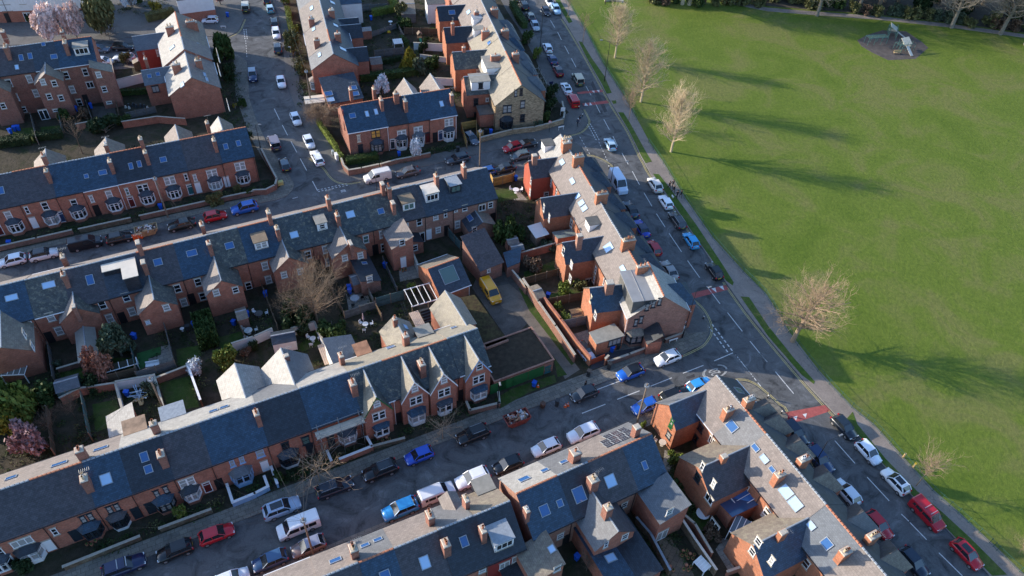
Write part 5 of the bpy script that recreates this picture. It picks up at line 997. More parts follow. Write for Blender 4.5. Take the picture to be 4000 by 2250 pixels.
def car_meshes(ty):
    if ty in CM: return CM[ty]
    out = {}
    if ty in CT:
        L, W, H, zb, zs, x0, x1, x2, x3, wr, wb = CT[ty]; w = W / 2; X = lambda x: L / 2 - x
        def ring(x, ww, zt, lo=.22): return [(X(x), -ww * .9, lo), (X(x), -ww, lo + .22), (X(x), -ww, zt - .22), (X(x), -ww * .9, zt - .03), (X(x), 0, zt + .02), (X(x), ww * .9, zt - .03), (X(x), ww, zt - .22), (X(x), ww, lo + .22), (X(x), ww * .9, lo)]
        b = MB(); ringloft(b, [ring(0, w * .72, zb - .26, .3), ring(.12, w * .88, zb - .12), ring(.5, w * .97, zb - .04), ring(x0, w, zs - .01), ring(L * .6, w, zs + .01), ring(x3 - .1, w * .98, zs + .03), ring(L - .1, w * .93, zs - .05 if ty != 'saloon' else zs - .03), ring(L, w * .84, zs - .22, .32)][::-1])
        out['body'] = b.mesh("car_body", paint("808080"), True)
        g = MB(); bw, rw = w * .90, w * .74
        if ty == 'jeep': rw = w * .84
        ringloft(g, [[(X(x0 - .02), -bw, zs - .05), (X(x1), -rw, H), (X(x1), rw, H), (X(x0 - .02), bw, zs - .05)], [(X(x3), -bw * .97, zs - .05), (X(x2), -rw, H), (X(x2), rw, H), (X(x3), bw * .97, zs - .05)]][::-1])
        out['glass'] = g.mesh("car_windows", CARGL)
        t = MB(); e = .03
        poly = [(X(x1) - .02, -rw), (X((x1 + x2) / 2), -rw - .02), (X(x2) - .02, -rw), (X(x2) - .02, rw), (X((x1 + x2) / 2), rw + .02), (X(x1) - .02, rw)]
        if ty != 'cabrio':
            t.prism([(x, y * 1.03) for x, y in poly][::-1], H - .02, H + .025); t.prism([(X((x1 + x2) / 2) + (x - X((x1 + x2) / 2)) * .8, y * .8) for x, y in poly][::-1], H + .026, H + .05)
            for s in (-1, 1):
                t.cyl((X(x0), s * bw, zs - .03), (X(x1), s * rw, H), .05, n=4); t.cyl((X(x3), s * bw * .97, zs - .03), (X(x2), s * rw, H), .09, n=4)
                xm = (x0 + x3) / 2 + .1; t.cyl((X(xm), s * bw, zs - .03), (X(xm), s * rw, H), .045, n=4)
        out['roof'] = t.mesh("car_roof", paint("808080"))
        bars = MB()
        for s in (-1, 1): bars.box(X(x2) + .1, X(x1) - .15, s * rw * .9 - .02, s * rw * .9 + .02, H + .055, H + .09)
        out['bars'] = bars.mesh("roof_rails", ROOFBAR)
        sr = MB(); sr.box(X(x2) + .35, X(x1) - .1, -rw * .68, rw * .68, H + .05, H + .056); out['pan'] = sr.mesh("sunroof", CARGL)
        zl, zr_ = zb - .22, zs - .18
    else:
        L, W, H, zb, x0, x1, wr, wb = VT[ty]; w = W / 2; X = lambda x: L / 2 - x
        def ring(x, ww, zt, lo=.25, tw=.88): return [(X(x), -ww * .95, lo), (X(x), -ww, lo + .2), (X(x), -ww * (1 if zt < 1.4 else .98), min(zt - .15, 1.1)), (X(x), -ww * tw, zt - .08), (X(x), -ww * tw * .8, zt), (X(x), ww * tw * .8, zt), (X(x), ww * tw, zt - .08), (X(x), ww * (1 if zt < 1.4 else .98), min(zt - .15, 1.1)), (X(x), ww, lo + .2), (X(x), ww * .95, lo)]
        b = MB(); ringloft(b, [ring(0, w * .86, zb - .25), ring(.15, w * .95, zb - .1), ring(x0, w, zb + .03), ring(x1, w, H - .04), ring(x1 + .5, w, H), ring(L - .15, w, H - .01), ring(L, w * .96, H - .1)][::-1])
        out['body'] = b.mesh("van_body", paint("808080"), False)
        g = MB(); dx, dz = x1 - x0, H - .04 - zb - .03; nx, nz = dz / math.hypot(dx, dz), dx / math.hypot(dx, dz)
        def pp(t, s, o): return (X(x0 + dx * t) + nx * o, s, zb + .03 + dz * t + nz * o)
        q = [pp(.06, -w * .86, .015), pp(.92, -w * .72, .015), pp(.92, w * .72, .015), pp(.06, w * .86, .015)]; g.quad(*q[::-1]); g.quad(*[pp(.06, -w * .86, -.02), pp(.92, -w * .72, -.02), pp(.92, w * .72, -.02), pp(.06, w * .86, -.02)])
        out['glass'] = g.mesh("windscreen", CARGL)
        g = MB(); xs = [(x0 + .35, x1 + .95)] + ([(x1 + 1.1, x1 + 2.0), (x1 + 2.1, L - .5)] if ty in ('combi', 'camper') else [])
        for a, c in xs:
            for s in (-1, 1):
                y0, y1 = s * w * .985, s * w * .90; g.quad(*([(X(a), y0 + s * .012, 1.15), (X(c), y0 + s * .012, 1.15), (X(c), y1 + s * .03, H - .25), (X(max(a, x1 - .1)), y1 + s * .03, H - .25)][::s]))
        g.box(X(L) - .015, X(L) + .02, -w * .75, w * .75, 1.25, H - .28)
        out['side'] = g.mesh("side_windows", CARGL)
        x2 = L - .3; x1r = x1; rw = w * .8
        bars = MB()
        for s in (-1, 1): bars.box(X(x2), X(x1 + .2), s * rw - .02, s * rw + .02, H + .01, H + .05)
        out['bars'] = bars.mesh("roof_rails", ROOFBAR); zl, zr_ = zb - .25, 1.0; zs = 1.1
        out['pan'] = None
    for nm, x, z, mt, sz in (('head', L / 2 - .13, zl, LAMP, .30), ('tail', -L / 2 + .06, zr_, TAIL, .2)):
        q = MB(); q.box(-.09, .09, -sz / 2, sz / 2, -.07, .07 if nm == 'head' else .16); out[nm] = (q.mesh(nm + "_lamp", mt), x, z, w)
    q = MB(); q.box(-.012, .012, -.26, .26, -.055, .055); out['plate'] = (q.mesh("plate_front", PLW), q.mesh("plate_rear", PLY), L / 2 + .005, .42)
    q = MB(); q.cyl((0, -.11, 0), (0, .11, 0), wr, n=16); out['tyre'] = q.mesh("tyre", TYRE, False)
    q = MB(); q.cyl((0, -.118, 0), (0, .118, 0), wr * .62, n=10); out['rim'] = q.mesh("rim", RIM)
    q = MB(); q.box(-.06, .06, -.1, .1, -.06, .07); out['mirror'] = q.mesh("door_mirror", BLACK)
    xo = .8 if ty not in VT else .85
    out['wheels'] = [(L / 2 - xo, w - .1), (L / 2 - xo, -w + .1), (L / 2 - xo - wb, w - .1), (L / 2 - xo - wb, -w + .1)]; out['wr'] = wr; out['mx'] = (X(x0) - .3, w + .06, zs + .03 if ty in CT else 1.25)
    CM[ty] = out; return out
GRP = {}
def car(px, hd, ty, colr, label, roof=None, bars=False, pan=False, cat="car", name="parked_car", z=0.0, zc=.75, group="cars parked and driving on the streets", cross=False):
    P = G(px, zc); rz = hd if not isinstance(hd, str) else roadang(P, hd)
    r = thing(name, label, cat, (P.x, P.y, z), rz, group); mm = car_meshes(ty)
    def child(me, nm, par=r, loc=None, mt=None, rot=None):
        o = put(nm, me, par, loc, rot)
        if mt: o.material_slots[0].link = 'OBJECT'; o.material_slots[0].material = mt
        return o
    pm = paint(colr); bd = child(mm['body'], 'body', mt=pm)
    if 'roof' in mm:
        child(mm['glass'], 'windows')
        if mm['roof'].polygons: child(mm['roof'], 'roof', mt=paint(roof or colr))
    else: child(mm['glass'], 'windscreen'); child(mm['side'], 'side_windows')
    if bars: child(mm['bars'], 'roof_rails')
    if cross:
        q = MB(); H = (CT.get(ty) or VT.get(ty))[2]
        for x in (-.5, .45): q.box(x - .04, x + .04, -.62, .62, H + .07, H + .11)
        q.build("roof_bars", ROOFBAR, r)
    if pan and mm['pan']: child(mm['pan'], 'sunroof')
    for s in (-1, 1):
        for k in ('head', 'tail'): me, x, zz, w = mm[k]; child(me, 'headlight' if k == 'head' else 'tail_light', loc=(x, s * w * (.68 if k == 'head' else .8), zz))
        x, y, zz = mm['mx']; child(mm['mirror'], 'mirror', loc=(x, s * y, zz))
    a, c, x, zz = mm['plate']; child(a, 'number_plate', loc=(x, 0, zz)); child(c, 'number_plate', loc=(-x, 0, zz + .25))
    for x, y in mm['wheels']: t = child(mm['tyre'], 'wheel', loc=(x, y, mm['wr'])); child(mm['rim'], 'rim', t)
    return r
CRK = [V3(-64.4, 184.3), V3(-60.7, 176), V3(-57.4, 166.6), V3(-54.1, 155.4), V3(-51.3, 146.5), V3(-48.9, 140.7), V3(-45.5, 133.3), V3(-41.9, 126.8), V3(-39.7, 122.8), V3(-36.5, 116.5)]
def roadang(P, hd):
    line = RK if hd[0] == 'B' else CRK
    P = Vector((P.x, P.y, 0)); best = min(range(len(line) - 1), key=lambda i: ((line[i] + line[i + 1]) / 2 - P).length)
    i0, i1 = max(best - 1, 0), min(best + 2, len(line) - 1)
    d = line[i1] - line[i0]; a = math.atan2(d.y, d.x); return a if hd[1] == 'd' else a + math.pi
AR, AL = R(29), R(209)      # lower street, nose right / nose left
MR, ML = R(28.3), R(208.3)
def C(c, r, x, y, hd, ty, colr, label, **k): return car(T(c, r, x, y), hd, ty, colr, label, **k)
# top left
C(0,0,1980,185, R(190), 'super', 'dfe6ee', "small white hatchback parked on the drive below the white rendered house")
C(0,0,1160,440, R(6), 'estate', '15181c', "black estate car on the back lane beside the red painted wing"); C(0,0,1170,545, R(183), 'suv', 'd9dee2', "white SUV with black glass roof on the back lane", pan=True)
C(0,0,940,458, R(6), 'hatch', '5d6f80', "blue-grey car half hidden behind the tall terrace gable"); C(0,0,975,572, R(6), 'hatch', 'd5dde6', "white car half hidden by the green fence beside the tall terrace")
C(0,0,2318,65, R(107), 'jeep', '3a4034', "dark off-roader with a cream roof at the top of the climbing road", roof='c9c2ae'); C(0,0,2382,705, 'Cd', 'suv', '16305c', "dark blue SUV parked left of the climbing road", roof='8a97a5')
# climbing road, right side
C(1,0,95,-5, 'Cu', 'hatch', '1b2026', "black car at the top edge on the climbing road"); C(1,0,132,75, 'Cu', 'hatch', '5fa3b8', "pale blue hatchback on the climbing road, paler roof", roof='a9c9d6'); C(1,0,172,205, 'Cu', 'estate', '1d1f22', "black car with roof rack on the climbing road", bars=True)
C(1,0,190,310, 'Cd', 'estate', 'e8edf2', "white estate facing down beside the clipped square hedge", bars=True); C(1,0,204,450, 'Cu', 'suv', '343a45', "dark grey car with silver rails by the pollarded tree", bars=True)
C(1,0,235,765, 'Cd', 'saloon', 'eef2f6', "white car driving alone down the climbing road"); C(1,0,375,1118, 'Cd', 'hatch', 'eaf2fa', "white hatchback beside the weeping tree"); C(1,0,500,1335, 'Cd', 'super', 'dfe8f2', "white small car parked between two white cars"); C(1,1,575,155, R(119), 'estate', 'f2f3f4', "white estate with rails, nearest to the junction on the climbing road", bars=True)
C(1,0,172,1345, R(117), 'jeep', '4a4450', "purple-grey off-roader on the left of the climbing road", roof='7c7580'); C(1,1,268,218, R(117), 'hatch', '23282e', "black hatchback behind the off-roader near the left corner", roof='54606a')
C(1,0,2030,1300, R(-55), 'hatch', '566472', "grey hatchback on the slatted drive between yellow fences"); 
# middle street
C(2,0,5,1385, R(212), 'hatch', 'b01c2a', "red hatchback parked beside the black convertible"); C(2,0,140,1350, R(28), 'cabrio', '20242c', "black convertible with fabric roof"); C(2,1,82,135, R(205), 'hatch', '55646a', "grey-green hatchback facing left below the convertible")
C(1,1,1900,165, R(208), 'estate', '39434c', "dark blue-grey estate on the middle street", roof='20262c'); C(1,1,1430,290, R(208), 'saloon', '5b5a5c', "brown-grey saloon parked behind the white van"); C(1,1,1145,335, R(208), 'van', 'dcd8d2', "white panel van standing in sunlight at the street corner", cat="van", name="parked_van", bars=True)
C(1,1,2340,255, R(205), 'saloon', '23282c', "black car on the far side of the yellow fence"); C(1,1,2165,290, R(205), 'hatch', '1c4a8c', "blue car mostly hidden behind the end of the middle terrace")
C(0,1,110,1125, R(208), 'hatch', 'e6ecf2', "white hatchback at the left edge of the middle street"); C(0,1,410,1068, R(28), 'juke', 'd9dee0', "white car with a black roof on the middle street", roof='1b1f26'); C(0,1,805,965, R(28), 'van', '191b20', "black panel van on the middle street", cat="van", name="parked_van")
C(0,1,1125,912, R(28), 'hatch', '14161a', "black car between the van and the yellow skip"); C(0,1,1712,785, R(208), 'saloon', '12201f', "black saloon right of the yellow skip"); C(0,1,2030,705, R(28), 'super', 'b5121f', "red hatchback on the middle street between black and blue cars"); C(0,1,2305,632, R(208), 'suv', '1a5fb8', "bright blue estate with roof rails behind the red hatchback", bars=True)
# park road, west side from the top
C(2,0,30,-30, 'Bu', 'estate', '1c1f24', "dark car at the top edge of the park road"); C(2,0,112,50, 'Bu', 'suv', '191b1f', "black car with pale roof reflections, second from the top on the park road", bars=True); C(2,0,175,150, 'Bu', 'saloon', '2b3238', "dark saloon on the park road with a cream reflection coloured onto its roof", roof='a59f90'); C(2,0,218,240, 'Bd', 'hatch', 'a9b8c6', "silver hatchback beside the tall lamp post on the park road")  # the saloon's cream roof colour stands for a reflection
C(2,0,335,445, 'Bu', 'hatch', 'dde6f0', "white hatchback north of the dark blue saloon"); C(2,0,380,555, 'Bu', 'saloon', '2a3a66', "dark blue saloon with cream bonnet glare"); C(2,0,435,665, 'Bu', 'juke', '7c1020', "dark red car with a black roof opposite the scaffold", roof='4b4244'); C(2,0,512,828, 'Bu', 'saloon', 'e4ebf3', "white saloon with sunroof just behind the red van", pan=True)
C(2,0,575,945, 'Bu', 'combi', 'b3121c', "red van with ribbed roof parked at the speed table", roof=None, cat="van", name="parked_van", bars=True)
C(2,0,620,748, 'Bu', 'jeep', '3c4a40', "green off-roader with a cream roof driving north", roof='bdb49a'); C(2,0,925,1355, 'Bu', 'hatch', 'a8c4d6', "pale blue estate driving alone past the middle street junction")
C(2,0,355,15, 'Bd', 'hatch', 'e9edf1', "white car with a black windscreen at the top, park side"); C(2,0,415,85, 'Bd', 'juke', '9fc4e0', "pale blue car parked on the park side near the top"); C(2,0,322,103, 'Bd', 'mini', '2a2430', "small dark car driving beside the pale blue car")
C(2,1,1000,400, 'Bd', 'bigvan', 'c9d8ec', "large pale high-roofed van with mossy roof", cat="van", name="parked_van"); C(2,1,1120,642, 'Bu', 'saloon', '2c4258', "dark slate-blue car with black roof parked behind the large van", roof='15181d', pan=True); C(2,1,1222,820, 'Bu', 'saloon', '1a3fae', "royal blue car next to the park-side terrace", roof='2b3350'); C(2,1,1337,1005, 'Bu', 'super', 'b4202f', "red hatchback next to the park-side terrace"); C(2,1,1482,1215, 'Bu', 'saloon', '9a9896', "silver car half hidden by the blue-roofed bay")
C(2,1,1350,412, 'Bu', 'juke', 'd9d6d2', "silver-white coupe beside the walking group"); C(2,1,1450,572, 'Bu', 'mini', 'eef2f8', "small white car with black pillars beside the white dog"); C(2,1,1560,745, 'Bu', 'estate', '3b3d3f', "dark grey car on the verge side, two in front of the sky-blue hatchback", bars=True); C(2,1,1690,935, 'Bu', 'hatch', '2f9ed8', "sky-blue hatchback on the park side"); C(2,1,1908,1220, 'Bu', 'hatch', '101317', "black hatchback standing alone north of the speed table")
# lower street, north side from the right
C(2,2,1467,718, AL, 'juke', 'eceff2', "white crossover near the corner house wall", roof='f2f4f6'); C(2,2,1117,855, AL, 'juke', '1f62c4', "blue crossover with a black roof", roof='16181c'); C(2,2,680,1052, AL, 'hatch', '33373b', "black hatchback beside the traffic cones"); C(1,3,2045,112, AL, 'suv', '17191a', "black SUV with silver roof rails left of the rubbish skip", bars=True)
C(1,3,1537,308, AL, 'super', '2052c0', "small bright blue hatchback on the lower street"); C(1,3,1172,450, AL, 'suv', '0f1114', "black SUV parked between the small blue hatchback and the navy estate", bars=True, pan=True); C(1,3,742,608, AR, 'estate', '1b2634', "navy estate with chrome rails under the large bare street tree", bars=True); C(1,3,243,805, AR, 'suv', 'a3b4ca', "silver-blue SUV with a long glass roof", pan=True)
C(0,3,2042,1048, AR, 'hatch', 'c01828', "red hatchback on the lower street"); C(0,3,1645,1205, AL, 'hatch', '0f1215', "glossy black hatchback left of the red one"); C(0,3,1165,1352, AR, 'estate', '16244a', "navy estate with two silver roof bars", cross=True); C(0,3,2180,1475, AR, 'hatch', 'dfe7ef', "white car at the bottom picture edge")
# lower street, south side from the left
C(1,3,130,1300, AL, 'hatch', '26466e', "dark blue hatchback by the bottom edge of the lower street", roof='3b5f86'); C(1,3,492,1165, AL, 'hatch', '7a6a66', "bronze car under the telegraph pole", roof='8d93a6'); C(1,3,400,975, AL, 'camper', 'e9ecef', "white camper van driving in the middle of the lower street", cat="van", name="moving_van"); C(1,3,1360,815, AL, 'suv', '2a86c8', "blue crossover on the south side of the lower street"); C(1,3,1705,668, AR, 'combi', 'd8dce2', "white people carrier with roof rails", bars=True); C(1,3,2042,525, AL, 'suv', 'e6eaf0', "white crossover between the people carrier and the black hatchback"); C(1,3,2375,395, AL, 'hatch', '171c22', "black hatchback between two white cars")
C(2,3,322,232, AL, 'hatch', 'e3e9f0', "white hatchback opposite the rubbish skip"); C(2,3,672,98, AL, 'suv', 'e3e8f0', "white SUV above the solar panels"); C(2,2,1257,1170, AL, 'hatch', '1f5fbe', "blue hatchback parked at the telegraph pole"); C(2,2,1537,1060, AR, 'estate', '12100f', "black people carrier with rails beside the lower park-side terrace", bars=True); C(2,2,1768,972, AR, 'hatch', '3aa0e8', "bright light blue car at the junction corner, tail white")
# yard cars
C(2,2,690,655, R(-58), 'mini', 'c9d4e6', "white small car with black bonnet stripes and dark roof inside the walled drive", roof='2a2422'); car(T(1,2,2212,95), R(-62), 'van', 'd99a14', "yellow high-roofed panel van in the workshop yard", cat="van", name="parked_van", z=.11, bars=True)
# park road, lower part
C(3,3,722,40, 'Bd', 'hatch', '1d2732', "black hatchback with pale bonnet on the verge side, just past the red surfacing"); C(3,3,250,95, 'Bd', 'suv', '15263c', "dark navy SUV beside the lower park-side terrace, upper one"); C(3,3,482,345, 'Bd', 'suv', '16345e', "dark blue SUV behind the lamp post"); C(3,3,950,278, 'Bd', 'super', 'e3edf8', "white small hatchback facing the camera on the verge side"); C(3,3,1205,552, 'Bu', 'hatch', 'eceff0', "white coupe with a black glass roof", pan=True); C(3,3,745,655, 'Bu', 'hatch', 'dfe6ee', "white hatchback beside the hipped bays")
C(3,3,1045,965, 'Bd', 'hatch', 'b51526', "red hatchback partly hidden by a hipped bay roof"); C(3,3,1505,865, 'Bd', 'combi', 'b01828', "red van with two silver roof bars", cat="van", name="parked_van", cross=True); C(3,3,1880,1238, 'Bd', 'hatch', 'b81424', "red hatchback with a dark glass roof", pan=True); C(3,3,1375,1315, 'Bd', 'hatch', '1a2b3e', "dark blue hatchback at the bottom edge beside the last hipped bay")
# ================================================================== TREES AND PLANTS
def foliage(name, c, c2=None, rough=.7):
    key = ("fol", name, c)
    if key in MATS: return MATS[key]
    mt, nt, b = new_mat(name); wc = coord(nt, "World")
    f = noise(nt, wc, 1.3, 4, .65); g = noise(nt, wc, 7, 2, .6)
    o = ramp(nt, f, [(.3, sc(c, .6)), (.5, c), (.72, c2 or sc(c, 1.7))]); o = mixc(nt, 1, o, ramp(nt, g, [(.3, (.6,) * 3), (.7, (1.4,) * 3)]), 'MULTIPLY')
    nt.links.new(o, b.inputs["Base Color"]); b.inputs["Roughness"].default_value = rough; b.inputs["Specular IOR Level"].default_value = .25
    MATS[key] = mt; return mt
LEAF = dict(dk=foliage("dark_leaves", (.025, .045, .015)), md=foliage("green_leaves", (.045, .075, .018)), lt=foliage("light_green_leaves", (.13, .165, .03)), ye=foliage("golden_conifer", (.24, .20, .025)), ol=foliage("olive_leaves", (.12, .12, .045)),
    br=foliage("brown_twigs", (.13, .085, .055)), rd=foliage("rust_leaves", (.27, .135, .095)), pk=foliage("pink_blossom", (.78, .60, .54), (.95, .84, .78)), wh=foliage("white_blossom", (.70, .73, .75), (.93, .95, .97)), pu=foliage("purple_twigs", (.33, .21, .21)), gy=foliage("grey_green_leaves", (.075, .10, .06)))
BARKS = dict(p=mat("pale_bark", (.46, .36, .23), .9, .2, 3), b=mat("brown_bark", (.24, .165, .105), .9, .25, 3), g=mat("grey_bark", (.20, .175, .14), .9, .25, 3), o=mat("tan_twigs", (.33, .235, .15), .9, .2, 3), d=mat("dark_bark", (.12, .085, .06), .9, .25, 3))
def bare_mesh(seed, H=13.0, R_=3.2, trunk=.25, up=.75, levels=4, first=.18, kids=(26, 7, 5, 3), lean=(0, 0), droop=0, crooked=.12):
    rn = random.Random(seed); tb, cb = MB(), MB()
    top = Vector((lean[0] * H, lean[1] * H, H)); pts = []
    for i in range(9):
        t = i / 8; pts.append(Vector((top.x * t * t + rn.uniform(-1, 1) * crooked * t, top.y * t * t + rn.uniform(-1, 1) * crooked * t, H * .92 * t)))
    for i in range(8): tb.cyl(pts[i], pts[i + 1], trunk * (1 - i / 8.4), trunk * (1 - (i + 1) / 8.4), 7, cap=False)
    def branch(p, d, L, r, lev):
        n = 3 if lev < 3 else 2; q = p
        for i in range(n):
            d2 = (d + Vector((rn.uniform(-1, 1), rn.uniform(-1, 1), rn.uniform(-.5, 1) * (.6 if not droop else -droop * (i + 1) * .9))) * (.22 + .05 * lev)).normalized()
            q2 = q + d2 * L / n; r2 = r * .72; cb.cyl(q, q2, r, r2, 4 if lev < 2 else 3, cap=False)
            if lev < levels:
                for k in range(max(1, kids[lev] // n)):
                    t = rn.random(); s = q.lerp(q2, t); a = rn.uniform(0, 2 * math.pi); side = d2.orthogonal().normalized(); side.rotate(Matrix.Rotation(a, 3, d2))
                    dd = (d2 * (.55 + up * .4) + side * .75 + Vector((0, 0, up * .35))).normalized(); branch(s, dd, L * rn.uniform(.38, .62), max(r2 * .55, (.028, .017, .0105, .0072)[lev]), lev + 1)
            q, d, r = q2, d2, r2
    for k in range(kids[0]):
        t = first + (1 - first) * (k + rn.random()) / kids[0]; f = t * 8; i = min(7, int(f)); p = pts[i].lerp(pts[i + 1], f - i)
        a = k * 2.4 + rn.random(); prof = math.sin(math.pi * min(1, (t - first) / (1 - first) * .85 + .22)) ** .7
        el = up * (.5 + .5 * t); d = Vector((math.cos(a) * (1 - el * .6), math.sin(a) * (1 - el * .6), el)).normalized()
        branch(p, d, R_ * prof * rn.uniform(.85, 1.3) * (1 + up * .5), trunk * (1 - t) * .5 + .022, 1)
    return tb, cb
TM = {}
def bare(key, px, label, s=1.0, rz=0.0, bark='p', z=.12, name="bare_tree", group=None, cat="tree", P=None, sxy=None, **kw):
    if key not in TM:
        tb, cb = bare_mesh(hash(key) % 1000 if not isinstance(key, tuple) else key[0], **kw); TM[key] = (tb.mesh("trunk", BARKS['g']), cb.mesh("crown", BARKS['g']))
    P = P if P is not None else G(px, z); r = thing(name, label, cat, (P.x, P.y, z - .05), rz, group)
    r.scale = (sxy or s, sxy or s, s)
    for me, nm in zip(TM[key], ("trunk", "crown")):
        o = put(nm, me, r); o.material_slots[0].link = 'OBJECT'; o.material_slots[0].material = BARKS[bark]
    return r
def leaf_mesh(seed, n=1400, sz=.16, shape='ball', hollow=.55):
    rn = random.Random(seed); b = MB(); lumps = [(Vector((rn.uniform(-.6, .6), rn.uniform(-.6, .6), rn.uniform(.1, .9))), rn.uniform(.3, .5)) for _ in range(14)]
    k = 0
    while k < n:
        if shape == 'ball':
            c, r = rn.choice(lumps); v = Vector((rn.gauss(0, 1), rn.gauss(0, 1), rn.gauss(0, 1))).normalized() * r * (hollow + (1 - hollow) * rn.random()); p = c + v
            if p.z < 0: continue
        elif shape == 'cone':
            t = rn.random() ** 1.4; a = rn.uniform(0, 2 * math.pi); rr = (1 - t) ** .75 * (.75 + .28 * rn.random()) * (1 + .1 * math.sin(a * 5)); p = Vector((math.cos(a) * rr, math.sin(a) * rr, t * 1.0))
        else:
            p = Vector((rn.uniform(-1, 1), rn.uniform(-1, 1), rn.uniform(0, 1))); ax_ = rn.choice((0, 1, 2, 2)); s_ = rn.choice((-1, 1))
            if ax_ == 2: p.z = 1 + rn.uniform(-.12, .06)
            else: p[ax_] = s_ * (1 + rn.uniform(-.2, .06))
        d = Vector((rn.gauss(0, 1), rn.gauss(0, 1), rn.gauss(.6, 1))).normalized(); t = d.orthogonal().normalized(); t.rotate(Matrix.Rotation(rn.uniform(0, 6), 3, d)); u = d.cross(t); s_ = sz * rn.uniform(.6, 1.3)
        b.quad(p - t * s_, p - u * s_ * .6, p + t * s_, p + u * s_ * .6); k += 1
    return b.mesh("foliage", LEAF['md'])
LM = {}
def bush(px, col_, label, w=2.0, h=1.8, d=None, shape='ball', name="shrub", cat="shrub", z=.1, rz=0, group=None, n=1400, sz=None, stem=True, P=None, airy=False):
    key = (shape, rnd.randint(0, 2), n, airy)
    if key not in LM: LM[key] = leaf_mesh(sum(ord(q) for q in shape) + key[1] * 7 + n, n, .13 if n > 1000 else .17, shape, .1 if airy else .55)
    P = P if P is not None else G(px, z + h * .5 if shape != 'box' else z)
    r = thing(name, label, cat, (P.x, P.y, z), rz, group)
    if stem:
        s = MB(); s.cyl((0, 0, -.05), (0, 0, h * .5), .05 + w * .02, .03, 6)
        for k in range(5):
            a = k * 1.3; s.cyl((0, 0, h * .2), (math.cos(a) * w * .28, math.sin(a) * w * .28, h * .7), .03, .015, 4)
        s.build("stem", BARKS['d'], r)
    o = put("foliage", LM[key], r); o.scale = (w / 2, (d or w) / 2, h); o.material_slots[0].link = 'OBJECT'; o.material_slots[0].material = LEAF[col_]
    return r
PK = "bare trees along the park edge"
bare((11,), T(2,0,970,545), "slim pale bare tree, northernmost of the three beside the park railings", 1.0, .3, 'p', H=14, R_=2.7, up=.85, trunk=.24, kids=(46, 11, 6, 3), first=.2, group=PK)
bare((12,), T(2,0,1215,962), "widest of the three pale bare trees beside the park railings, low spreading side branches", 1.0, 1.1, 'p', H=15.5, R_=3.2, up=.83, trunk=.27, kids=(50, 11, 6, 3), first=.14, group=PK)
bare((13,), T(2,0,1500,1432), "pale bare tree with dense fine twigs opposite the middle street junction", 1.0, 2.0, 'p', H=15, R_=3.0, up=.85, trunk=.26, kids=(50, 11, 6, 3), first=.16, group=PK)
bare((14,), (3096,1333), "broad leaning bare tree with a thick pale trunk by the footpath", 1.0, 0, 'o', H=12.0, R_=3.7, up=.55, trunk=.40, kids=(40, 10, 7, 3), first=.25, lean=(.26, .12), crooked=.4)
bare((15,), T(2,0,668,400), "reddish bare sapling on the footpath near the top of the park road", 1.0, 0, 'b', H=7.5, R_=1.6, up=.8, trunk=.08, kids=(20, 5, 3, 2), first=.4, levels=3)
bare((15,), T(2,0,525,165), "thin bare sapling at the top of the verge", .9, 1, 'b'); bare((16,), T(2,0,1100,1140), "bare sapling growing through the footpath by the railings gap", 1.0, 0, 'b', H=7.2, R_=2.0, up=.8, trunk=.09, kids=(26, 6, 4, 2), first=.4)
bare((16,), T(3,3,1400,595), "rust-coloured bare sapling beside the two short posts", .92, 2.4, 'o'); bare((14,), T(3,3,2440,1330), "bare shrubby tree crown in the bottom right corner", .42, 2, 'o', z=.12)
# street and garden bare trees
bare((17,), T(1,2,578,385), "large bare birch with reddish brown twigs in the back garden", 1.0, .5, 'b', H=11.5, R_=3.2, up=.75, trunk=.2, kids=(42, 11, 7, 3), first=.15, z=.1)
bare((18,), T(1,3,603,555), "wide bare street tree over the navy estate car", 1.0, 0, 'o', H=5.5, R_=3.6, up=.25, trunk=.11, kids=(18, 6, 4, 2), first=.35, z=.1, levels=3)
bare((18,), T(1,3,1760,150), "small bare street tree in its square of grass", .75, 1.5, 'o', z=.1)
bare((19,), T(1,0,640,1190), "weeping bare tree with brown hanging twigs at the road corner", 1.0, 0, 'b', H=4.4, R_=2.6, up=.3, droop=.9, trunk=.16, kids=(34, 11, 9, 4), first=.5, z=.1)
bare((15,), T(0,0,780,1449), "thin bare tree in the garden behind the upper-left terrace", 1.1, 0, 'd', z=.1); bare((18,), T(0,0,1040,380), "stubby pollarded trunk on the back lane", .6, 0, 'd', z=.1)
bare((16,), T(0,2,720,1300), "bare dark tree in the overgrown lower-left garden", .6, 0, 'd', z=.1); bare((16,), T(0,3,520,120), "bare tree with thick brown trunk behind the lower-left terrace", .6, 0, 'd', z=.1)
bare((16,), T(2,3,700,1400), "small bare twiggy tree in the dark bottom yard", .5, 1, 'd', z=.1); bare((18,), T(2,2,1345,1330), "bare branching shrub beside the paved strip", .45, 2, 'o', z=.1)
# blossom and leafy trees
def leafy(px, col_, label, w, h, z0, name="tree", n=2600, bark='g', shape='ball', airy=True, d=None):
    P = G(px, .1); r = bush(px, col_, label, w, h, d, shape, name, "tree", .1, 0, None, n, stem=False, P=P, airy=airy); r.children[0].location.z = z0; r.children[0].name = "crown"
    s = MB(); s.cyl((0, 0, -.05), (0, 0, z0 + h * .4), .16, .08, 7)
    rn = random.Random(int(px[0]))
    for k in range(9): a = k * 2.4; s.cyl((0, 0, z0 * .6 + .1 * k), (math.cos(a) * w * .33, math.sin(a) * w * .33, z0 + h * rn.uniform(.35, .8)), .07, .02, 5)
    s.build("trunk", BARKS[bark], r); return r
leafy(T(0,0,470,400), 'pk', "big pale pink blossom tree behind the tall terrace, left part", 6.5, 5.5, 1.5, "blossom_tree", 4000); leafy(T(0,0,730,360), 'pk', "pale pink blossom tree behind the tall terrace, taller right part", 4.6, 6.4, 1.5, "blossom_tree", 3200)
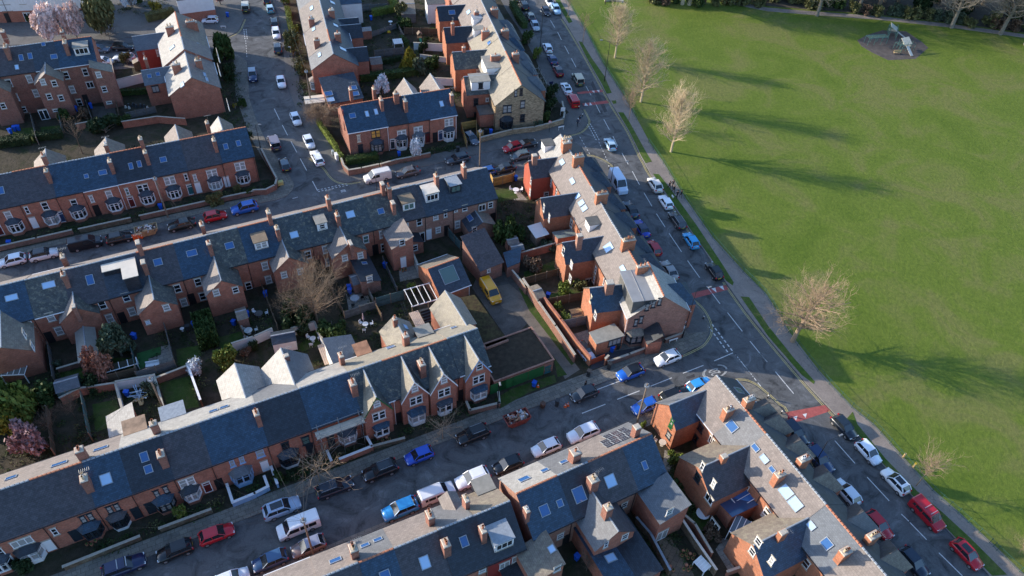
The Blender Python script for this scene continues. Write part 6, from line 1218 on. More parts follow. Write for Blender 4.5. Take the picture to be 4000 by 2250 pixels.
leafy(T(0,0,1260,110), 'wh', "white blossom tree at the top edge", 5, 5, 1.5, "blossom_tree"); leafy(T(1,0,1195,890), 'wh', "white magnolia behind the short terrace", 3.6, 3.2, 1.0, "blossom_tree", 1800); leafy(T(1,1,1520,150), 'wh', "small white blossom tree in front of the bay windows", 2.8, 3.2, .9, "blossom_tree", 1500)
leafy(T(0,0,1000,330), 'ol', "tall olive-green willow by the back lane", 6.4, 7.5, 1.0, "willow_tree", 4200); leafy(T(0,0,2140,560), 'md', "large rounded evergreen at the corner of the climbing road", 4.6, 5.2, .3, "evergreen_tree", 3600, airy=False); leafy(T(0,0,2170,740), 'dk', "dark evergreen shrub below the rounded corner evergreen", 3.2, 2.6, .2, "evergreen_tree", 1800, airy=False)
leafy(T(1,0,350,520), 'ol', "pollarded tree with pale green shoots on the pavement", 3.6, 4.2, 1.4, "pollarded_tree", 2400, 'p'); leafy(T(1,0,430,700), 'ol', "tangled brown shrub below the pollarded tree", 3, 2, .3, "shrub", 1400); 
leafy(T(0,0,1240,30), 'md', "dense green tree at the top edge left of the blossom", 6, 6, .5, "evergreen_tree"); leafy(T(0,0,1480,110), 'ye', "yellow forsythia at the top edge", 3, 2.2, .3, "forsythia", 1400); leafy(T(0,0,2080,40), 'pu', "purple-leaved small tree at the top edge by the climbing road", 2.6, 2.6, .8, "small_tree", 1400)
leafy(T(0,2,110,1270), 'lt', "large golden-green conifer at the left edge", 7.2, 8.0, .3, "conifer", 5200, airy=False); leafy(T(0,2,100,1400), 'ye', "yellow-leaved shrub below the large conifer", 3, 2.4, .5, "shrub", 1500); leafy(T(0,2,450,1110), 'md', "spreading green shrub beside the grey shed", 4.6, 2.2, .3, "shrub", 1800)
leafy(T(0,2,960,900), 'rd', "rust-coloured leafy tree in the back garden", 3.6, 4.6, .4, "copper_tree", 3000); leafy(T(0,2,1150,700), 'gy', "grey-green olive-like tree beside the artificial lawn", 4.4, 4.2, .6, "evergreen_tree", 3000, airy=False); leafy(T(0,2,2165,800), 'lt', "yellow-green laurel left of the white gable roof", 3.6, 3.0, .2, "laurel", 2200, airy=False)
leafy(T(0,2,1860,850), 'wh', "white-flowering shrub by the white coped wall", 2.6, 2.2, .2, "shrub", 1500); leafy(T(0,3,320,250), 'pu', "pinkish purple leafy tree behind the lower-left terrace", 4.6, 4.0, .5, "small_tree", 2600, 'd'); leafy(T(0,2,1450,1070), 'gy', "small conifer in the white walled yard", 2.2, 2.6, .2, "conifer", 1400)
leafy(T(1,2,400,430), 'dk', "dark dense evergreen beside the birch", 4.6, 4.0, .2, "evergreen_tree", 3000, airy=False); leafy(T(1,2,730,520), 'md', "bright green leafy shrub above the grey lean-to", 4.4, 2.6, .3, "shrub", 2400); leafy(T(1,1,1470,1420), 'lt', "rounded light green shrub in the workshop garden", 1.8, 1.5, .1, "shrub", 1200)
leafy(T(1,1,2340,950), 'md', "tall loose evergreen beside the slate store", 4.2, 4.2, .3, "evergreen_tree", 3200); leafy(T(2,1,40,920), 'md', "green shrub at the corner of the park-side gardens", 3.0, 2.4, .2, "shrub"); leafy(T(2,1,190,1210), 'br', "brown twiggy bush in the park-side garden", 3.4, 2.2, .3, "shrub", 2400); leafy(T(2,1,330,1020), 'gy', "low grey-green bush behind the brick wall", 2.8, 1.4, .1, "shrub")
leafy(T(2,2,495,140), 'lt', "bright green bush in the narrow garden", 2.6, 2.4, .2, "shrub", 1800); leafy(T(2,2,425,280), 'lt', "variegated bush, upper of two by the picnic table", 1.7, 1.7, .1, "shrub", 1300); leafy(T(2,2,505,385), 'lt', "variegated bush, lower of two by the picnic table", 1.9, 1.6, .1, "shrub", 1300); leafy(T(2,1,640,1400), 'ol', "trailing yellow-brown climber against the rear wing", 2.2, 1.6, .2, "shrub")
bush(T(1,0,1450,560), 'ye', "golden yellow conifer in the gardens north of the short terrace", 4.6, 5.0, None, 'cone', "golden_conifer", "tree", n=3600); leafy(T(1,0,1540,700), 'gy', "ivy-covered tree below the golden conifer", 3.2, 3.0, .3, "evergreen_tree", 2000); leafy(T(1,0,1650,640), 'md', "dark green bush by the demolished white wall", 3.8, 2.2, .2, "shrub"); leafy(T(1,0,1580,500), 'dk', "near-black rounded bush in front of the white garden wall", 2.6, 1.9, .1, "shrub", airy=False)
leafy(T(1,0,1380,190), 'ol', "yellowish tree beside the grey garden roof", 3.6, 3.4, .4, "small_tree", 2200); leafy(T(1,0,1400,260), 'md', "green shrubs beside the play house", 4.0, 2.0, .2, "shrub"); leafy(T(1,0,1610,410), 'md', "green bush beside the slide", 1.9, 1.2, .1, "shrub"); leafy(T(1,0,280,30), 'lt', "lime-green bush at the top of the climbing road", 2.4, 2.2, .2, "shrub")
leafy(T(2,0,150,420), 'md', "bushy garden shrub by the upper park road pavement", 3.4, 2.6, .2, "shrub"); leafy(T(2,0,240,560), 'lt', "yellow-green shrub beside the scaffold", 2.6, 2.2, .2, "shrub"); leafy(T(2,0,380,930), 'dk', "dark evergreen beside the estate agent boards", 3.6, 2.6, .1, "shrub"); leafy(T(2,0,370,1040), 'dk', "dark evergreen at the bend of the stone wall", 3.2, 2.2, .1, "shrub"); leafy(T(2,0,210,1160), 'gy', "large grey-green shrub in front of the sandstone gable", 4.0, 2.6, .1, "shrub", 2200); leafy(T(2,0,300,1150), 'md', "mid-green shrub beside the round speed sign", 2.6, 1.9, .1, "shrub")
leafy(T(0,1,1480,560), 'dk', "dark creeper climbing the telegraph pole and terrace front", 1.6, 4.2, .5, "climbing_plant", 1800); bush(T(0,1,2030,560), 'ol', "clipped yellow-green hedge bush in front of a bay", 3.4, 1.9, 1.8, 'ball', "clipped_bush", n=1800, rz=FA1.a); leafy(T(0,1,2235,490), 'ol', "small golden bush beside the end bay", 1.6, 1.3, .1, "shrub"); leafy(T(0,1,2380,505), 'md', "low green plants at the corner garden", 2.0, .9, .1, "shrub")
leafy(T(0,3,1700,890), 'lt', "yellow-green bush in front of the dark bay", 2.0, 1.7, .1, "shrub"); leafy(T(0,3,220,1390), 'dk', "dark bush at the bottom left front garden", 2.6, 1.6, .1, "shrub"); leafy(T(1,3,218,540), 'md', "rounded green shrub behind the pale blue garden wall", 1.5, 1.4, .1, "shrub", airy=False); leafy(T(1,3,340,520), 'dk', "leafy plants under the black bay", 1.7, .9, .1, "shrub")
bush(T(0,2,1960,520), 'md', "tall clipped round-topped hedge block between gardens", 2.6, 3.0, 5.2, 'box', "clipped_hedge", "hedge", n=3200, rz=FA2.a, stem=False)
leafy(T(0,0,1200,600), 'ol', "olive bush in the walled garden beside the white SUV", 2.6, 1.9, .2, "shrub"); leafy(T(0,0,300,205), 'md', "garden bush below the white house bay", 2.0, 1.6, .1, "shrub"); leafy(T(0,0,1000,1250), 'dk', "dense dark shrubbery behind the upper-left terrace", 6, 2.6, .1, "shrubbery", 2600); leafy(T(0,0,1180,1180), 'md', "green shrub at the end of the small lawn", 3.2, 1.6, .1, "shrub"); leafy(T(0,0,620,1130), 'md', "leafy shrub below the tall terrace wing", 2.6, 2.0, .1, "shrub"); leafy(T(0,0,800,1110), 'br', "brown shrub beside the timber fence", 2.8, 1.8, .1, "shrub")
leafy(T(0,0,2290,1000), 'md', "bright shrub in the front garden of the blank brick gable", 2.0, 1.5, .1, "shrub"); leafy(T(0,0,2220,1020), 'ye', "small yellow flowering shrub beside the white bay", 1.0, .8, .1, "shrub"); leafy(T(0,0,2330,1330), 'dk', "dark hedge shrub at the end of the upper-left terrace", 2.6, 1.6, .1, "shrub", 1600)
leafy(T(0,2,880,1000), 'dk', "dark shrub beside the small grey shed", 3.4, 1.9, .1, "shrub", 1800); leafy(T(0,2,940,640), 'dk', "dark evergreen by the glass-roofed lean-to", 2.2, 1.6, .1, "shrub"); leafy(T(0,2,550,790), 'gy', "spiky palm-like plant by the garden fence", 1.4, 1.0, .1, "palm", 1000); leafy(T(0,2,40,800), 'dk', "ivy mass at the left picture edge", 3.4, 3.2, .1, "shrub", 2000); leafy(T(0,2,2390,640), 'dk', "dark round bush on the white wall", 1.7, 1.4, .1, "shrub"); leafy(T(0,2,2330,700), 'br', "brown twiggy shrub beside the white wall", 1.8, 1.2, .1, "shrub")
leafy(T(2,3,1540,360), 'lt', "golden-green shrub at the corner of the bottom right yard", 2.6, 1.1, .1, "shrub"); leafy(T(2,3,1870,1060), 'br', "brown-green shrub in the lawned bottom yard", 2.6, 1.6, .1, "shrub", 1800); leafy(T(2,3,1700,640), 'md', "long low hedge plant along the bottom yard path", 4.0, .9, .1, "shrub", 1600, d=1.2); leafy(T(2,2,1233,1390), 'lt', "small bright bush right of the white chimney", 1.1, 1.2, .1, "shrub"); leafy(T(2,3,1360,1400), 'dk', "cabbage-like plant in the raised bed", 1.0, .6, .1, "plant", 800)
def hedge(pts, h, wd, col_, label, z=.1):
    P = [G(T(*p), z) for p in pts]; c = sum(P, Vector()) / len(P); r = thing("hedge", label, "hedge", (c.x, c.y, z)); rn = random.Random(len(label)); b = MB()
    for a, e in zip(P[:-1], P[1:]):
        d = (e - a); L = d.length; d.normalize(); nn = Vector((-d.y, d.x, 0))
        for _ in range(int(L * 90 * (.4 + wd))):
            q = a + d * rn.uniform(-.1, L + .1) - c; f = rn.random()
            if f < .45: p = q + nn * rn.uniform(-wd, wd) / 2 + Vector((0, 0, h * rn.uniform(.93, 1.05)))
            else: p = q + nn * rn.choice((-.5, .5)) * wd * rn.uniform(.8, 1.05) + Vector((0, 0, rn.uniform(0, h)))
            p.z -= c.z - z; p.z += 0; dd = Vector((rn.gauss(0, 1), rn.gauss(0, 1), rn.gauss(.5, 1))).normalized(); t = dd.orthogonal().normalized(); t.rotate(Matrix.Rotation(rn.uniform(0, 6), 3, dd)); u = dd.cross(t); s_ = rn.uniform(.07, .15)
            b.quad(p - t * s_, p - u * s_ * .6, p + t * s_, p + u * s_ * .6)
        a2_, e2 = a - c, e - c; w2 = nn * wd * .36; a2_.z = e2.z = 0; i = len(b.v); b.v += [tuple(v) for v in (a2_ - w2, e2 - w2, e2 + w2, a2_ + w2, a2_ - w2 + Vector((0, 0, h * .9)), e2 - w2 + Vector((0, 0, h * .9)), e2 + w2 + Vector((0, 0, h * .9)), a2_ + w2 + Vector((0, 0, h * .9)))]
        for f in ((0, 1, 5, 4), (1, 2, 6, 5), (2, 3, 7, 6), (3, 0, 4, 7), (4, 5, 6, 7)): b.f.append(tuple(i + k for k in f)); b.m.append(0)
    b.build("foliage", LEAF[col_], r); return r
hedge([(1,0,590,1180),(1,0,680,1310),(1,0,770,1440),(1,1,770,140),(1,1,815,200)], 1.6, .8, 'lt', "long yellow-green clipped hedge down the right of the climbing road"); hedge([(1,1,850,215),(1,1,1000,195),(1,1,1150,165)], 1.3, 1.7, 'md', "flowering laurel hedge along the corner front garden")
hedge([(1,0,300,110),(1,0,320,190)], 1.5, 1.3, 'lt', "upper clipped block hedge beside the climbing road"); hedge([(1,0,315,215),(1,0,340,310),(1,0,400,300)], 1.6, 1.2, 'lt', "L-shaped clipped hedge beside the climbing road"); hedge([(1,0,1100,150),(1,0,1335,105),(1,0,1260,0)], 1.7, 1.4, 'lt', "bright green clipped hedge around the far garden")
hedge([(1,0,985,765),(1,0,1200,740),(1,0,1400,720),(1,0,1530,690)], 1.6, 1.8, 'md', "long dark green hedge behind the blank brick gable"); hedge([(1,0,1180,610),(1,0,1370,570)], 1.2, .9, 'dk', "dark hedge beside the golden conifer"); hedge([(1,0,1370,380),(1,0,1430,440)], 1.4, 1.0, 'md', "short green hedge by the small patio")
hedge([(2,0,0,60),(2,0,60,180),(2,0,120,270)], 1.7, 1.8, 'md', "green hedge along the upper park road front gardens"); hedge([(0,0,1390,200),(0,0,1650,140)], 1.8, 2.0, 'ol', "yellowish hedge below the top edge"); hedge([(0,0,1400,880),(0,0,1250,890),(0,0,1100,900)], 1.2, 1.0, 'md', "hedge below the white garden wall")
hedge([(0,1,-40,60),(0,1,100,40),(0,1,300,20)], 1.6, 2.0, 'dk', "dark hedge mass behind the left end of the upper-left terrace"); hedge([(0,0,330,1320),(0,0,600,1290)], 1.5, 1.8, 'dk', "dark overgrown hedge below the tall terrace gardens"); hedge([(2,3,1390,730),(2,3,1560,560)], .8, .6, 'md', "low hedge edge in the bottom yard")
hedge([(1,1,1340,190),(1,1,1480,165)], .8, .8, 'dk', "low box hedge under the white bays"); hedge([(0,2,-60,1000),(0,2,0,1060)], 1.6, 1.6, 'ol', "hedge end at the left edge"); hedge([(3,0,-50,10),(2,0,2380,-5)], 1.2, 1.5, 'br', "low scrub at the top of the park")
# woodland along the top of the park: individual trees, then undergrowth
WG = "woodland trees beyond the park path"
protoW = [(21,), (22,), (23,)]
for i, (c, r, x, y, s, bk, lab) in enumerate([(3,0,460,150,1.15,'g',"pale-trunked tree standing alone on the grass side of the park path"), (3,0,850,95,1.1,'g',"leaning grey-trunked tree beyond the path, left of the playground"), (3,0,1730,262,1.3,'g',"thick forked trunk right of the playground on the grass edge"), (3,0,2190,325,1.3,'g',"leaning pale trunk near the right edge of the park"), (3,0,2425,425,1.2,'g',"tree at the right picture edge beyond the path"),
        (2,0,1605,42,1.3,'p',"leftmost of the three pale trunks at the top edge of the park"), (2,0,1672,46,1.35,'p',"middle one of the three pale trunks at the top edge of the park"), (2,0,1762,45,1.3,'p',"rightmost of the three pale trunks at the top edge of the park")]):
    bare(protoW[i % 3], T(c, r, x, y), lab, s, i * 1.7, bk, name="woodland_tree", group=WG, H=14 + i % 2, R_=4.4, up=.55, trunk=.42, kids=(38, 10, 7, 3), first=.25, crooked=.4, lean=((.05, .03), (-.08, .05), (.1, 0))[i % 3])
rw = random.Random(5)
for i in range(26):
    x = 2900 + i * 48 + rw.uniform(-25, 25); base_y = -38 + max(0, (x - 2900)) * .12; y = base_y - rw.uniform(0, 60)
    ev = i % 4 == 2; P = G((x, y), .12)
    if ev: bush(None, rw.choice(('ol', 'md', 'dk')), "evergreen of the dark wood behind the park path", rw.uniform(6, 9), rw.uniform(6, 9), None, 'ball', "woodland_evergreen", "tree", .12, 0, "evergreens of the dark wood", 3600, P=P)
    else: bare(protoW[i % 3], None, "bare tree of the dark wood behind the park path", rw.uniform(1.1, 1.5), i, rw.choice('gbog'), name="woodland_tree", group="bare trees of the dark wood", P=P)
for i in range(34):
    x = 2550 + i * 48 + rw.uniform(-20, 20); base_y = (-8 if x < 3000 else 18 + (x - 3000) * .118); P = G((x, base_y - rw.uniform(4, 26)), .12)
    if x < 3000: P = G((x, rw.uniform(8, 22)), .12)
    bush(None, rw.choice(('ol', 'br', 'ol', 'md', 'gy')), "scrubby bush of the undergrowth along the park path", rw.uniform(3, 5.5), rw.uniform(1.8, 3.4), None, 'ball', "undergrowth_bush", "shrub", .1, 0, "undergrowth bushes along the park path", 1400, P=P, airy=True)
# ================================================================== WALLS, FENCES, YARDS
def run(name, label, cat, pts, h, th, mt, z=.1, cap=None, posts=None, capm=None, group=None, closed=False):
    P = [G(T(*p), z) for p in pts]; c = sum(P, Vector()) / len(P); r = thing(name, label, cat, (c.x, c.y, z), 0, group); b = MB(); k = MB()
    for i, (a, e) in enumerate(zip(P[:-1], P[1:])):
        d = e - a; L = d.length; ang = math.atan2(d.y, d.x); M = Matrix.Translation(a - c + Vector((0, 0, -.0))) @ Matrix.Rotation(ang, 4, 'Z')
        b.box(-th / 2 if i else 0, L + th / 2, -th / 2 + i * .001, th / 2 + i * .001, -.15, h, 0, M)
        if cap: k.box(-th / 2, L + th / 2, -th / 2 - .05, th / 2 + .05, h + .002, h + cap, 0, M)
        if posts:
            n = max(1, int(L / posts))
            for j in range(n + 1): x = L * j / n; k.box(x - .06, x + .06, -th / 2 - .04, th / 2 + .04, -.1, h + .12, 0, M)
    b.build("panel" if posts else "wall", mt, r)
    if cap or posts: k.build("posts" if posts else "coping", capm or (STONE if cap else TIMBER), r)
    return r
boards = lambda nm, c: tiles(nm, c, 3.0, .16, .9, .2, sc(c, .4), .2, .35, 0, .02, .3)
FGREY = boards("grey_boards", (.19, .19, .185)); FBROWN = boards("brown_boards", (.16, .11, .07)); FYEL = boards("new_pine_boards", (.50, .31, .10)); FTEAL = boards("blue_green_boards", (.10, .17, .17)); BWM = brick((.24, .11, .08)); MOSSW = tiles("mossy_brick", (.17, .11, .075), .23, .078, .9, .25, (.1, .1, .06), .2, .4, .25, .007, .3)
W = lambda lab, pts, h=1.0, mt=None, cap=.07, capm=None, th=.24, nm="garden_wall": run(nm, lab, "wall", pts, h, th, mt or MOSSW, cap=cap, capm=capm)
Fn = lambda lab, pts, h=1.7, mt=None, po=1.8: run("garden_fence", lab, "fence", pts, h, .06, mt or FGREY, posts=po)
# front walls
W("low mossy brick wall in front of the left half of the upper-left terrace", [(0,1,-100,1060),(0,1,360,955),(0,1,690,880)], .9, BWM); W("low brick wall in front of the middle of the upper-left terrace", [(0,1,760,870),(0,1,1240,765)], .9, MOSSW); W("brick wall in front of the right half of the upper-left terrace", [(0,1,1330,745),(0,1,1800,640),(0,1,2140,565),(0,1,2400,510)], .9, BWM)
W("curved brick wall round the street corner garden", [(0,1,2400,510),(1,1,100,505),(1,1,190,460),(1,1,205,400),(1,1,120,240),(1,1,60,120)], 1.1, BWM); W("curved sunlit brick wall at the corner of the short terrace", [(1,1,810,215),(1,1,835,280),(1,1,880,325),(1,1,1000,305),(1,1,1160,270)], 1.2, BWM); W("brick garden wall in front of the narrow white-bayed houses", [(1,1,1180,255),(1,1,1320,215),(1,1,1480,185),(1,1,1640,150)], .9, BWM)
W("mossy wall in front of the lower-left terrace, left stretch", [(0,3,620,1390),(0,3,1330,1105)], .8); W("mossy wall in front of the lower-left terrace, right of the yellow-green bush", [(0,3,1520,1030),(0,3,2000,850)], .8); PB = PAINT_BLUE
W("pale blue painted garden wall, left of the steps", [(0,3,2155,620),(0,3,2210,790),(0,3,2415,705),(1,3,125,640),(1,3,90,545)], .9, PB, .08, WHITEP); W("pale blue painted wall beside the white front door", [(1,3,155,455),(1,3,210,610)], .9, PB, .08, WHITEP)
W("white-coped brick wall with the scaffold poles, left piece", [(1,3,680,310),(1,3,718,400)], 1.0, BRICK, .1, WHITEP); W("white-coped brick wall below the scaffolded bay", [(1,3,800,385),(1,3,1100,265),(1,3,1050,175)], 1.0, BRICK, .1, WHITEP); W("low brick wall in front of the green gabled house", [(1,3,1110,250),(1,3,1400,175)], .7); W("brick wall enclosing the end gabled house garden", [(1,2,1985,1170),(1,2,2020,1250),(1,2,2295,1180),(1,2,2285,1080)], .9, BWM)
W("low sandstone wall along the stone house", [(1,0,2120,1340),(2,0,0,1265),(2,0,210,1240),(2,0,350,1205),(2,0,480,1165),(2,0,492,1110),(2,0,470,1000)], 1.1, STONE_WALL)
W("tall orange brick boundary wall along the walled drive", [(2,2,290,220),(2,2,450,430),(2,2,600,640),(2,2,725,790)], 1.9, BRICK_ORANGE, .08, BRICK); W("brown brick wall on the lane side", [(2,2,100,50),(2,2,240,260),(2,2,400,490),(2,2,580,760)], 1.8, BWM); W("orange gate pier and wall end with red gate", [(2,2,870,790),(2,2,895,765)], 1.6, BRICK_ORANGE, .08); run("entrance_gate", "red-orange low gate across the walled drive", "gate", [(2,2,730,790),(2,2,865,735)], 1.2, .06, mat("red_oxide_paint", (.35, .07, .03), .6, .1))
W("front wall of the corner house with patches of moss", [(2,2,900,790),(2,2,1100,720),(2,2,1310,640)], .9, BWM); W("low wall round the park-side corner of the corner house", [(2,2,1440,580),(2,2,1600,520),(2,2,1625,455),(2,2,1540,330)], .9, BWM)
# back garden walls and fences
for lab, pts, h, mt in [("grey timber fence between the navy-wing garden and the next yard", [(0,2,480,640),(0,2,530,960)], 1.6, FGREY), ("wooden fence beside the artificial lawn, left side", [(0,2,1250,640),(0,2,1300,860)], 1.6, FTEAL), ("tall timber fence right of the artificial lawn", [(0,2,1575,470),(0,2,1660,800)], 1.8, FGREY), ("grey fence panels below the artificial lawn", [(0,2,1310,930),(0,2,1670,815)], 1.8, FGREY),
        ("dark brown fence below the rust-coloured tree", [(0,2,950,970),(0,2,1300,880)], 1.6, FBROWN), ("timber fence along the middle terrace yard with the bench", [(0,2,2250,400),(0,2,2330,575)], 1.5, FBROWN), ("fence between dark yards left of the birch", [(1,2,60,60),(1,2,210,460)], 1.6, FBROWN), ("brown fence behind the birch", [(1,2,690,40),(1,2,825,320)], 1.6, FBROWN), ("grey concrete panel fence behind the parasol garden", [(1,2,840,350),(1,2,1130,255)], 1.6, FGREY),
        ("tall blue-green fence below the tented pergola", [(1,2,1135,240),(1,2,1410,165)], 2.0, FTEAL), ("short fence right of the parasol garden", [(1,2,1140,280),(1,2,1190,370)], 1.6, FBROWN), ("grey fence between the two yards above the pergola", [(1,2,1035,60),(1,2,1115,225)], 1.6, FGREY), ("pale fence down the middle of the workshop-side yards", [(1,1,1200,1150),(1,1,1335,1440)], 1.4, FGREY), ("green-grey fence round the small square yard", [(1,1,1815,900),(1,1,1930,1030),(1,1,2040,975)], 1.8, FTEAL),
        ("yellow new pine fence by the middle street", [(1,1,2210,380),(1,1,2235,430),(1,1,2415,385),(2,1,20,370)], 1.8, FYEL), ("yellow pine fence round the slatted drive, left side", [(1,0,1935,1230),(1,0,1990,1400)], 1.7, FYEL), ("yellow pine fence round the slatted drive, back and right", [(1,0,1935,1225),(1,0,2080,1200),(1,0,2080,1300),(1,0,2145,1300)], 1.7, FYEL), ("blue-green fence behind the lower-left terrace", [(0,2,800,1130),(0,2,860,1449),(0,3,880,180)], 1.9, FTEAL),
        ("brown timber fence with ivy behind the lower-left terrace", [(0,2,475,1250),(0,3,530,320)], 1.8, FBROWN), ("grey fence behind the walled drive car", [(2,2,470,450),(2,2,735,395)], 2.0, FGREY), ("timber fence behind the picnic table garden", [(2,2,300,240),(2,2,650,175)], 1.8, FBROWN), ("trellis-topped fence in the park-side gardens", [(2,1,110,1360),(2,1,530,1245)], 1.6, FBROWN), ("brown timber fence beside the small mulched garden", [(1,0,1090,90),(1,0,980,100)], 1.5, FGREY), ("grey fence along the far allotment garden", [(1,0,990,110),(1,0,1245,90)], 1.6, FGREY),
        ("scalloped grey concrete fence behind the gable", [(1,0,1120,540),(1,0,1395,510)], 1.7, FGREY), ("brown fence under the play house", [(1,0,1400,320),(1,0,1710,330)], 1.6, FBROWN), ("grey fence beside the children's toys", [(1,0,1090,350),(1,0,1340,265),(1,0,1400,380)], 1.3, FGREY), ("tall fence below the tall terrace gardens", [(0,0,310,1130),(0,0,370,1370)], 1.6, FGREY), ("green mesh fence between small lawns", [(0,0,570,1090),(0,0,600,1260)], 1.5, FTEAL), ("pale timber fence between dark yard and gravel", [(0,0,830,1010),(0,0,885,1170)], 1.5, FGREY), ("long fence left of the rubbish pile garden", [(0,0,1095,920),(0,0,1140,1150)], 1.5, FBROWN), ("slatted fence below the rubbish pile", [(0,0,1200,1120),(0,0,1480,1060)], 1.4, FGREY)]: Fn(lab, pts, h, mt)
for lab, pts, h, mt, cm in [("white painted garden wall behind the clipped hedge block", [(0,2,2210,655),(0,2,2415,590),(1,2,165,515)], 1.7, RENDER, STONE), ("white wall beside the round white table", [(1,2,350,510),(1,2,560,450)], 1.7, RENDER, STONE), ("white wall running to the lower-left terrace", [(1,2,565,450),(1,2,650,640)], 1.6, RENDER, STONE), ("peeling white wall left of the junk yard", [(0,2,1120,1020),(0,2,1215,1375)], 1.6, RENDER, STONE), ("peeling white wall behind the junk yard", [(0,2,1130,1020),(0,2,1470,960)], 1.8, RENDER, STONE), ("mossy wall right of the junk yard", [(0,2,1480,940),(0,2,1575,1270)], 1.5, MOSSW, STONE),
        ("white coped wall left of the white gable roof", [(0,2,1800,860),(0,2,1915,1180)], 1.6, MOSSW, WHITEP), ("low brick wall along the shared back boundary, right", [(0,2,1500,960),(0,2,1780,850)], 1.3, BWM, STONE), ("red brick wall along the shared back boundary, left", [(0,2,600,1160),(0,2,780,1070),(0,2,1110,1020)], 1.5, BRICK, STONE), ("brick and flint wall below the dark yard", [(0,2,560,860),(0,2,860,770)], .9, BWM, STONE), ("grey rendered wall by the white utility door", [(1,1,1455,1060),(1,1,1545,1280)], 1.8, mat("grey_render", (.35, .34, .31), .85, .25, 1.5), STONE),
        ("white garden wall behind the near-black bush", [(1,0,1490,470),(1,0,1770,485)], 1.8, RENDER, STONE), ("broken white wall with rubble", [(1,0,1550,560),(1,0,1800,590)], 1.2, RENDER, STONE), ("long white wall at the foot of the stone house gardens", [(1,0,1660,800),(1,0,1890,810)], 1.7, RENDER, STONE), ("white garden wall behind the tall terrace car", [(0,0,1110,840),(0,0,1380,770)], 2.0, RENDER, STONE), ("brick wall left of the small square garden", [(0,0,1060,610),(0,0,1105,820)], 1.4, BWM, STONE), ("brick boundary wall under the blank gable", [(0,0,1170,1210),(0,0,1500,1160),(0,0,1760,1180)], 1.5, BRICK, STONE), ("short brick wall near the thin bare tree", [(0,0,735,1225),(0,0,865,1200)], 1.3, BRICK_PALE, STONE),
        ("brick yard wall behind the park-side terrace, sunlit", [(2,1,20,1140),(2,1,230,1080),(2,1,405,1030)], 1.6, BRICK, STONE), ("dark brick wall beside the lane", [(2,1,0,1290),(2,1,130,1449),(2,2,110,60)], 1.6, BWM, STONE), ("tile-coped wavy wall between the bottom yards", [(2,3,1160,950),(2,3,1290,1100),(2,3,1470,1440)], 1.4, MOSSW, LEAD), ("pale tile-coped wall across the bottom yards", [(2,3,1545,910),(2,3,1700,1150),(2,3,1900,1440)], 1.5, MOSSW, FELT_PALE), ("brick wall behind the round garden table", [(2,3,1560,890),(2,3,1700,1010),(2,3,1860,1280)], 1.5, BRICK, STONE), ("curved brick wall at the bottom edge patio", [(2,3,2010,1449),(2,3,2230,1370),(2,3,2340,1330)], 1.2, BRICK, STONE),
        ("narrow sunlit wall in the long alley", [(0,0,965,930),(0,0,1000,1020)], 1.2, RENDER, STONE)]: W(lab, pts, h, mt, .07, cm, .2)
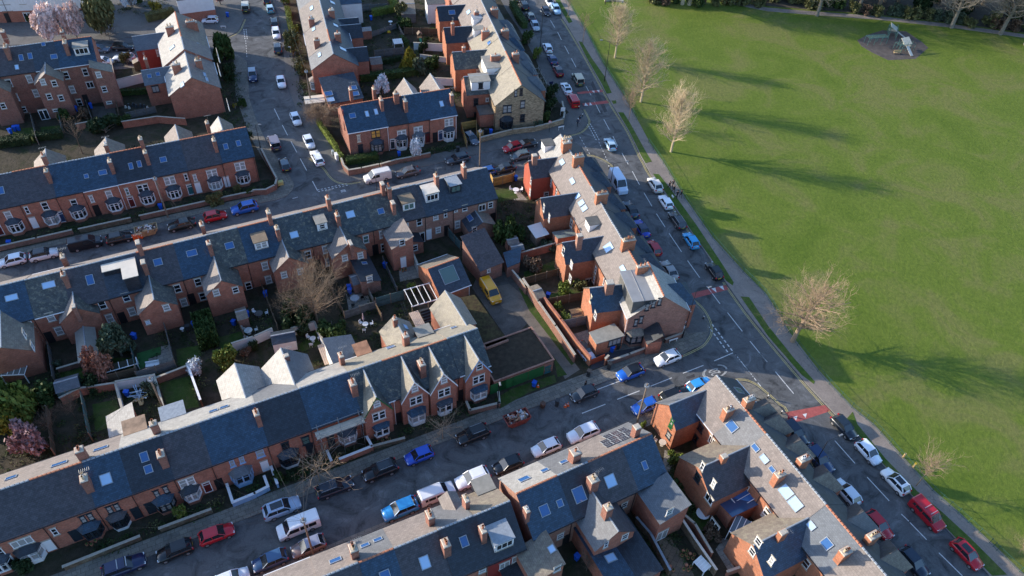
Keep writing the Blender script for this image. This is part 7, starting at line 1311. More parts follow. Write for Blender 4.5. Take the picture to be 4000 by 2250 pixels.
# ground patches inside the gardens
KEEP = []
def patch(name, mt, pts, z=.112): KEEP.append([xy(G(T(*p), .1)) for p in pts]); flat(name, [G(T(*p), .1) for p in pts], z, mt)
PAT = asphalt("patio_slabs", (.26, .24, .21), .2, .5, 30); TURF = mat("artificial_turf", (.02, .10, .02), .8, .15, 2, space="World"); LANE = asphalt("lane_earth", (.15, .125, .10), .35, .3); YARD = asphalt("yard_tarmac", (.085, .076, .066), .4, .4); GRAVEL = asphalt("dark_gravel", (.05, .052, .06), .3, 3)
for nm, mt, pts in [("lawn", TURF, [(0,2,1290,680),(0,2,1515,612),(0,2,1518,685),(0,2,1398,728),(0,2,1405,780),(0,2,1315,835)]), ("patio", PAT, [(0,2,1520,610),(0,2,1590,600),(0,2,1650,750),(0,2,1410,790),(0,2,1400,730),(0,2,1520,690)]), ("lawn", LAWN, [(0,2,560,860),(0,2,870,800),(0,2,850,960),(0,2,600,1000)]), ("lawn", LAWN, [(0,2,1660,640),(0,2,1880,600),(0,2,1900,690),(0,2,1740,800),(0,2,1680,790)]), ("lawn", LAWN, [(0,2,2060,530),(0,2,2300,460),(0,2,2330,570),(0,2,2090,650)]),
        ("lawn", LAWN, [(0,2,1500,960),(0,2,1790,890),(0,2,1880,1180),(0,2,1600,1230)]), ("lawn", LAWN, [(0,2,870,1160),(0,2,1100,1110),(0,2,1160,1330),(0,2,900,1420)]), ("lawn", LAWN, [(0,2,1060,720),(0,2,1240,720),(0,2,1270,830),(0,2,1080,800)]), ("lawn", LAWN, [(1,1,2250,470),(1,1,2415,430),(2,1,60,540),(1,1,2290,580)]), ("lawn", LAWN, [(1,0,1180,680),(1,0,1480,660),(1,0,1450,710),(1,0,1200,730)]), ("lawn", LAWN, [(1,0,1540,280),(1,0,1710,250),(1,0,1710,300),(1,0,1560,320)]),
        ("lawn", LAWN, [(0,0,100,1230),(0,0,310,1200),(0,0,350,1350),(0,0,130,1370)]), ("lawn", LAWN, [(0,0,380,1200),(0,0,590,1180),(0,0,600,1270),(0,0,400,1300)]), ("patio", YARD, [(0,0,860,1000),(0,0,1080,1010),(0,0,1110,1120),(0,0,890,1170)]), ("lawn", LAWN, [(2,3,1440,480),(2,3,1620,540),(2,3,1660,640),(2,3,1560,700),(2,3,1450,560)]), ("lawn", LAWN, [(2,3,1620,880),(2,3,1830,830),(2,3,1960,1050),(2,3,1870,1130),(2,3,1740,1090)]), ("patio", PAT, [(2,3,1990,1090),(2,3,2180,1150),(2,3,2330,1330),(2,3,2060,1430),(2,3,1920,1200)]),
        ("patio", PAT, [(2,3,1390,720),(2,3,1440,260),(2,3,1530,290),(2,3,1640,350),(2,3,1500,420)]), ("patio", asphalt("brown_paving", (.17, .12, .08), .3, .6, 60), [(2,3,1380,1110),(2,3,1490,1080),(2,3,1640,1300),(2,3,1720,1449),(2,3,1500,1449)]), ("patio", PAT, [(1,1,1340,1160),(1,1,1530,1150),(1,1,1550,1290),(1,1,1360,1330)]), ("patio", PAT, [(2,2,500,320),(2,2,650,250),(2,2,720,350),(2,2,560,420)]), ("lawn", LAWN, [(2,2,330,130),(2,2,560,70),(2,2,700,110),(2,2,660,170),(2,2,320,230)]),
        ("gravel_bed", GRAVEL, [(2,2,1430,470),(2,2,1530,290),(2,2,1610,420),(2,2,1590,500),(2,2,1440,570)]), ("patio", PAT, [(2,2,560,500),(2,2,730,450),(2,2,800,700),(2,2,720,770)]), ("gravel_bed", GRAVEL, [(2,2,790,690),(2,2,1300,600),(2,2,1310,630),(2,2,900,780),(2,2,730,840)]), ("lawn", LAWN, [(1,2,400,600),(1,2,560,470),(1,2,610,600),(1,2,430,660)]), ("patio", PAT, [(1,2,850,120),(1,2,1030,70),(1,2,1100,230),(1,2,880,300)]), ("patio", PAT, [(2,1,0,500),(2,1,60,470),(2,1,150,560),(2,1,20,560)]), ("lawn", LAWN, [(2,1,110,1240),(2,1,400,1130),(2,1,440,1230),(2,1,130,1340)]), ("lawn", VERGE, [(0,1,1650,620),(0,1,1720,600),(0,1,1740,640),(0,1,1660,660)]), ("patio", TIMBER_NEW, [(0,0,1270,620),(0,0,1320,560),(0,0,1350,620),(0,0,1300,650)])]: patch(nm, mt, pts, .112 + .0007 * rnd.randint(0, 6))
patch("yard", YARD, [(1,2,2040,60),(1,1,2080,1290),(1,1,2370,1230),(2,1,60,1240),(2,2,100,120),(2,2,230,300),(2,2,120,420),(2,2,20,520),(1,2,2390,570),(1,2,2080,120)], .113)
patch("lane", LANE, [(1,2,2200,60),(1,2,2390,20),(2,2,90,120),(2,2,250,300),(2,2,430,560),(2,2,640,830),(2,2,500,920),(2,2,400,720),(2,2,180,440),(2,2,60,300),(1,2,2330,250)], .1175)
patch("grass_strip", LAWN, [(2,2,60,60),(2,2,110,80),(2,2,400,500),(2,2,590,770),(2,2,560,790),(2,2,330,490),(2,2,160,270)], .121); patch("grass_strip", LAWN, [(1,2,2250,1110),(2,2,0,1010),(2,2,400,880),(2,2,420,950),(2,2,150,1050),(1,2,2300,1200)], .121); patch("grass_strip", LAWN, [(2,2,230,540),(2,2,300,600),(2,2,410,730),(2,2,520,880),(2,2,430,900),(2,2,400,760)], .123)
patch("stone_paving", asphalt("flagstones", (.24, .215, .18), .3, .5, 29), [(2,2,560,980),(2,2,900,850),(2,2,1340,690),(2,2,1600,560),(2,2,1700,600),(2,2,1600,660),(2,2,900,930),(2,2,560,1080)], .1065)
# ================================================================== SMALL THINGS
BLUEB = mat("blue_plastic", (.01, .10, .55), .45, .1); BRNB = mat("brown_plastic", (.10, .045, .025), .5, .1); GRNB = mat("dark_green_plastic", (.02, .05, .04), .5, .1); DGB = mat("dark_grey_plastic", (.03, .033, .036), .5, .1)
BINM = {}
def wheelie(px, mt, label, rz=0.0, group=None):
    if 'b' not in BINM:
        b = MB(); b.prism([(-.24, -.26), (.24, -.26), (.24, .26), (-.24, .26)], .05, 1.0); b.v = [(x * (1 if z > .5 else .8), y * (1 if z > .5 else .8), z) for x, y, z in b.v]
        l = MB(); l.slab((-.28, -.32, 1.02), (.28, -.32, 1.02), (.28, .3, 1.1), (-.28, .3, 1.1), .05); w_ = MB(); w_.cyl((-.22, .26, .12), (.22, .26, .12), .11, n=10); BINM['b'] = (b.mesh("bin_body", BLUEB), l.mesh("bin_lid", BLUEB), w_.mesh("bin_wheels", TYRE))
    P = G(px, .6); r = thing("wheelie_bin", label, "wheelie bin", (P.x, P.y, .1), rz, group); r.scale = (1.1, 1.1, 1.05)
    for me, nm in zip(BINM['b'], ("body", "lid", "wheels")):
        o = put(nm, me, r)
        if nm != "wheels": o.material_slots[0].link = 'OBJECT'; o.material_slots[0].material = mt
GB = "wheelie bins around the houses"
for c, r, x, y, lab in [(0,0,95,1240,"blue wheelie bin, leftmost of three below the tall terrace"),(0,0,137,1215,"blue wheelie bin in the middle of three below the tall terrace"),(0,0,172,1210,"blue wheelie bin, right one of three below the tall terrace"),(0,0,1040,735,"blue wheelie bin in the alley beside the tall terrace gable"),(0,0,857,1000,"blue wheelie bin by the tall terrace passage door"),(0,0,715,1030,"blue wheelie bin beside the brown door of the tall terrace"),(0,0,2147,140,"blue wheelie bin by the white house drive at the top"),
        (0,1,90,970,"blue wheelie bin in the left end front garden"),(0,1,1515,625,"blue wheelie bin with a tilted lid beside the creeper"),(1,1,1217,1178,"blue wheelie bin left of the white utility door"),(1,1,878,1388,"blue wheelie bin, upper of two by the slate lean-to"),(1,2,885,92,"blue wheelie bin, lower of two by the slate lean-to"),(1,2,90,120,"blue wheelie bin behind the white plastic chairs"),(0,2,1832,410,"blue wheelie bin above the clipped hedge block"),(0,2,2205,392,"blue wheelie bin beside the brick outhouse"),(0,2,2332,310,"blue wheelie bin right of the brick outhouse"),
        (0,2,1265,518,"blue wheelie bin beside the grey-green tree"),(0,2,1198,1058,"blue wheelie bin in the junk yard"),(2,2,945,640,"blue wheelie bin in front of the corner house"),(2,2,340,135,"blue wheelie bin beside the small brick outhouse"),(2,2,210,970,"blue wheelie bin beside the green garage doors"),(2,2,1415,1340,"blue wheelie bin at the side of the park-side end house"),(1,0,2215,1245,"blue wheelie bin by the stone house"),(1,0,1085,172,"blue wheelie bin in the far gardens"),(2,3,1310,1030,"blue wheelie bin beside the french doors"),(2,3,612,1275,"blue wheelie bin in the dark bottom courtyard"),(2,1,35,355,"blue wheelie bin by the red painted wing"),(1,1,1350,130,"blue wheelie bin beside the low box hedge")]: wheelie(T(c, r, x, y), BLUEB, lab, rnd.uniform(0, 3), GB)
for c, r, x, y, mt, lab in [(2,2,920,795,DGB,"dark grey wheelie bin on the flagstones by the gate pier"),(2,2,725,862,DGB,"dark wheelie bin at the end of the orange wall"),(2,2,428,1142,DGB,"grey wheelie bin standing in the road by the kerb"),(2,2,290,1170,BRNB,"brown wheelie bin by the kerb near the skip"),(2,2,1000,612,DGB,"black wheelie bin beside the blue bin of the corner house"),(1,0,2170,1240,DGB,"dark bin behind the yellow fence"),(0,2,1770,440,DGB,"dark wheelie bin left of the blue bin in the shadowed yard"),(1,1,1905,80,DGB,"black wheelie bin by the brick steps"),(2,3,1270,1300,BLUEB,"blue-lidded bin by the wavy wall")]: wheelie(T(c, r, x, y), mt, lab, rnd.uniform(0, 3), GB)
# cones and barrier
def cone(px, label):
    P = G(px, .3); r = thing("traffic_cone", label, "traffic cone", (P.x, P.y, .1), 0, "traffic cones by the kerb"); O = mat("orange_plastic", (.75, .12, .02), .5, .1)
    b = MB(); b.box(-.2, .2, -.2, .2, 0, .04); b.cyl((0, 0, .04), (0, 0, .75), .16, .03, 10); b.build("cone_body", O, r); s = MB(); s.cyl((0, 0, .35), (0, 0, .5), .108, .078, 10); s.build("white_band", WHITEP, r)
cone(T(2,2,245,985), "traffic cone beside the blue bin at the garage doors"); cone(T(2,2,503,1172), "traffic cone, left one of the pair in the road"); cone(T(2,2,528,1160), "tilted traffic cone, right one of the pair in the road"); cone(T(1,0,1,1) if 0 else T(0,1,1338,905), "small yellow and orange cone at the end of the skip")
r = thing("road_barrier", "orange plastic barrier leaning on the yellow skip", "barrier", tuple(G(T(0,1,1285,900), .5).to_2d()) + (0,), R(35)); b = MB()
for k in range(3): b.box(-.6, .6, -.03 - .12 * k, .03 - .12 * k, .1, 1.0); b.box(-.62, -.5, -.06 - .12 * k, .06 - .12 * k, 0, 1.05)
b.build("panel", mat("orange_plastic", (.75, .12, .02), .5, .1), r)
def skip(px, rz, colr, label):
    P = G(px, .6); r = thing("rubbish_skip", label, "skip", (P.x, P.y, .0), rz, "builders' skips"); mt = mat("skip_paint_" + colr, srgb(colr), .7, .35, 2.5); b = MB(); L0, L1, w0, w1, h = 1.1, 1.8, .75, .9, 1.3
    o = [(-L0, -w0, .1), (L0, -w0, .1), (L0, w0, .1), (-L0, w0, .1), (-L1, -w1, h), (L1, -w1, h), (L1, w1, h), (-L1, w1, h)]; i_ = [(x * .93, y * .93, z) for x, y, z in o[4:]] + [(x * .9, y * .9, .7) for x, y, z in o[4:]]
    b.v = o + i_
    for f in ((0, 3, 2, 1), (0, 1, 5, 4), (1, 2, 6, 5), (2, 3, 7, 6), (3, 0, 4, 7), (4, 5, 9, 8), (5, 6, 10, 9), (6, 7, 11, 10), (7, 4, 8, 11), (8, 9, 13, 12), (9, 10, 14, 13), (10, 11, 15, 14), (11, 8, 12, 15), (12, 13, 14, 15)): b.f.append(f); b.m.append(0)
    for s in (-1, 1):
        for x in (-.7, 0, .7): b.box(x - .04, x + .04, s * .86 - .05, s * .86 + .05, .5, 1.2)
    b.build("skip_body", mt, r); q = MB(); ms = [mat("rubble_" + str(k), c, .9, .3, 4) for k, c in enumerate(((.30, .14, .09), (.55, .53, .5), (.12, .10, .09), (.45, .33, .2), (.65, .66, .68)))]; rn = random.Random(int(px[0]))
    for k in range(60):
        M = Matrix.Translation((rn.uniform(-1.4, 1.4), rn.uniform(-.65, .65), rn.uniform(.9, 1.35))) @ Matrix.Rotation(rn.uniform(0, 6), 4, Vector((rn.random(), rn.random(), rn.random())).normalized()); s = rn.uniform(.08, .38); q.box(-s, s, -s * .5, s * .5, -.05, .08, rn.randint(0, 4), M)
    q.build("rubbish_heap", ms, r)
skip(T(0,1,1385,850), MR, 'a08a68', "rusty yellowish skip full of rubble on the middle street"); skip(T(1,2,2460,1300), AR, '8c4438', "red-brown skip heaped with rubbish on the lower street")
# street lamps, poles, signs
def lamp(base, top, arm, label, armpx=None):
    B = G(base, .1); h = 8.0
    r = thing("street_lamp", label, "street lamp", (B.x, B.y, .1), 0, "black street lamps"); d = ray(*top); k = (Vector((B.x, B.y, 0)).to_2d().dot(d.to_2d())) / d.to_2d().length_squared; h = min(10, max(5, CAM_H + d.z * k))
    m_ = MB(); m_.cyl((0, 0, -.1), (0, 0, 1.3), .11, n=8); m_.cyl((0, 0, 1.3), (0, 0, h), .07, .045, 8); a = Vector(arm); m_.build("pole", BLACK, r)
    q = MB(); e = Vector((a.x, a.y, h + .12)); q.cyl((0, 0, h - .05), e, .035, n=6); q.build("bracket", BLACK, r); q = MB(); u = a.normalized() if a.length else Vector((1, 0, 0)); M = Matrix.Translation(e) @ Matrix.Rotation(math.atan2(u.y, u.x), 4, 'Z'); q.box(-.1, .5, -.12, .12, -.05, .08, 0, M, top=.03); lh = q.build("lantern", mat("lantern_metal", (.22, .23, .24), .4, .1), r); return r
lamp(T(2,0,872,765), T(2,0,910,395), (-1.7, .2, 0), "tall black lamp post on the park verge"); lamp(T(2,0,265,460), T(2,0,275,125), (-.3, .4, 0), "tall lamp post on the house side near the silver hatchback"); lamp(T(2,1,918,470), T(2,1,953,215), (2.2, .6, 0), "lamp post over the large pale van"); lamp(T(2,2,1605,530), T(2,2,1740,70), (1.9, .9, 0), "lamp post with two signs at the corner house junction")
lamp(T(3,3,385,480), T(3,3,575,190), (1.7, .9, 0), "lamp post leaning over the lower park road"); lamp(T(1,0,370,670), T(1,0,320,455), (-.2, 0, 0), "lamp post beside the pollarded tree"); lamp(T(1,0,50,1430), T(1,0,5,1180), (.6, 0, 0), "lamp post on the left pavement of the climbing road"); lamp(T(1,2,2280,1190), T(1,2,2285,940), (.1, -.4, 0), "short lamp post beside the green garage doors"); lamp(T(1,1,1150,560), T(1,1,1132,405), (-.1, .4, 0), "lamp post behind the middle terrace chimneys"); lamp(T(1,1,2412,230), T(1,1,2412,110), (-.4, .3, 0), "lamp post beside the black car near the yellow fence")
def tpole(px, label, wires=()):
    B = G(px, .1); r = thing("telegraph_pole", label, "telegraph pole", (B.x, B.y, .1), 0, "wooden telegraph poles"); q = MB(); q.cyl((0, 0, -.1), (0, 0, 8.5), .14, .1, 8); q.build("pole", TIMBER, r); q = MB()
    q.cyl((0, 0, 7.9), (0, 0, 8.1), .3, n=10); 
    for k in range(8): a = k * .785; q.box(math.cos(a) * .3 - .04, math.cos(a) * .3 + .04, math.sin(a) * .3 - .04, math.sin(a) * .3 + .04, 7.9, 8.25)
    q.build("insulators", LEAD, r); q = MB()
    for wx, wy, wz in wires:
        e = Vector((wx, wy, wz - .1)) - Vector((B.x, B.y, 0)); a = Vector((0, 0, 8.0))
        for k in range(8):
            t0, t1 = k / 8, (k + 1) / 8; f = lambda t: a.lerp(e, t) - Vector((0, 0, 1.6 * t * (1 - t))); q.cyl(f(t0), f(t1), .012, n=3, cap=False)
    if wires: q.build("wires", DGB, r)
def wl_(c, r, x, y, z=5.6): p = G(T(c, r, x, y), z); return (p.x, p.y, p.z)
tpole(T(1,3,540,1245), "telegraph pole above the bronze car with wires fanning out", [wl_(0,3,1300,780), wl_(0,3,1990,520), wl_(1,3,60,180), wl_(1,3,430,130), wl_(0,3,420,1010), wl_(1,3,870,1300,6), wl_(1,3,560,70)]); tpole(T(2,2,1180,1325), "telegraph pole beside the blue hatchback", [wl_(2,2,1120,560), wl_(1,2,2200,900), wl_(2,3,650,250, 8)]); tpole(T(0,1,1585,720), "telegraph pole wrapped in creeper", [wl_(0,1,1120,420), wl_(0,1,1890,880, 9), wl_(0,1,2400,200), wl_(0,1,600,500), wl_(0,1,1960,1080, 8)])
tpole(T(1,0,525,1010), "telegraph pole at the annex corner", [wl_(1,0,220,-60, 7), wl_(1,0,900,700, 6)]); tpole(T(1,1,2110,250), "telegraph pole behind the end of the middle terrace"); tpole(T(0,2,1580,1280), "pole in the junk yard with thin wires", [wl_(0,3,700,250, 8)])
def bollard(px, label, top='w'):
    P = G(px, .45); r = thing("bollard", label, "bollard", (P.x, P.y, .1), 0, "black and white bollards"); q = MB(); q.cyl((0, 0, -.05), (0, 0, .95), .09, .08, 8); q.build("post", BLACK, r); q = MB(); q.cyl((0, 0, .5), (0, 0, .8), .1, .1, 8); q.build("white_band", WHITEP, r)
bollard(sq(1815,1020), "bollard nearest the chimney of the lower park-side terrace"); bollard(sq(2140,1390), "bollard at the lower end of the yellow kerb lines"); bollard(z4(648,885), "bollard behind the red van"); bollard(z4(706,1005), "bollard beside the two pedestrians"); bollard(T(2,2,1808,338), "bollard beside the lamp post with signs"); bollard(T(2,1,915,248), "bollard at the corner by the large van")
for px, lab, tp_ in [(T(3,3,1282,320), "short wooden post at the park edge", TIMBER_NEW), (T(3,3,1378,412), "short post with a yellow top at the park edge", mat("yellow_paint", (.7, .45, .02), .5, .1))]:
    P = G(px, .4); r = thing("wooden_post", lab, "post", (P.x, P.y, .1)); q = MB(); q.cyl((0, 0, -.1), (0, 0, .85), .13, .13, 8); q.build("post", TIMBER_NEW, r); q = MB(); q.cyl((0, 0, .85), (0, 0, .98), .15, .12, 8); q.build("cap", tp_, r)
def sign(px, z, kind, label, rz, txt=None, w=.6, h=.6, parent=True, zb=.1, colr=WHITEP):
    P = G(px, z); r = thing("road_sign" if kind != 'plate' else "street_name_sign", label, "sign", (P.x, P.y, zb), rz); q = MB()
    if kind == 'round': q.cyl((0, 0, -.1), (0, 0, z - zb + .3), .04, n=6)
    else:
        for s in ((-w * .4, w * .4) if kind == 'plate' else (-w * .5,)): q.box(s - .03, s + .03, -.02, .02, -.1, z - zb)
    q.build("post", DGB if kind == 'round' else WHITEP, r); q = MB(); m_ = MB(); zz = z - zb
    if kind == 'round': q.cyl((0, -.04, zz), (0, -.06, zz), w / 2, n=20); m_.cyl((0, -.058, zz), (0, -.064, zz), w / 2 * .8, n=20); q.build("sign_rim", mat("sign_red", (.6, .02, .02), .5, .05), r); m_.build("sign_face", WHITEP, r)
    else: q.box(-w / 2, w / 2, -.03, .03, zz - h / 2, zz + h / 2); q.build("sign_board", colr, r)
    if txt:
        o = text_on_ground("lettering", txt, Vector((0, -.07 if kind == 'round' else -.034, zz)), 0, h * (.55 if kind != 'plate' else .5), BLACK if colr is WHITEP else WHITEP, 1, 1, r); o.rotation_euler = (R(90), 0, 0)
sign(T(2,2,1637,378), 3.0, 'round', "round 20 speed sign on the corner lamp post", R(-10), "20"); sign(T(2,2,1620,428), 2.2, 'board', "white rectangular sign below the round 20 sign", R(-10), None, .5, .6); sign(T(2,0,360,1148), 2.6, 'round', "round 20 speed sign on its own post by the stone wall", R(-5), "20"); sign(T(2,2,1525,545), .75, 'plate', "white street name plate at the corner house wall", R(25), None, 1.5, .25); sign(T(2,0,465,1195), .9, 'plate', "white street name plate on the sandstone wall", R(25), None, 1.3, .25); sign(T(0,0,2105,248), .6, 'plate', "white street name plate below the white hatchback", R(10), None, 1.2, .2)
sign(z4(213,495), 2.6, 'board', "navy estate agent board on a white post", R(20), None, .9, .6, colr=mat("navy_board", (.01, .02, .08), .5, .05)); sign(z4(400,915), 1.6, 'board', "white and red estate agent board by the evergreens", R(5), None, .9, .9); sign(T(2,0,275,810), 1.5, 'board', "white board leaning by the scaffold", R(-30), None, .9, 1.0)
# park railings
def railings():
    pts = [p for p in FE[1:-1]]; c = Vector((25, 130, 0)); r = thing("park_railings", "long green metal railings along the park footpath", "railings", tuple(c)); GP = mat("green_railing_paint", (.03, .10, .075), .5, .15); b = MB(); n = 0
    P = smooth_line(pts, 3); q = MB(); off = .35
    for i in range(len(P) - 1):
        a, e = P[i], P[i + 1]; d = e - a; L = d.length
        if L < .01: continue
        d.normalize(); nn = Vector((-d.y, d.x)) * -off; a3_ = Vector((a.x + -nn.x * -1, a.y + -nn.y * -1, 0)) - c; e3 = Vector((e.x + nn.x, e.y + nn.y, 0)) - c; a3_ = Vector((a.x + nn.x, a.y + nn.y, 0)) - c
        if 131.5 < (a.y + e.y) / 2 < 140: continue
        for z in (.25, 1.15): b.cyl(a3_ + Vector((0, 0, z)), e3 + Vector((0, 0, z)), .022, n=4, cap=False)
        for k in range(int(L / .16)): p = a3_.lerp(e3, k * .16 / L); b.cyl(p + Vector((0, 0, .2)), p + Vector((0, 0, 1.22)), .009, n=3, cap=False)
        if n < 95:
            o = MB(); o.cyl(a3_ + Vector((0, 0, -.05)), a3_ + Vector((0, 0, 1.3)), .04, n=6); o.build("post", GP, r); n += 1
    b.build("rails", GP, r)
railings()
# yard furniture and structures
def frame_thing(name, label, cat, px, rz, parts, z=.1):
    P = G(px, z); r = thing(name, label, cat, (P.x, P.y, z), rz)
    for nm, mt, fn in parts: q = MB(); fn(q); q.build(nm, mt, r)
    return r
def table(px, label, mt, rad=.45, h=.72, chairs=3, cm=None):
    def top(q): q.cyl((0, 0, h), (0, 0, h + .04), rad, n=16)
    def legs(q): q.cyl((0, 0, 0), (0, 0, h), .04, n=6); q.cyl((0, 0, 0), (0, 0, .03), rad * .5, n=10)
    r = frame_thing("garden_table", label, "table", px, 0, [("table_top", mt, top), ("leg", mt, legs)])
    for k in range(chairs):
        a = k * 2.09 + .5; P = Vector(r.location) + Vector((math.cos(a) * (rad + .5), math.sin(a) * (rad + .5), 0)); c = thing("garden_chair", "garden chair drawn up to: " + label, "chair", tuple(P), a + R(90), "garden chairs round the yard tables")
        q = MB(); q.box(-.22, .22, -.22, .22, .42, .46); q.build("seat", cm or mt, c); q = MB(); q.box(-.22, .22, -.24, -.2, .46, .9); q.build("backrest", cm or mt, c)
        for x in (-.2, .2):
            for y in (-.2, .2): q = MB(); q.box(x - .02, x + .02, y - .02, y + .02, 0, .42); q.build("leg", cm or mt, c)
table(T(1,2,540,565), "round white table in the walled lawn garden", WHITEP); table(T(1,2,1035,430), "square-looking white table under the folded parasol", WHITEP); table(T(0,2,2350,490), "cluttered table in the yard by the timber fence", mat("worn_white", (.55, .55, .52), .7, .3), .6); table(T(2,3,1587,535), "pale round table alone on the dark lawn", FELT_PALE, .5, chairs=0); table(T(2,3,1412,215), "round table outside the park-side end house", FELT_PALE, .5, chairs=2); table(T(2,3,1790,885), "round table under a pale cloth in the bottom yard", RENDER, .85, chairs=0); table(T(1,2,935,185), "round glass-topped table on the terrace patio", LEAD, .7, chairs=4, cm=DGB); table(T(1,2,35,330), "dark rectangular table with white chairs in the shadowed yard", FELT_DARK, .6, chairs=2, cm=WHITEP); table(T(2,1,35,490), "round white table beside the red wing garden", WHITEP, .6, chairs=2); table(T(1,0,1270,230), "small round table in the far allotment yard", WHITEP, .5, chairs=0); table(T(0,2,1725,465), "tiny white stool-sized table in the shadowed yard", WHITEP, .3, .5, 0)
frame_thing("garden_parasol", "folded pinkish garden parasol", "parasol", T(1,2,1018,400), 0, [("pole", WHITEP, lambda q: q.cyl((0, 0, 0), (0, 0, 2.3), .03, n=6)), ("canopy", mat("pink_canvas", (.5, .36, .38), .8, .15), lambda q: q.cyl((0, 0, 1.1), (0, 0, 2.4), .17, .04, 10))])
def picnic(q):
    for y in (-.3, -.15, 0, .15, .3): q.box(-.9, .9, y - .06, y + .06, .72, .76)
    for s in (-1, 1): q.box(-.9, .9, s * .75 - .12, s * .75 + .12, .42, .46)
frame_thing("picnic_table", "wooden picnic table on the walled patio", "picnic table", T(2,2,600,310), R(20), [("table_top", TIMBER_NEW, picnic), ("frame", TIMBER, lambda q: [q.box(x - .04, x + .04, -.75, .75, .36, .42) for x in (-.6, .6)] + [q.cyl((x, s * .6, 0), (x, s * .25, .72), .04, n=4) for x in (-.6, .6) for s in (-1, 1)])])
def pergola(q):
    for k in range(6): q.box(-2.6 + k * 1.0, -2.52 + k * 1.0, -1.9, 1.9, 2.3, 2.42)
    q.box(-2.7, 2.6, -1.95, -1.85, 2.15, 2.3); q.box(-2.7, 2.6, 1.85, 1.95, 2.15, 2.3)
frame_thing("pergola", "white-beamed timber pergola beside the workshop", "pergola", T(1,2,1590,210), R(27), [("rafters", UPVC, pergola), ("posts", TIMBER, lambda q: [q.box(x - .05, x + .05, y - .05, y + .05, 0, 2.15) for x in (-2.6, 0, 2.5) for y in (-1.9, 1.9)])])
frame_thing("timber_deck", "pale raised timber deck with a ladder beside it", "deck", T(1,2,1530,420), R(-62), [("boards", mat("pale_decking", (.50, .38, .30), .8, .15, 2), lambda q: [q.box(-1.9, 1.9, -.75 + k * .25, -.53 + k * .25, 1.3, 1.36) for k in range(6)]), ("frame", TIMBER, lambda q: [q.box(x - .05, x + .05, y - .05, y + .05, 0, 1.3) for x in (-1.8, 1.8) for y in (-.7, .7)])])
frame_thing("timber_deck", "pale timber deck beside the white lean-to", "deck", T(1,2,680,720), R(-62), [("boards", mat("pale_decking", (.50, .38, .30), .8, .15, 2), lambda q: [q.box(-2.0, 2.0, -.9 + k * .25, -.68 + k * .25, 1.0, 1.06) for k in range(7)]), ("frame", TIMBER, lambda q: [q.box(x - .05, x + .05, y - .05, y + .05, 0, 1.0) for x in (-1.9, 1.9) for y in (-.8, .8)])])
frame_thing("ladder", "dark ladder leaning by the deck", "ladder", T(1,2,1410,310), R(28), [("rails", DGB, lambda q: [q.cyl((x, -1.4, .1), (x, 1.4, 1.4), .03, n=4) for x in (-.2, .2)]), ("rungs", DGB, lambda q: [q.cyl((-.2, -1.3 + k * .3, .15 + k * .14), (.2, -1.3 + k * .3, .15 + k * .14), .02, n=4) for k in range(9)])])
frame_thing("timber_steps", "dark timber steps under the pergola", "steps", T(1,2,1630,340), R(28), [("treads", DGB, lambda q: [q.box(-1.1, 1.1, -.9 + k * .4, -.5 + k * .4, 0, .2 + k * .22) for k in range(5)])])
def scaff(name, label, fr, u0, u1, n, lv, hz, out=1.3, boards_=True):
    O = fr.W((u0 + u1) / 2, n, 0); r = thing(name, label, "scaffold", (O.x, O.y, 0.1), fr.a); L = u1 - u0; k_ = max(2, int(L / 2)); 
    for i in range(k_ + 1):
        for y in (0, -out): q = MB(); x = -L / 2 + L * i / k_; q.cyl((x, y, -.05), (x, y, hz), .035, n=5); q.build("upright", STEEL, r)
    q = MB()
    for z in lv:
        for y in (0, -out): q.cyl((-L / 2 - .6, y, z), (L / 2 + .6, y, z), .03, n=4)
        for i in range(k_ + 1): x = -L / 2 + L * i / k_; q.cyl((x, .2, z), (x, -out - .4, z), .03, n=4)
    q.cyl((-L / 2, -out, .3), (L / 2, -out, lv[-1]), .03, n=4); q.cyl((L / 2, -out, .3), (-L / 2, -out, lv[-1]), .03, n=4); q.build("ledgers", STEEL, r)
    if boards_: q = MB(); [q.box(-L / 2 - .4, L / 2 + .4, -out + .04 + j * .24, -out + .26 + j * .24, lv[-2] + .05, lv[-2] + .09) for j in range(5)]; q.build("boards", mat("scaffold_boards", (.52, .43, .33), .8, .2, 1.2), r)
scaff("scaffold", "scaffold with pale boards across the terrace front", FA3, 17.2, 22.6, -.1, (2.2, 5.0, 5.9), 6.4); scaff("scaffold", "scaffold on the park side of the upper terrace", B0.fr, 1.0, 7.0, 12.2, (2.2, 4.3, 6.2), 7.0, boards_=True)
def shed(px, w, d, h, hr, rz, wall, roof, label, name="garden_shed"):
    P = G(px, h * .7); fr = Frame((P.x, P.y), math.degrees(rz)); o = fr.W(-w / 2, -d / 2); block(name, label, Frame((o.x, o.y), math.degrees(rz)), w, d, h, hr, wall, roof, roof, 'gable', 'shed', ov=.08)
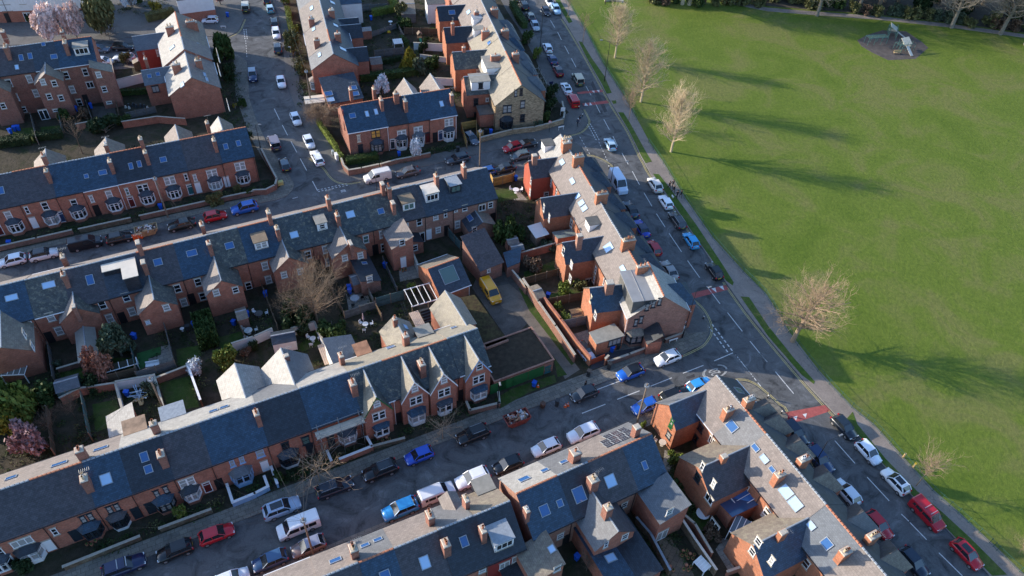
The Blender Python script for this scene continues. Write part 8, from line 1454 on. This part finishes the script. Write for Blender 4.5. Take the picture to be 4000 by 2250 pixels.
shed(T(0,2,650,985), 3.0, 2.6, 2.0, 2.7, R(28), FTEAL, 't', "grey-felted garden shed beside the spreading shrub"); shed(T(1,2,265,545), 3.4, 2.6, 2.1, 2.7, R(20), RENDER, 'd', "white garden building with dark slate roof"); shed(T(2,2,235,120), 1.6, 3.0, 2.1, 2.5, R(29), BRICK_SHED, 'o', "small brick outhouse by the lane wall"); shed(T(1,1,950,1330), 1.8, 2.6, 2.2, 2.9, R(29), BRICK_SHED, 't', "slate-roofed brick outhouse beside the lean-to"); shed(T(0,2,2285,330), 1.6, 2.6, 2.2, 2.8, R(28), BRICK_SHED, 'o', "brick outhouse with a white bargeboard in the shadowed yard"); shed(T(1,0,1430,90), 3.6, 8.0, 2.4, 3.2, R(12), FGREY, 'o', "long grey-roofed garden building near the top edge", "garden_building"); shed(T(2,1,45,1030), 2.2, 1.8, 2.1, 2.4, R(20), BRICK_SHED, 'y', "square brick outhouse by the park-side boundary"); shed(T(2,1,0,965), 2.0, 2.0, 2.2, 2.5, R(20), BRICK_SHED, 'p', "pinkish roofed outhouse left of the dark yard"); shed(T(0,0,1310,600), 1.6, 2.4, 1.9, 2.3, R(-60), FBROWN, 's', "sunlit pale-roofed shed behind the red wing"); shed(T(1,0,1040,300), 2.4, 2.0, 2.2, 2.6, R(20), BRICK, 'w', "white-roofed extension behind the climbing terrace", "rear_extension"); shed(T(1,0,1130,600), 2.6, 3.4, 2.4, 3.2, R(20), BRICK, 'p', "brick back extension beside the blank gable", "rear_extension"); shed(T(1,0,555,960), 4.0, 3.0, 2.1, 2.2, R(20), FGREY, FELT_PALE, "pale flat-topped garage below the climbing terrace gable", "garage"); shed(T(1,0,895,60), 5.0, 4.0, 5.0, 5.6, R(18), RENDER, 'b', "white rendered rear extension at the top edge", "rear_extension"); shed(T(1,0,1690,60), 4.5, 4, 5.0, 5.3, R(16), RENDER, FELT_DARK, "white flat-roofed extension behind the upper park-side terrace", "rear_extension")
def glasshouse(px, w, d, h, rz, label, mt=None):
    def fr_(q):
        for x in [(-w / 2 + w * k / 4) for k in range(5)]: q.slab((x - .04, -d / 2, h * .8), (x + .04, -d / 2, h * .8), (x + .04, d / 2, h * 1.05), (x - .04, d / 2, h * 1.05), .05)
        for x in (-w / 2, w / 2):
            for y in (-d / 2, d / 2): q.box(x - .05, x + .05, y - .05, y + .05, 0, h * (.8 if y < 0 else 1.0))
        q.box(-w / 2, w / 2, -d / 2 - .05, -d / 2 + .05, h * .78, h * .84)
    frame_thing("greenhouse", label, "greenhouse", px, rz, [("frame", UPVC, fr_), ("glazing", mt or mat("milky_glazing", (.18, .19, .18), .25, .15), lambda q: q.slab((-w / 2, -d / 2, h * .77), (w / 2, -d / 2, h * .77), (w / 2, d / 2, h * 1.01), (-w / 2, d / 2, h * 1.01), .03))])
glasshouse(T(0,2,210,880), 3.0, 3.2, 2.4, R(8), "greenhouse-like lean-to canopy beside the ivy at the left"); glasshouse(T(0,2,1150,850), 4.6, 1.0, 1.5, R(28), "empty pale timber frames of a cold house", mat("dark_soil_bed", (.03, .03, .02), .9, .2)); glasshouse(T(2,3,1780,1370), 1.6, 1.2, 1.1, R(-50), "small pale garden cabinet on the bottom paving", RENDER); glasshouse(T(2,3,2130,1080), 2.4, 2.4, 2.5, R(-30), "white hexagonal-fronted conservatory at the bottom right", glass("conservatory_glass", (.1, .13, .16), .1)); glasshouse(T(1,0,1340,440), 2.0, 1.8, 1.5, R(20), "white covered frame beside the dark hedge", RENDER)
frame_thing("dining_bench_set", "pair of black slatted loungers on the bottom patio", "loungers", T(2,3,2150,1310), R(18), [("slats", BLACK, lambda q: [q.box(-1.1, 1.1, y, y + .5, .3, .38) for y in (-.7, .1)]), ("legs", BLACK, lambda q: [q.box(x, x + .06, y, y + .06, 0, .3) for x in (-1, .95) for y in (-.6, .4)])])
frame_thing("garden_sofa", "white garden bench on the artificial lawn patio", "bench", T(0,2,1445,800), R(18), [("seat", UPVC, lambda q: q.box(-.9, .9, -.3, .3, .3, .45)), ("backrest", UPVC, lambda q: q.box(-.9, .9, .25, .35, .45, .85)), ("leg", UPVC, lambda q: [q.box(x, x + .06, -.3, .3, 0, .3) for x in (-.85, .79)])])
frame_thing("junk_pile", "heap of blue and white scrap boards in the walled yard", "junk pile", T(0,2,1320,1090), 0, [("boards", mat("blue_scrap", (.30, .42, .55), .6, .3), lambda q: [q.box(-.9, .9, -.05, .05, 0, .04, 0, Matrix.Translation((rnd.uniform(-.5, .5), rnd.uniform(-.5, .5), .3 + .06 * k)) @ Matrix.Rotation(rnd.uniform(0, 3), 4, 'Z') @ Matrix.Rotation(rnd.uniform(-.4, .4), 4, 'Y')) for k in range(12)]), ("planks", TIMBER_NEW, lambda q: [q.box(-.7, .7, -.1, .1, 0, .04, 0, Matrix.Translation((rnd.uniform(-.7, .7), rnd.uniform(-1.1, -.2), .15 + .04 * k)) @ Matrix.Rotation(rnd.uniform(0, 3), 4, 'Z')) for k in range(9)])])
frame_thing("rubbish_bags", "black and clear refuse sacks behind the slatted fence", "rubbish bags", T(0,0,1290,1010), 0, [("sacks", DGB, lambda q: [q.cyl((x, y, 0), (x + .1, y, .7), .4, .15, 7) for x, y in ((-1.6, 0), (-.8, .3), (0, -.1), (.8, .2), (1.6, 0))]), ("clear_sacks", FELT_PALE, lambda q: [q.cyl((x, y, 0), (x, y, .5), .3, .12, 7) for x, y in ((-2.0, -.5), (-1.2, -.7), (2.3, -.2))])])
frame_thing("play_house", "small wooden play house with slide", "play house", T(1,0,1545,390), R(20), [("tower", FBROWN, lambda q: [q.box(-.5, .5, -.5, .5, 1.0, 1.1)] + [q.box(x, x + .08, y, y + .08, 0, 2.0) for x in (-.5, .42) for y in (-.5, .42)]), ("roof", TIMBER, lambda q: [q.slab((-.6, -.6, 1.9), (0, -.6, 2.5), (0, .6, 2.5), (-.6, .6, 1.9), .04), q.slab((.6, .6, 1.9), (0, .6, 2.5), (0, -.6, 2.5), (.6, -.6, 1.9), .04)]), ("slide", mat("green_slide", (.03, .2, .12), .4, .1), lambda q: q.slab((-.25, -2.3, .15), (.25, -2.3, .15), (.25, -.5, 1.1), (-.25, -.5, 1.1), .05))])
frame_thing("toy_ride", "yellow plastic toy in the allotment garden", "toy", T(1,0,1255,310), 0, [("body", mat("yellow_paint", (.7, .45, .02), .5, .1), lambda q: q.box(-.4, .4, -.25, .25, .1, .5, top=.1)), ("wheels", mat("sign_red", (.6, .02, .02), .5, .05), lambda q: [q.cyl((x, -.28, .12), (x, .28, .12), .12, n=8) for x in (-.25, .25)])])
frame_thing("grit_bin", "yellow grit bin on the street corner", "grit bin", T(1,1,232,412), R(28), [("bin_body", mat("faded_yellow", (.50, .45, .16), .6, .15), lambda q: q.box(-.5, .5, -.35, .35, 0, .6)), ("lid", mat("faded_yellow", (.50, .45, .16), .6, .15), lambda q: q.box(-.55, .55, -.4, .4, .6, .8, top=.15))])
frame_thing("utility_cabinet", "white street cabinet by the long clipped hedge", "utility cabinet", T(1,1,765,175), R(-60), [("cabinet", WHITEP, lambda q: q.box(-.55, .55, -.25, .25, 0, 1.3)), ("doors", UPVC, lambda q: [q.box(x, x + .45, -.27, -.255, .1, 1.2) for x in (-.5, .03)])]); frame_thing("utility_cabinet", "short grey street cabinet behind the white one", "utility cabinet", T(1,1,727,130), R(-60), [("cabinet", mat("grey_cabinet", (.35, .4, .42), .5, .1), lambda q: q.box(-.3, .3, -.2, .2, 0, .9)), ("doors", LEAD, lambda q: q.box(-.26, .26, -.22, -.205, .1, .8))])
for c, r, x, y, z_, lab in [(2,3,1640,1260,.1,"cluster of terracotta pots on the paving, upper group"),(2,3,1700,1290,.1,"terracotta pots beside the tile-coped wall"),(2,3,1660,1400,.1,"terracotta pots on the paving at the bottom edge"),(1,3,1230,190,.1,"two terracotta pots in front of the green gabled house"),(1,1,1385,1235,.1,"plant pots on the utility door patio"),(0,3,870,1160,.1,"potted plants on the mossy front path"),(1,1,2090,890,.1,"flower pots in the corner yard"),(2,3,1480,1410,.1,"stacked pots at the bottom edge yard"),(1,2,1180,1200,.1,"pots under the hedge of the gabled house")]:
    frame_thing("flower_pots", lab, "flower pots", T(c, r, x, y), rnd.random(), [("pots", TERRA, lambda q: [q.cyl((dx, dy, 0), (dx, dy, .35), .14, .2, 9) for dx, dy in ((0, 0), (.5, .15), (.2, .55), (-.4, .35))]), ("plants", LEAF['md'], lambda q: [q.cyl((dx, dy, .35), (dx, dy, .6), .16, .05, 6) for dx, dy in ((0, 0), (.5, .15), (-.4, .35))])])
# playground
def climber(px, rz, label, tilt=1):
    def posts(q):
        for x in (-2.2, -1.2, 0, 1.2, 2.4):
            for y in (-.9, .9): q.cyl((x, y, 0), (x, y, 2.6 if abs(x) < 2 else 1.8), .06, n=6)
        for y in (-.9, .9): q.cyl((-2.2, y, 1.8), (2.4, y, 1.8), .05, n=5); q.cyl((-2.2, y, .9), (2.4, y, .9), .05, n=5)
    def net(q): [q.cyl((-2.2 + k * .5, -.9, 1.8), (-2.2 + k * .5, .9, 1.8), .03, n=4) for k in range(6)]
    frame_thing("play_tower", label, "play tower", px, rz, [("posts", mat("playground_green", (.05, .13, .12), .5, .1), posts), ("platform", mat("pale_play_boards", (.50, .47, .38), .8, .2, 2), lambda q: [q.slab((-.9, -.95, 1.7), (1.2, -.95, 1.9), (1.2, .95, 2.9), (-.9, .95, 2.7), .08), q.box(.1, 1.3, -.9, .9, 1.2, 1.3)]), ("bars", mat("playground_green", (.05, .13, .12), .5, .1), net), ("slide", mat("slide_metal", (.55, .52, .46), .4, .1), lambda q: q.slab((-.4, -3.4, .2), (.4, -3.4, .2), (.4, -.9, 1.5), (-.4, -.9, 1.5), .06))])
climber(T(3,0,1160,340), R(75), "tall climbing frame with a tilted pale board wall"); climber(T(3,0,1270,470), R(20), "lower climbing frame with wide pale platforms and slide"); frame_thing("monkey_bars", "green monkey bars at the left of the playground", "monkey bars", T(3,0,1020,410), R(15), [("frame", mat("playground_green", (.05, .13, .12), .5, .1), lambda q: [q.cyl((x, y, 0), (x, y, 1.9), .06, n=5) for x in (-3, -1.2, .6, 2.2) for y in (-.8, .8)] + [q.cyl((-3, y, 1.9), (2.2, y, 1.9), .06, n=5) for y in (-.8, .8)]), ("bars", mat("playground_green", (.05, .13, .12), .5, .1), lambda q: [q.cyl((-3 + k * .4, -.8, 1.9), (-3 + k * .4, .8, 1.9), .04, n=4) for k in range(14)])])
frame_thing("play_bench", "small wooden bench frame in front of the lower climbing frame", "bench", T(3,0,1215,510), R(10), [("seat", TIMBER_NEW, lambda q: q.box(-.9, .9, -.2, .2, .4, .48)), ("backrest", TIMBER_NEW, lambda q: q.box(-.9, .9, .2, .28, .5, .9)), ("leg", DGB, lambda q: [q.box(x, x + .06, -.2, .2, 0, .4) for x in (-.8, .74)])])
frame_thing("stone_seat", "curved stone seat edge at the top of the park", "seat", T(2,0,960,8), R(5), [("seat", STONE, lambda q: [q.box(-2.5 + k * .62, -1.95 + k * .62, -.3 - .05 * (k - 3) ** 2, .3 - .05 * (k - 3) ** 2, 0, .5) for k in range(8)]), ("base", STONE_WALL, lambda q: q.box(-2.4, 2.2, -.4, .2, 0, .3))])
# ================================================================== PEOPLE AND A DOG
def skin_body(name, V, E, rad, mats, pick, parent, loc=(0, 0, 0)):
    me = bpy.data.meshes.new("sk"); me.from_pydata(V, E, []); o = bpy.data.objects.new("sk", me); col.objects.link(o)
    md = o.modifiers.new("s", 'SKIN'); ly = me.skin_vertices[0].data if me.skin_vertices else None
    if ly is None:
        bpy.context.view_layer.objects.active = o; o.select_set(True); ly = me.skin_vertices[0].data
    for i, r_ in enumerate(rad): ly[i].radius = (r_, r_)
    ly[0].use_root = True; sb = o.modifiers.new("u", 'SUBSURF'); sb.levels = sb.render_levels = 1
    bpy.context.view_layer.update(); dg = bpy.context.evaluated_depsgraph_get(); m2 = bpy.data.meshes.new_from_object(o.evaluated_get(dg)); bpy.data.objects.remove(o)
    m2.materials.clear(); [m2.materials.append(q) for q in mats]
    for p in m2.polygons: p.material_index = pick(p.center); p.use_smooth = True
    return put(name, m2, parent, loc)
SKIN = mat("skin", (.45, .27, .20), .6, .05)
def cloth(c): return mat("cloth_" + c, srgb(c), .85, .15, 6)
def person(px, rz, label, top_c, leg_c, hair_c, step=.3, arm=.25, h=1.75, bag=None):
    P = G(px, .9); r = thing("person", label, "person", (P.x, P.y, .1), rz, None); k = h / 1.75
    V = [(0, 0, .95), (.0, 0, 1.15), (.02, 0, 1.35), (.02, 0, 1.47), (.03, 0, 1.53), (.04, 0, 1.60), (.05, 0, 1.70)]; rad = [.15, .14, .17, .12, .06, .09, .10]; E = [(i, i + 1) for i in range(6)]
    def chain(start, pts): 
        prev = start
        for (x, y, z, q) in pts: V.append((x, y, z)); rad.append(q); E.append((prev, len(V) - 1)); prev = len(V) - 1
        return prev
    for s, f in ((1, step), (-1, -step)):
        chain(0, [(0, s * .09, .88, .10), (f * .55 + .04, s * .10, .5, .07), (f - .02 if f > 0 else f - .12, s * .10, .09, .05), (f + .08 if f > 0 else f + .0, s * .10, .04, .045), (f + .16 if f > 0 else f + .08, s * .1, .03, .035)])
        a = -f / max(.01, abs(step)) * arm if step else .05
        w_ = chain(3, [(.02, s * .19, 1.43, .065), (a * .5 - .03, s * .24, 1.17, .05), (a + .05, s * .22, .95, .035), (a + .08, s * .22, .88, .035)])
        for j in range(4): chain(w_, [(a + .09 + .008 * j, s * (.205 + .012 * j), .82, .01), (a + .10 + .006 * j, s * (.205 + .012 * j), .775 + .004 * abs(j - 1), .009)])
        chain(w_, [(a + .12, s * .195, .85, .011), (a + .135, s * .19, .815, .01)])
    V = [(x * k, y * k, z * k) for x, y, z in V]; rad = [q * k for q in rad]
    def pick(c): 
        z = c.z / k
        if z > 1.52: return 0
        if z < .1: return 3
        if z < .93 and abs(c.y) < .165 * k: return 2
        if z < .92: return 0
        return 1
    skin_body("body", V, E, rad, [SKIN, cloth(top_c), cloth(leg_c), cloth("15110f")], pick, r)
    q = MB()
    for zz, r0, r1 in ((1.66, .118, .125), (1.72, .125, .11), (1.78, .11, .05)): q.cyl((.02 * k, 0, zz * k), (.015 * k, 0, (zz + .06) * k), r0 * k, r1 * k, 10)
    q.build("hair", cloth(hair_c), r)
    if bag: q = MB(); q.box(-.28, -.12, -.17, .17, .98, 1.42, top=.03); q.build("jacket_back", cloth(bag), r)
    return r
person(T(2,1,1487,420), R(-72), "person in black with arm bent, left rear of the walking group", "17171a", "141416", "15100d"); person(T(2,1,1518,408), R(-72), "person in black at the rear right of the walking group", "101013", "18181b", "0e0c0a", -.25); person(T(2,1,1528,455), R(-70), "person in a dark jacket alone in the middle of the walking group", "15161a", "101012", "1a120d", .28)
person(T(2,1,1560,508), R(-70), "person in dark clothes at the front, nearest the white dog", "141418", "121214", "0e0c0a", -.3); person(T(2,1,1597,500), R(-70), "person in black at the front right beside the railings", "18181c", "111113", "1c140e", .3, h=1.7)
person(z4(632,1120), R(-115), "white-haired person in a navy coat crossing the pavement corner", "1c2740", "1b1e28", "cfcfcf", .32); person(z4(665,1070), R(-110), "person in dark top and pale trousers with a bright blue bag", "20222c", "8a8c92", "2a1c14", .2, bag="2a9ad0"); person(T(2,2,693,972), R(-60), "person with dark hair standing at the open black hatchback", "2a2022", "1e2026", "120c0a", .08, h=1.65); person(T(2,0,883,15), R(-90), "person in a dark coat sitting by the stone seat", "1c1e26", "15171c", "1a120d", .15, h=1.3)
def dog(px, rz, label):
    P = G(px, .3); r = thing("dog", label, "dog", (P.x, P.y, .1), rz); V = [(-.05, 0, .36), (-.25, 0, .37), (.15, 0, .38), (.26, 0, .44), (.34, 0, .52), (.46, 0, .49), (-.36, 0, .44), (-.42, 0, .54)]; rad = [.11, .10, .125, .08, .075, .04, .03, .02]; E = [(0, 1), (0, 2), (2, 3), (3, 4), (4, 5), (1, 6), (6, 7)]
    for x, b_ in ((.18, 2), (-.25, 1)):
        for s in (-1, 1):
            i = len(V); V += [(x, s * .07, .27), (x + (.02 if b_ == 2 else -.07), s * .08, .14), (x + .03, s * .08, .02)]; rad += [.055, .03, .027]; E += [(b_, i), (i, i + 1), (i + 1, i + 2)]
    for s in (-1, 1): i = len(V); V.append((.31, s * .07, .60)); rad.append(.02); E.append((4, i))
    skin_body("body", V, E, rad, [mat("white_fur", (.75, .73, .70), .9, .08)], lambda c: 0, r); q = MB(); q.cyl((.25, 0, .42), (.29, 0, .46), .088, .085, 10); q.build("collar", DGB, r)
dog(T(2,1,1516,530), R(-72), "small white dog walking in front of the dark-clothed group")

# ================================================================== WEEDS AND GROUND COVER IN THE GARDENS
def inside(P, poly):
    c = False; x, y = P.x, P.y
    for i in range(len(poly)):
        (x0, y0), (x1, y1) = poly[i - 1], poly[i]
        if (y0 > y) != (y1 > y) and x < (x1 - x0) * (y - y0) / (y1 - y0) + x0: c = not c
    return c
def cover(label_mt, zones, seed):
    rn = random.Random(seed); b = MB()
    for A, B_, C_, D, n in zones:
        for _ in range(n):
            s, t = rn.random(), rn.random(); P = A * (1 - s) * (1 - t) + B_ * s * (1 - t) + C_ * s * t + D * (1 - s) * t
            if any(inside(P, k) for k in KEEP): continue
            R0, H0 = rn.uniform(.35, 1.3), rn.uniform(.12, .8)
            for _ in range(int(26 + 26 * R0)):
                r = R0 * rn.random() ** .6; a = rn.uniform(0, 6.28); q = Vector((P.x + r * math.cos(a), P.y + r * math.sin(a), .1 + H0 * rn.random() * (1 - .6 * r / R0)))
                d = Vector((rn.gauss(0, 1), rn.gauss(0, 1), rn.gauss(.8, 1))).normalized(); u = d.orthogonal().normalized(); v = d.cross(u); z_ = rn.uniform(.06, .15); b.quad(q - u * z_, q - v * z_ * .6, q + u * z_, q + v * z_ * .6)
    struct(b.build("ground_cover", label_mt), "stuff")
Zn = [(a2(-48, -13), a2(14, -13), a2(14, -4.5), a2(-48, -4.5), 110), (a3(-28, 12), a3(38, 10), a3(38, 20), a3(-28, 24), 120), (a2(34, -8), a2(50, -10), a2(50, 8), a2(34, 8), 70), (a2(-60, 37), a2(-8, 37), a2(-10, 46), a2(-60, 48), 150), (V3(-44, 140), V3(-8, 140), V3(-16, 190), V3(-52, 190), 170), (V3(-160, 170), V3(-82, 172), V3(-90, 190), V3(-165, 188), 120),
      (GT(2,3,1400,300), GT(2,3,1650,500), GT(2,3,1950,1150), GT(2,3,1550,900), 60), (GT(2,3,1200,900), GT(2,3,1500,1000), GT(2,3,1750,1449), GT(2,3,1350,1449), 30), (a3(-10, -2.2), a3(41, -2.2), a3(41, -1.2), a3(-10, -1.2), 40), (a2(-45, 24.8), a2(0, 24.2), a2(0, 26), a2(-45, 26), 40), (V3(-62, 128), V3(-54, 128), V3(-63, 150), V3(-68, 150), 30), (a2(16, 23.5), a2(37, 23.5), a2(37, 25), a2(16, 25), 20), (V3(-8, 172), V3(-3, 172), V3(3, 150), V3(-2, 150), 30), (V3(-57, 172), V3(-54, 172), V3(-44, 136), V3(-46, 136), 30)]
cover(LEAF['dk'], Zn, 3); cover(LEAF['md'], Zn, 4); cover(LEAF['ol'], [z[:4] + (z[4] // 3,) for z in Zn], 5)

glasshouse(T(2,3,2105,760), 3.4, 3.4, 3.4, B2r.fr.a, "white-barred conservatory roof between two rear wings, panes half covered by blue sheets", glass("conservatory_blue", (.05, .16, .42), .12))
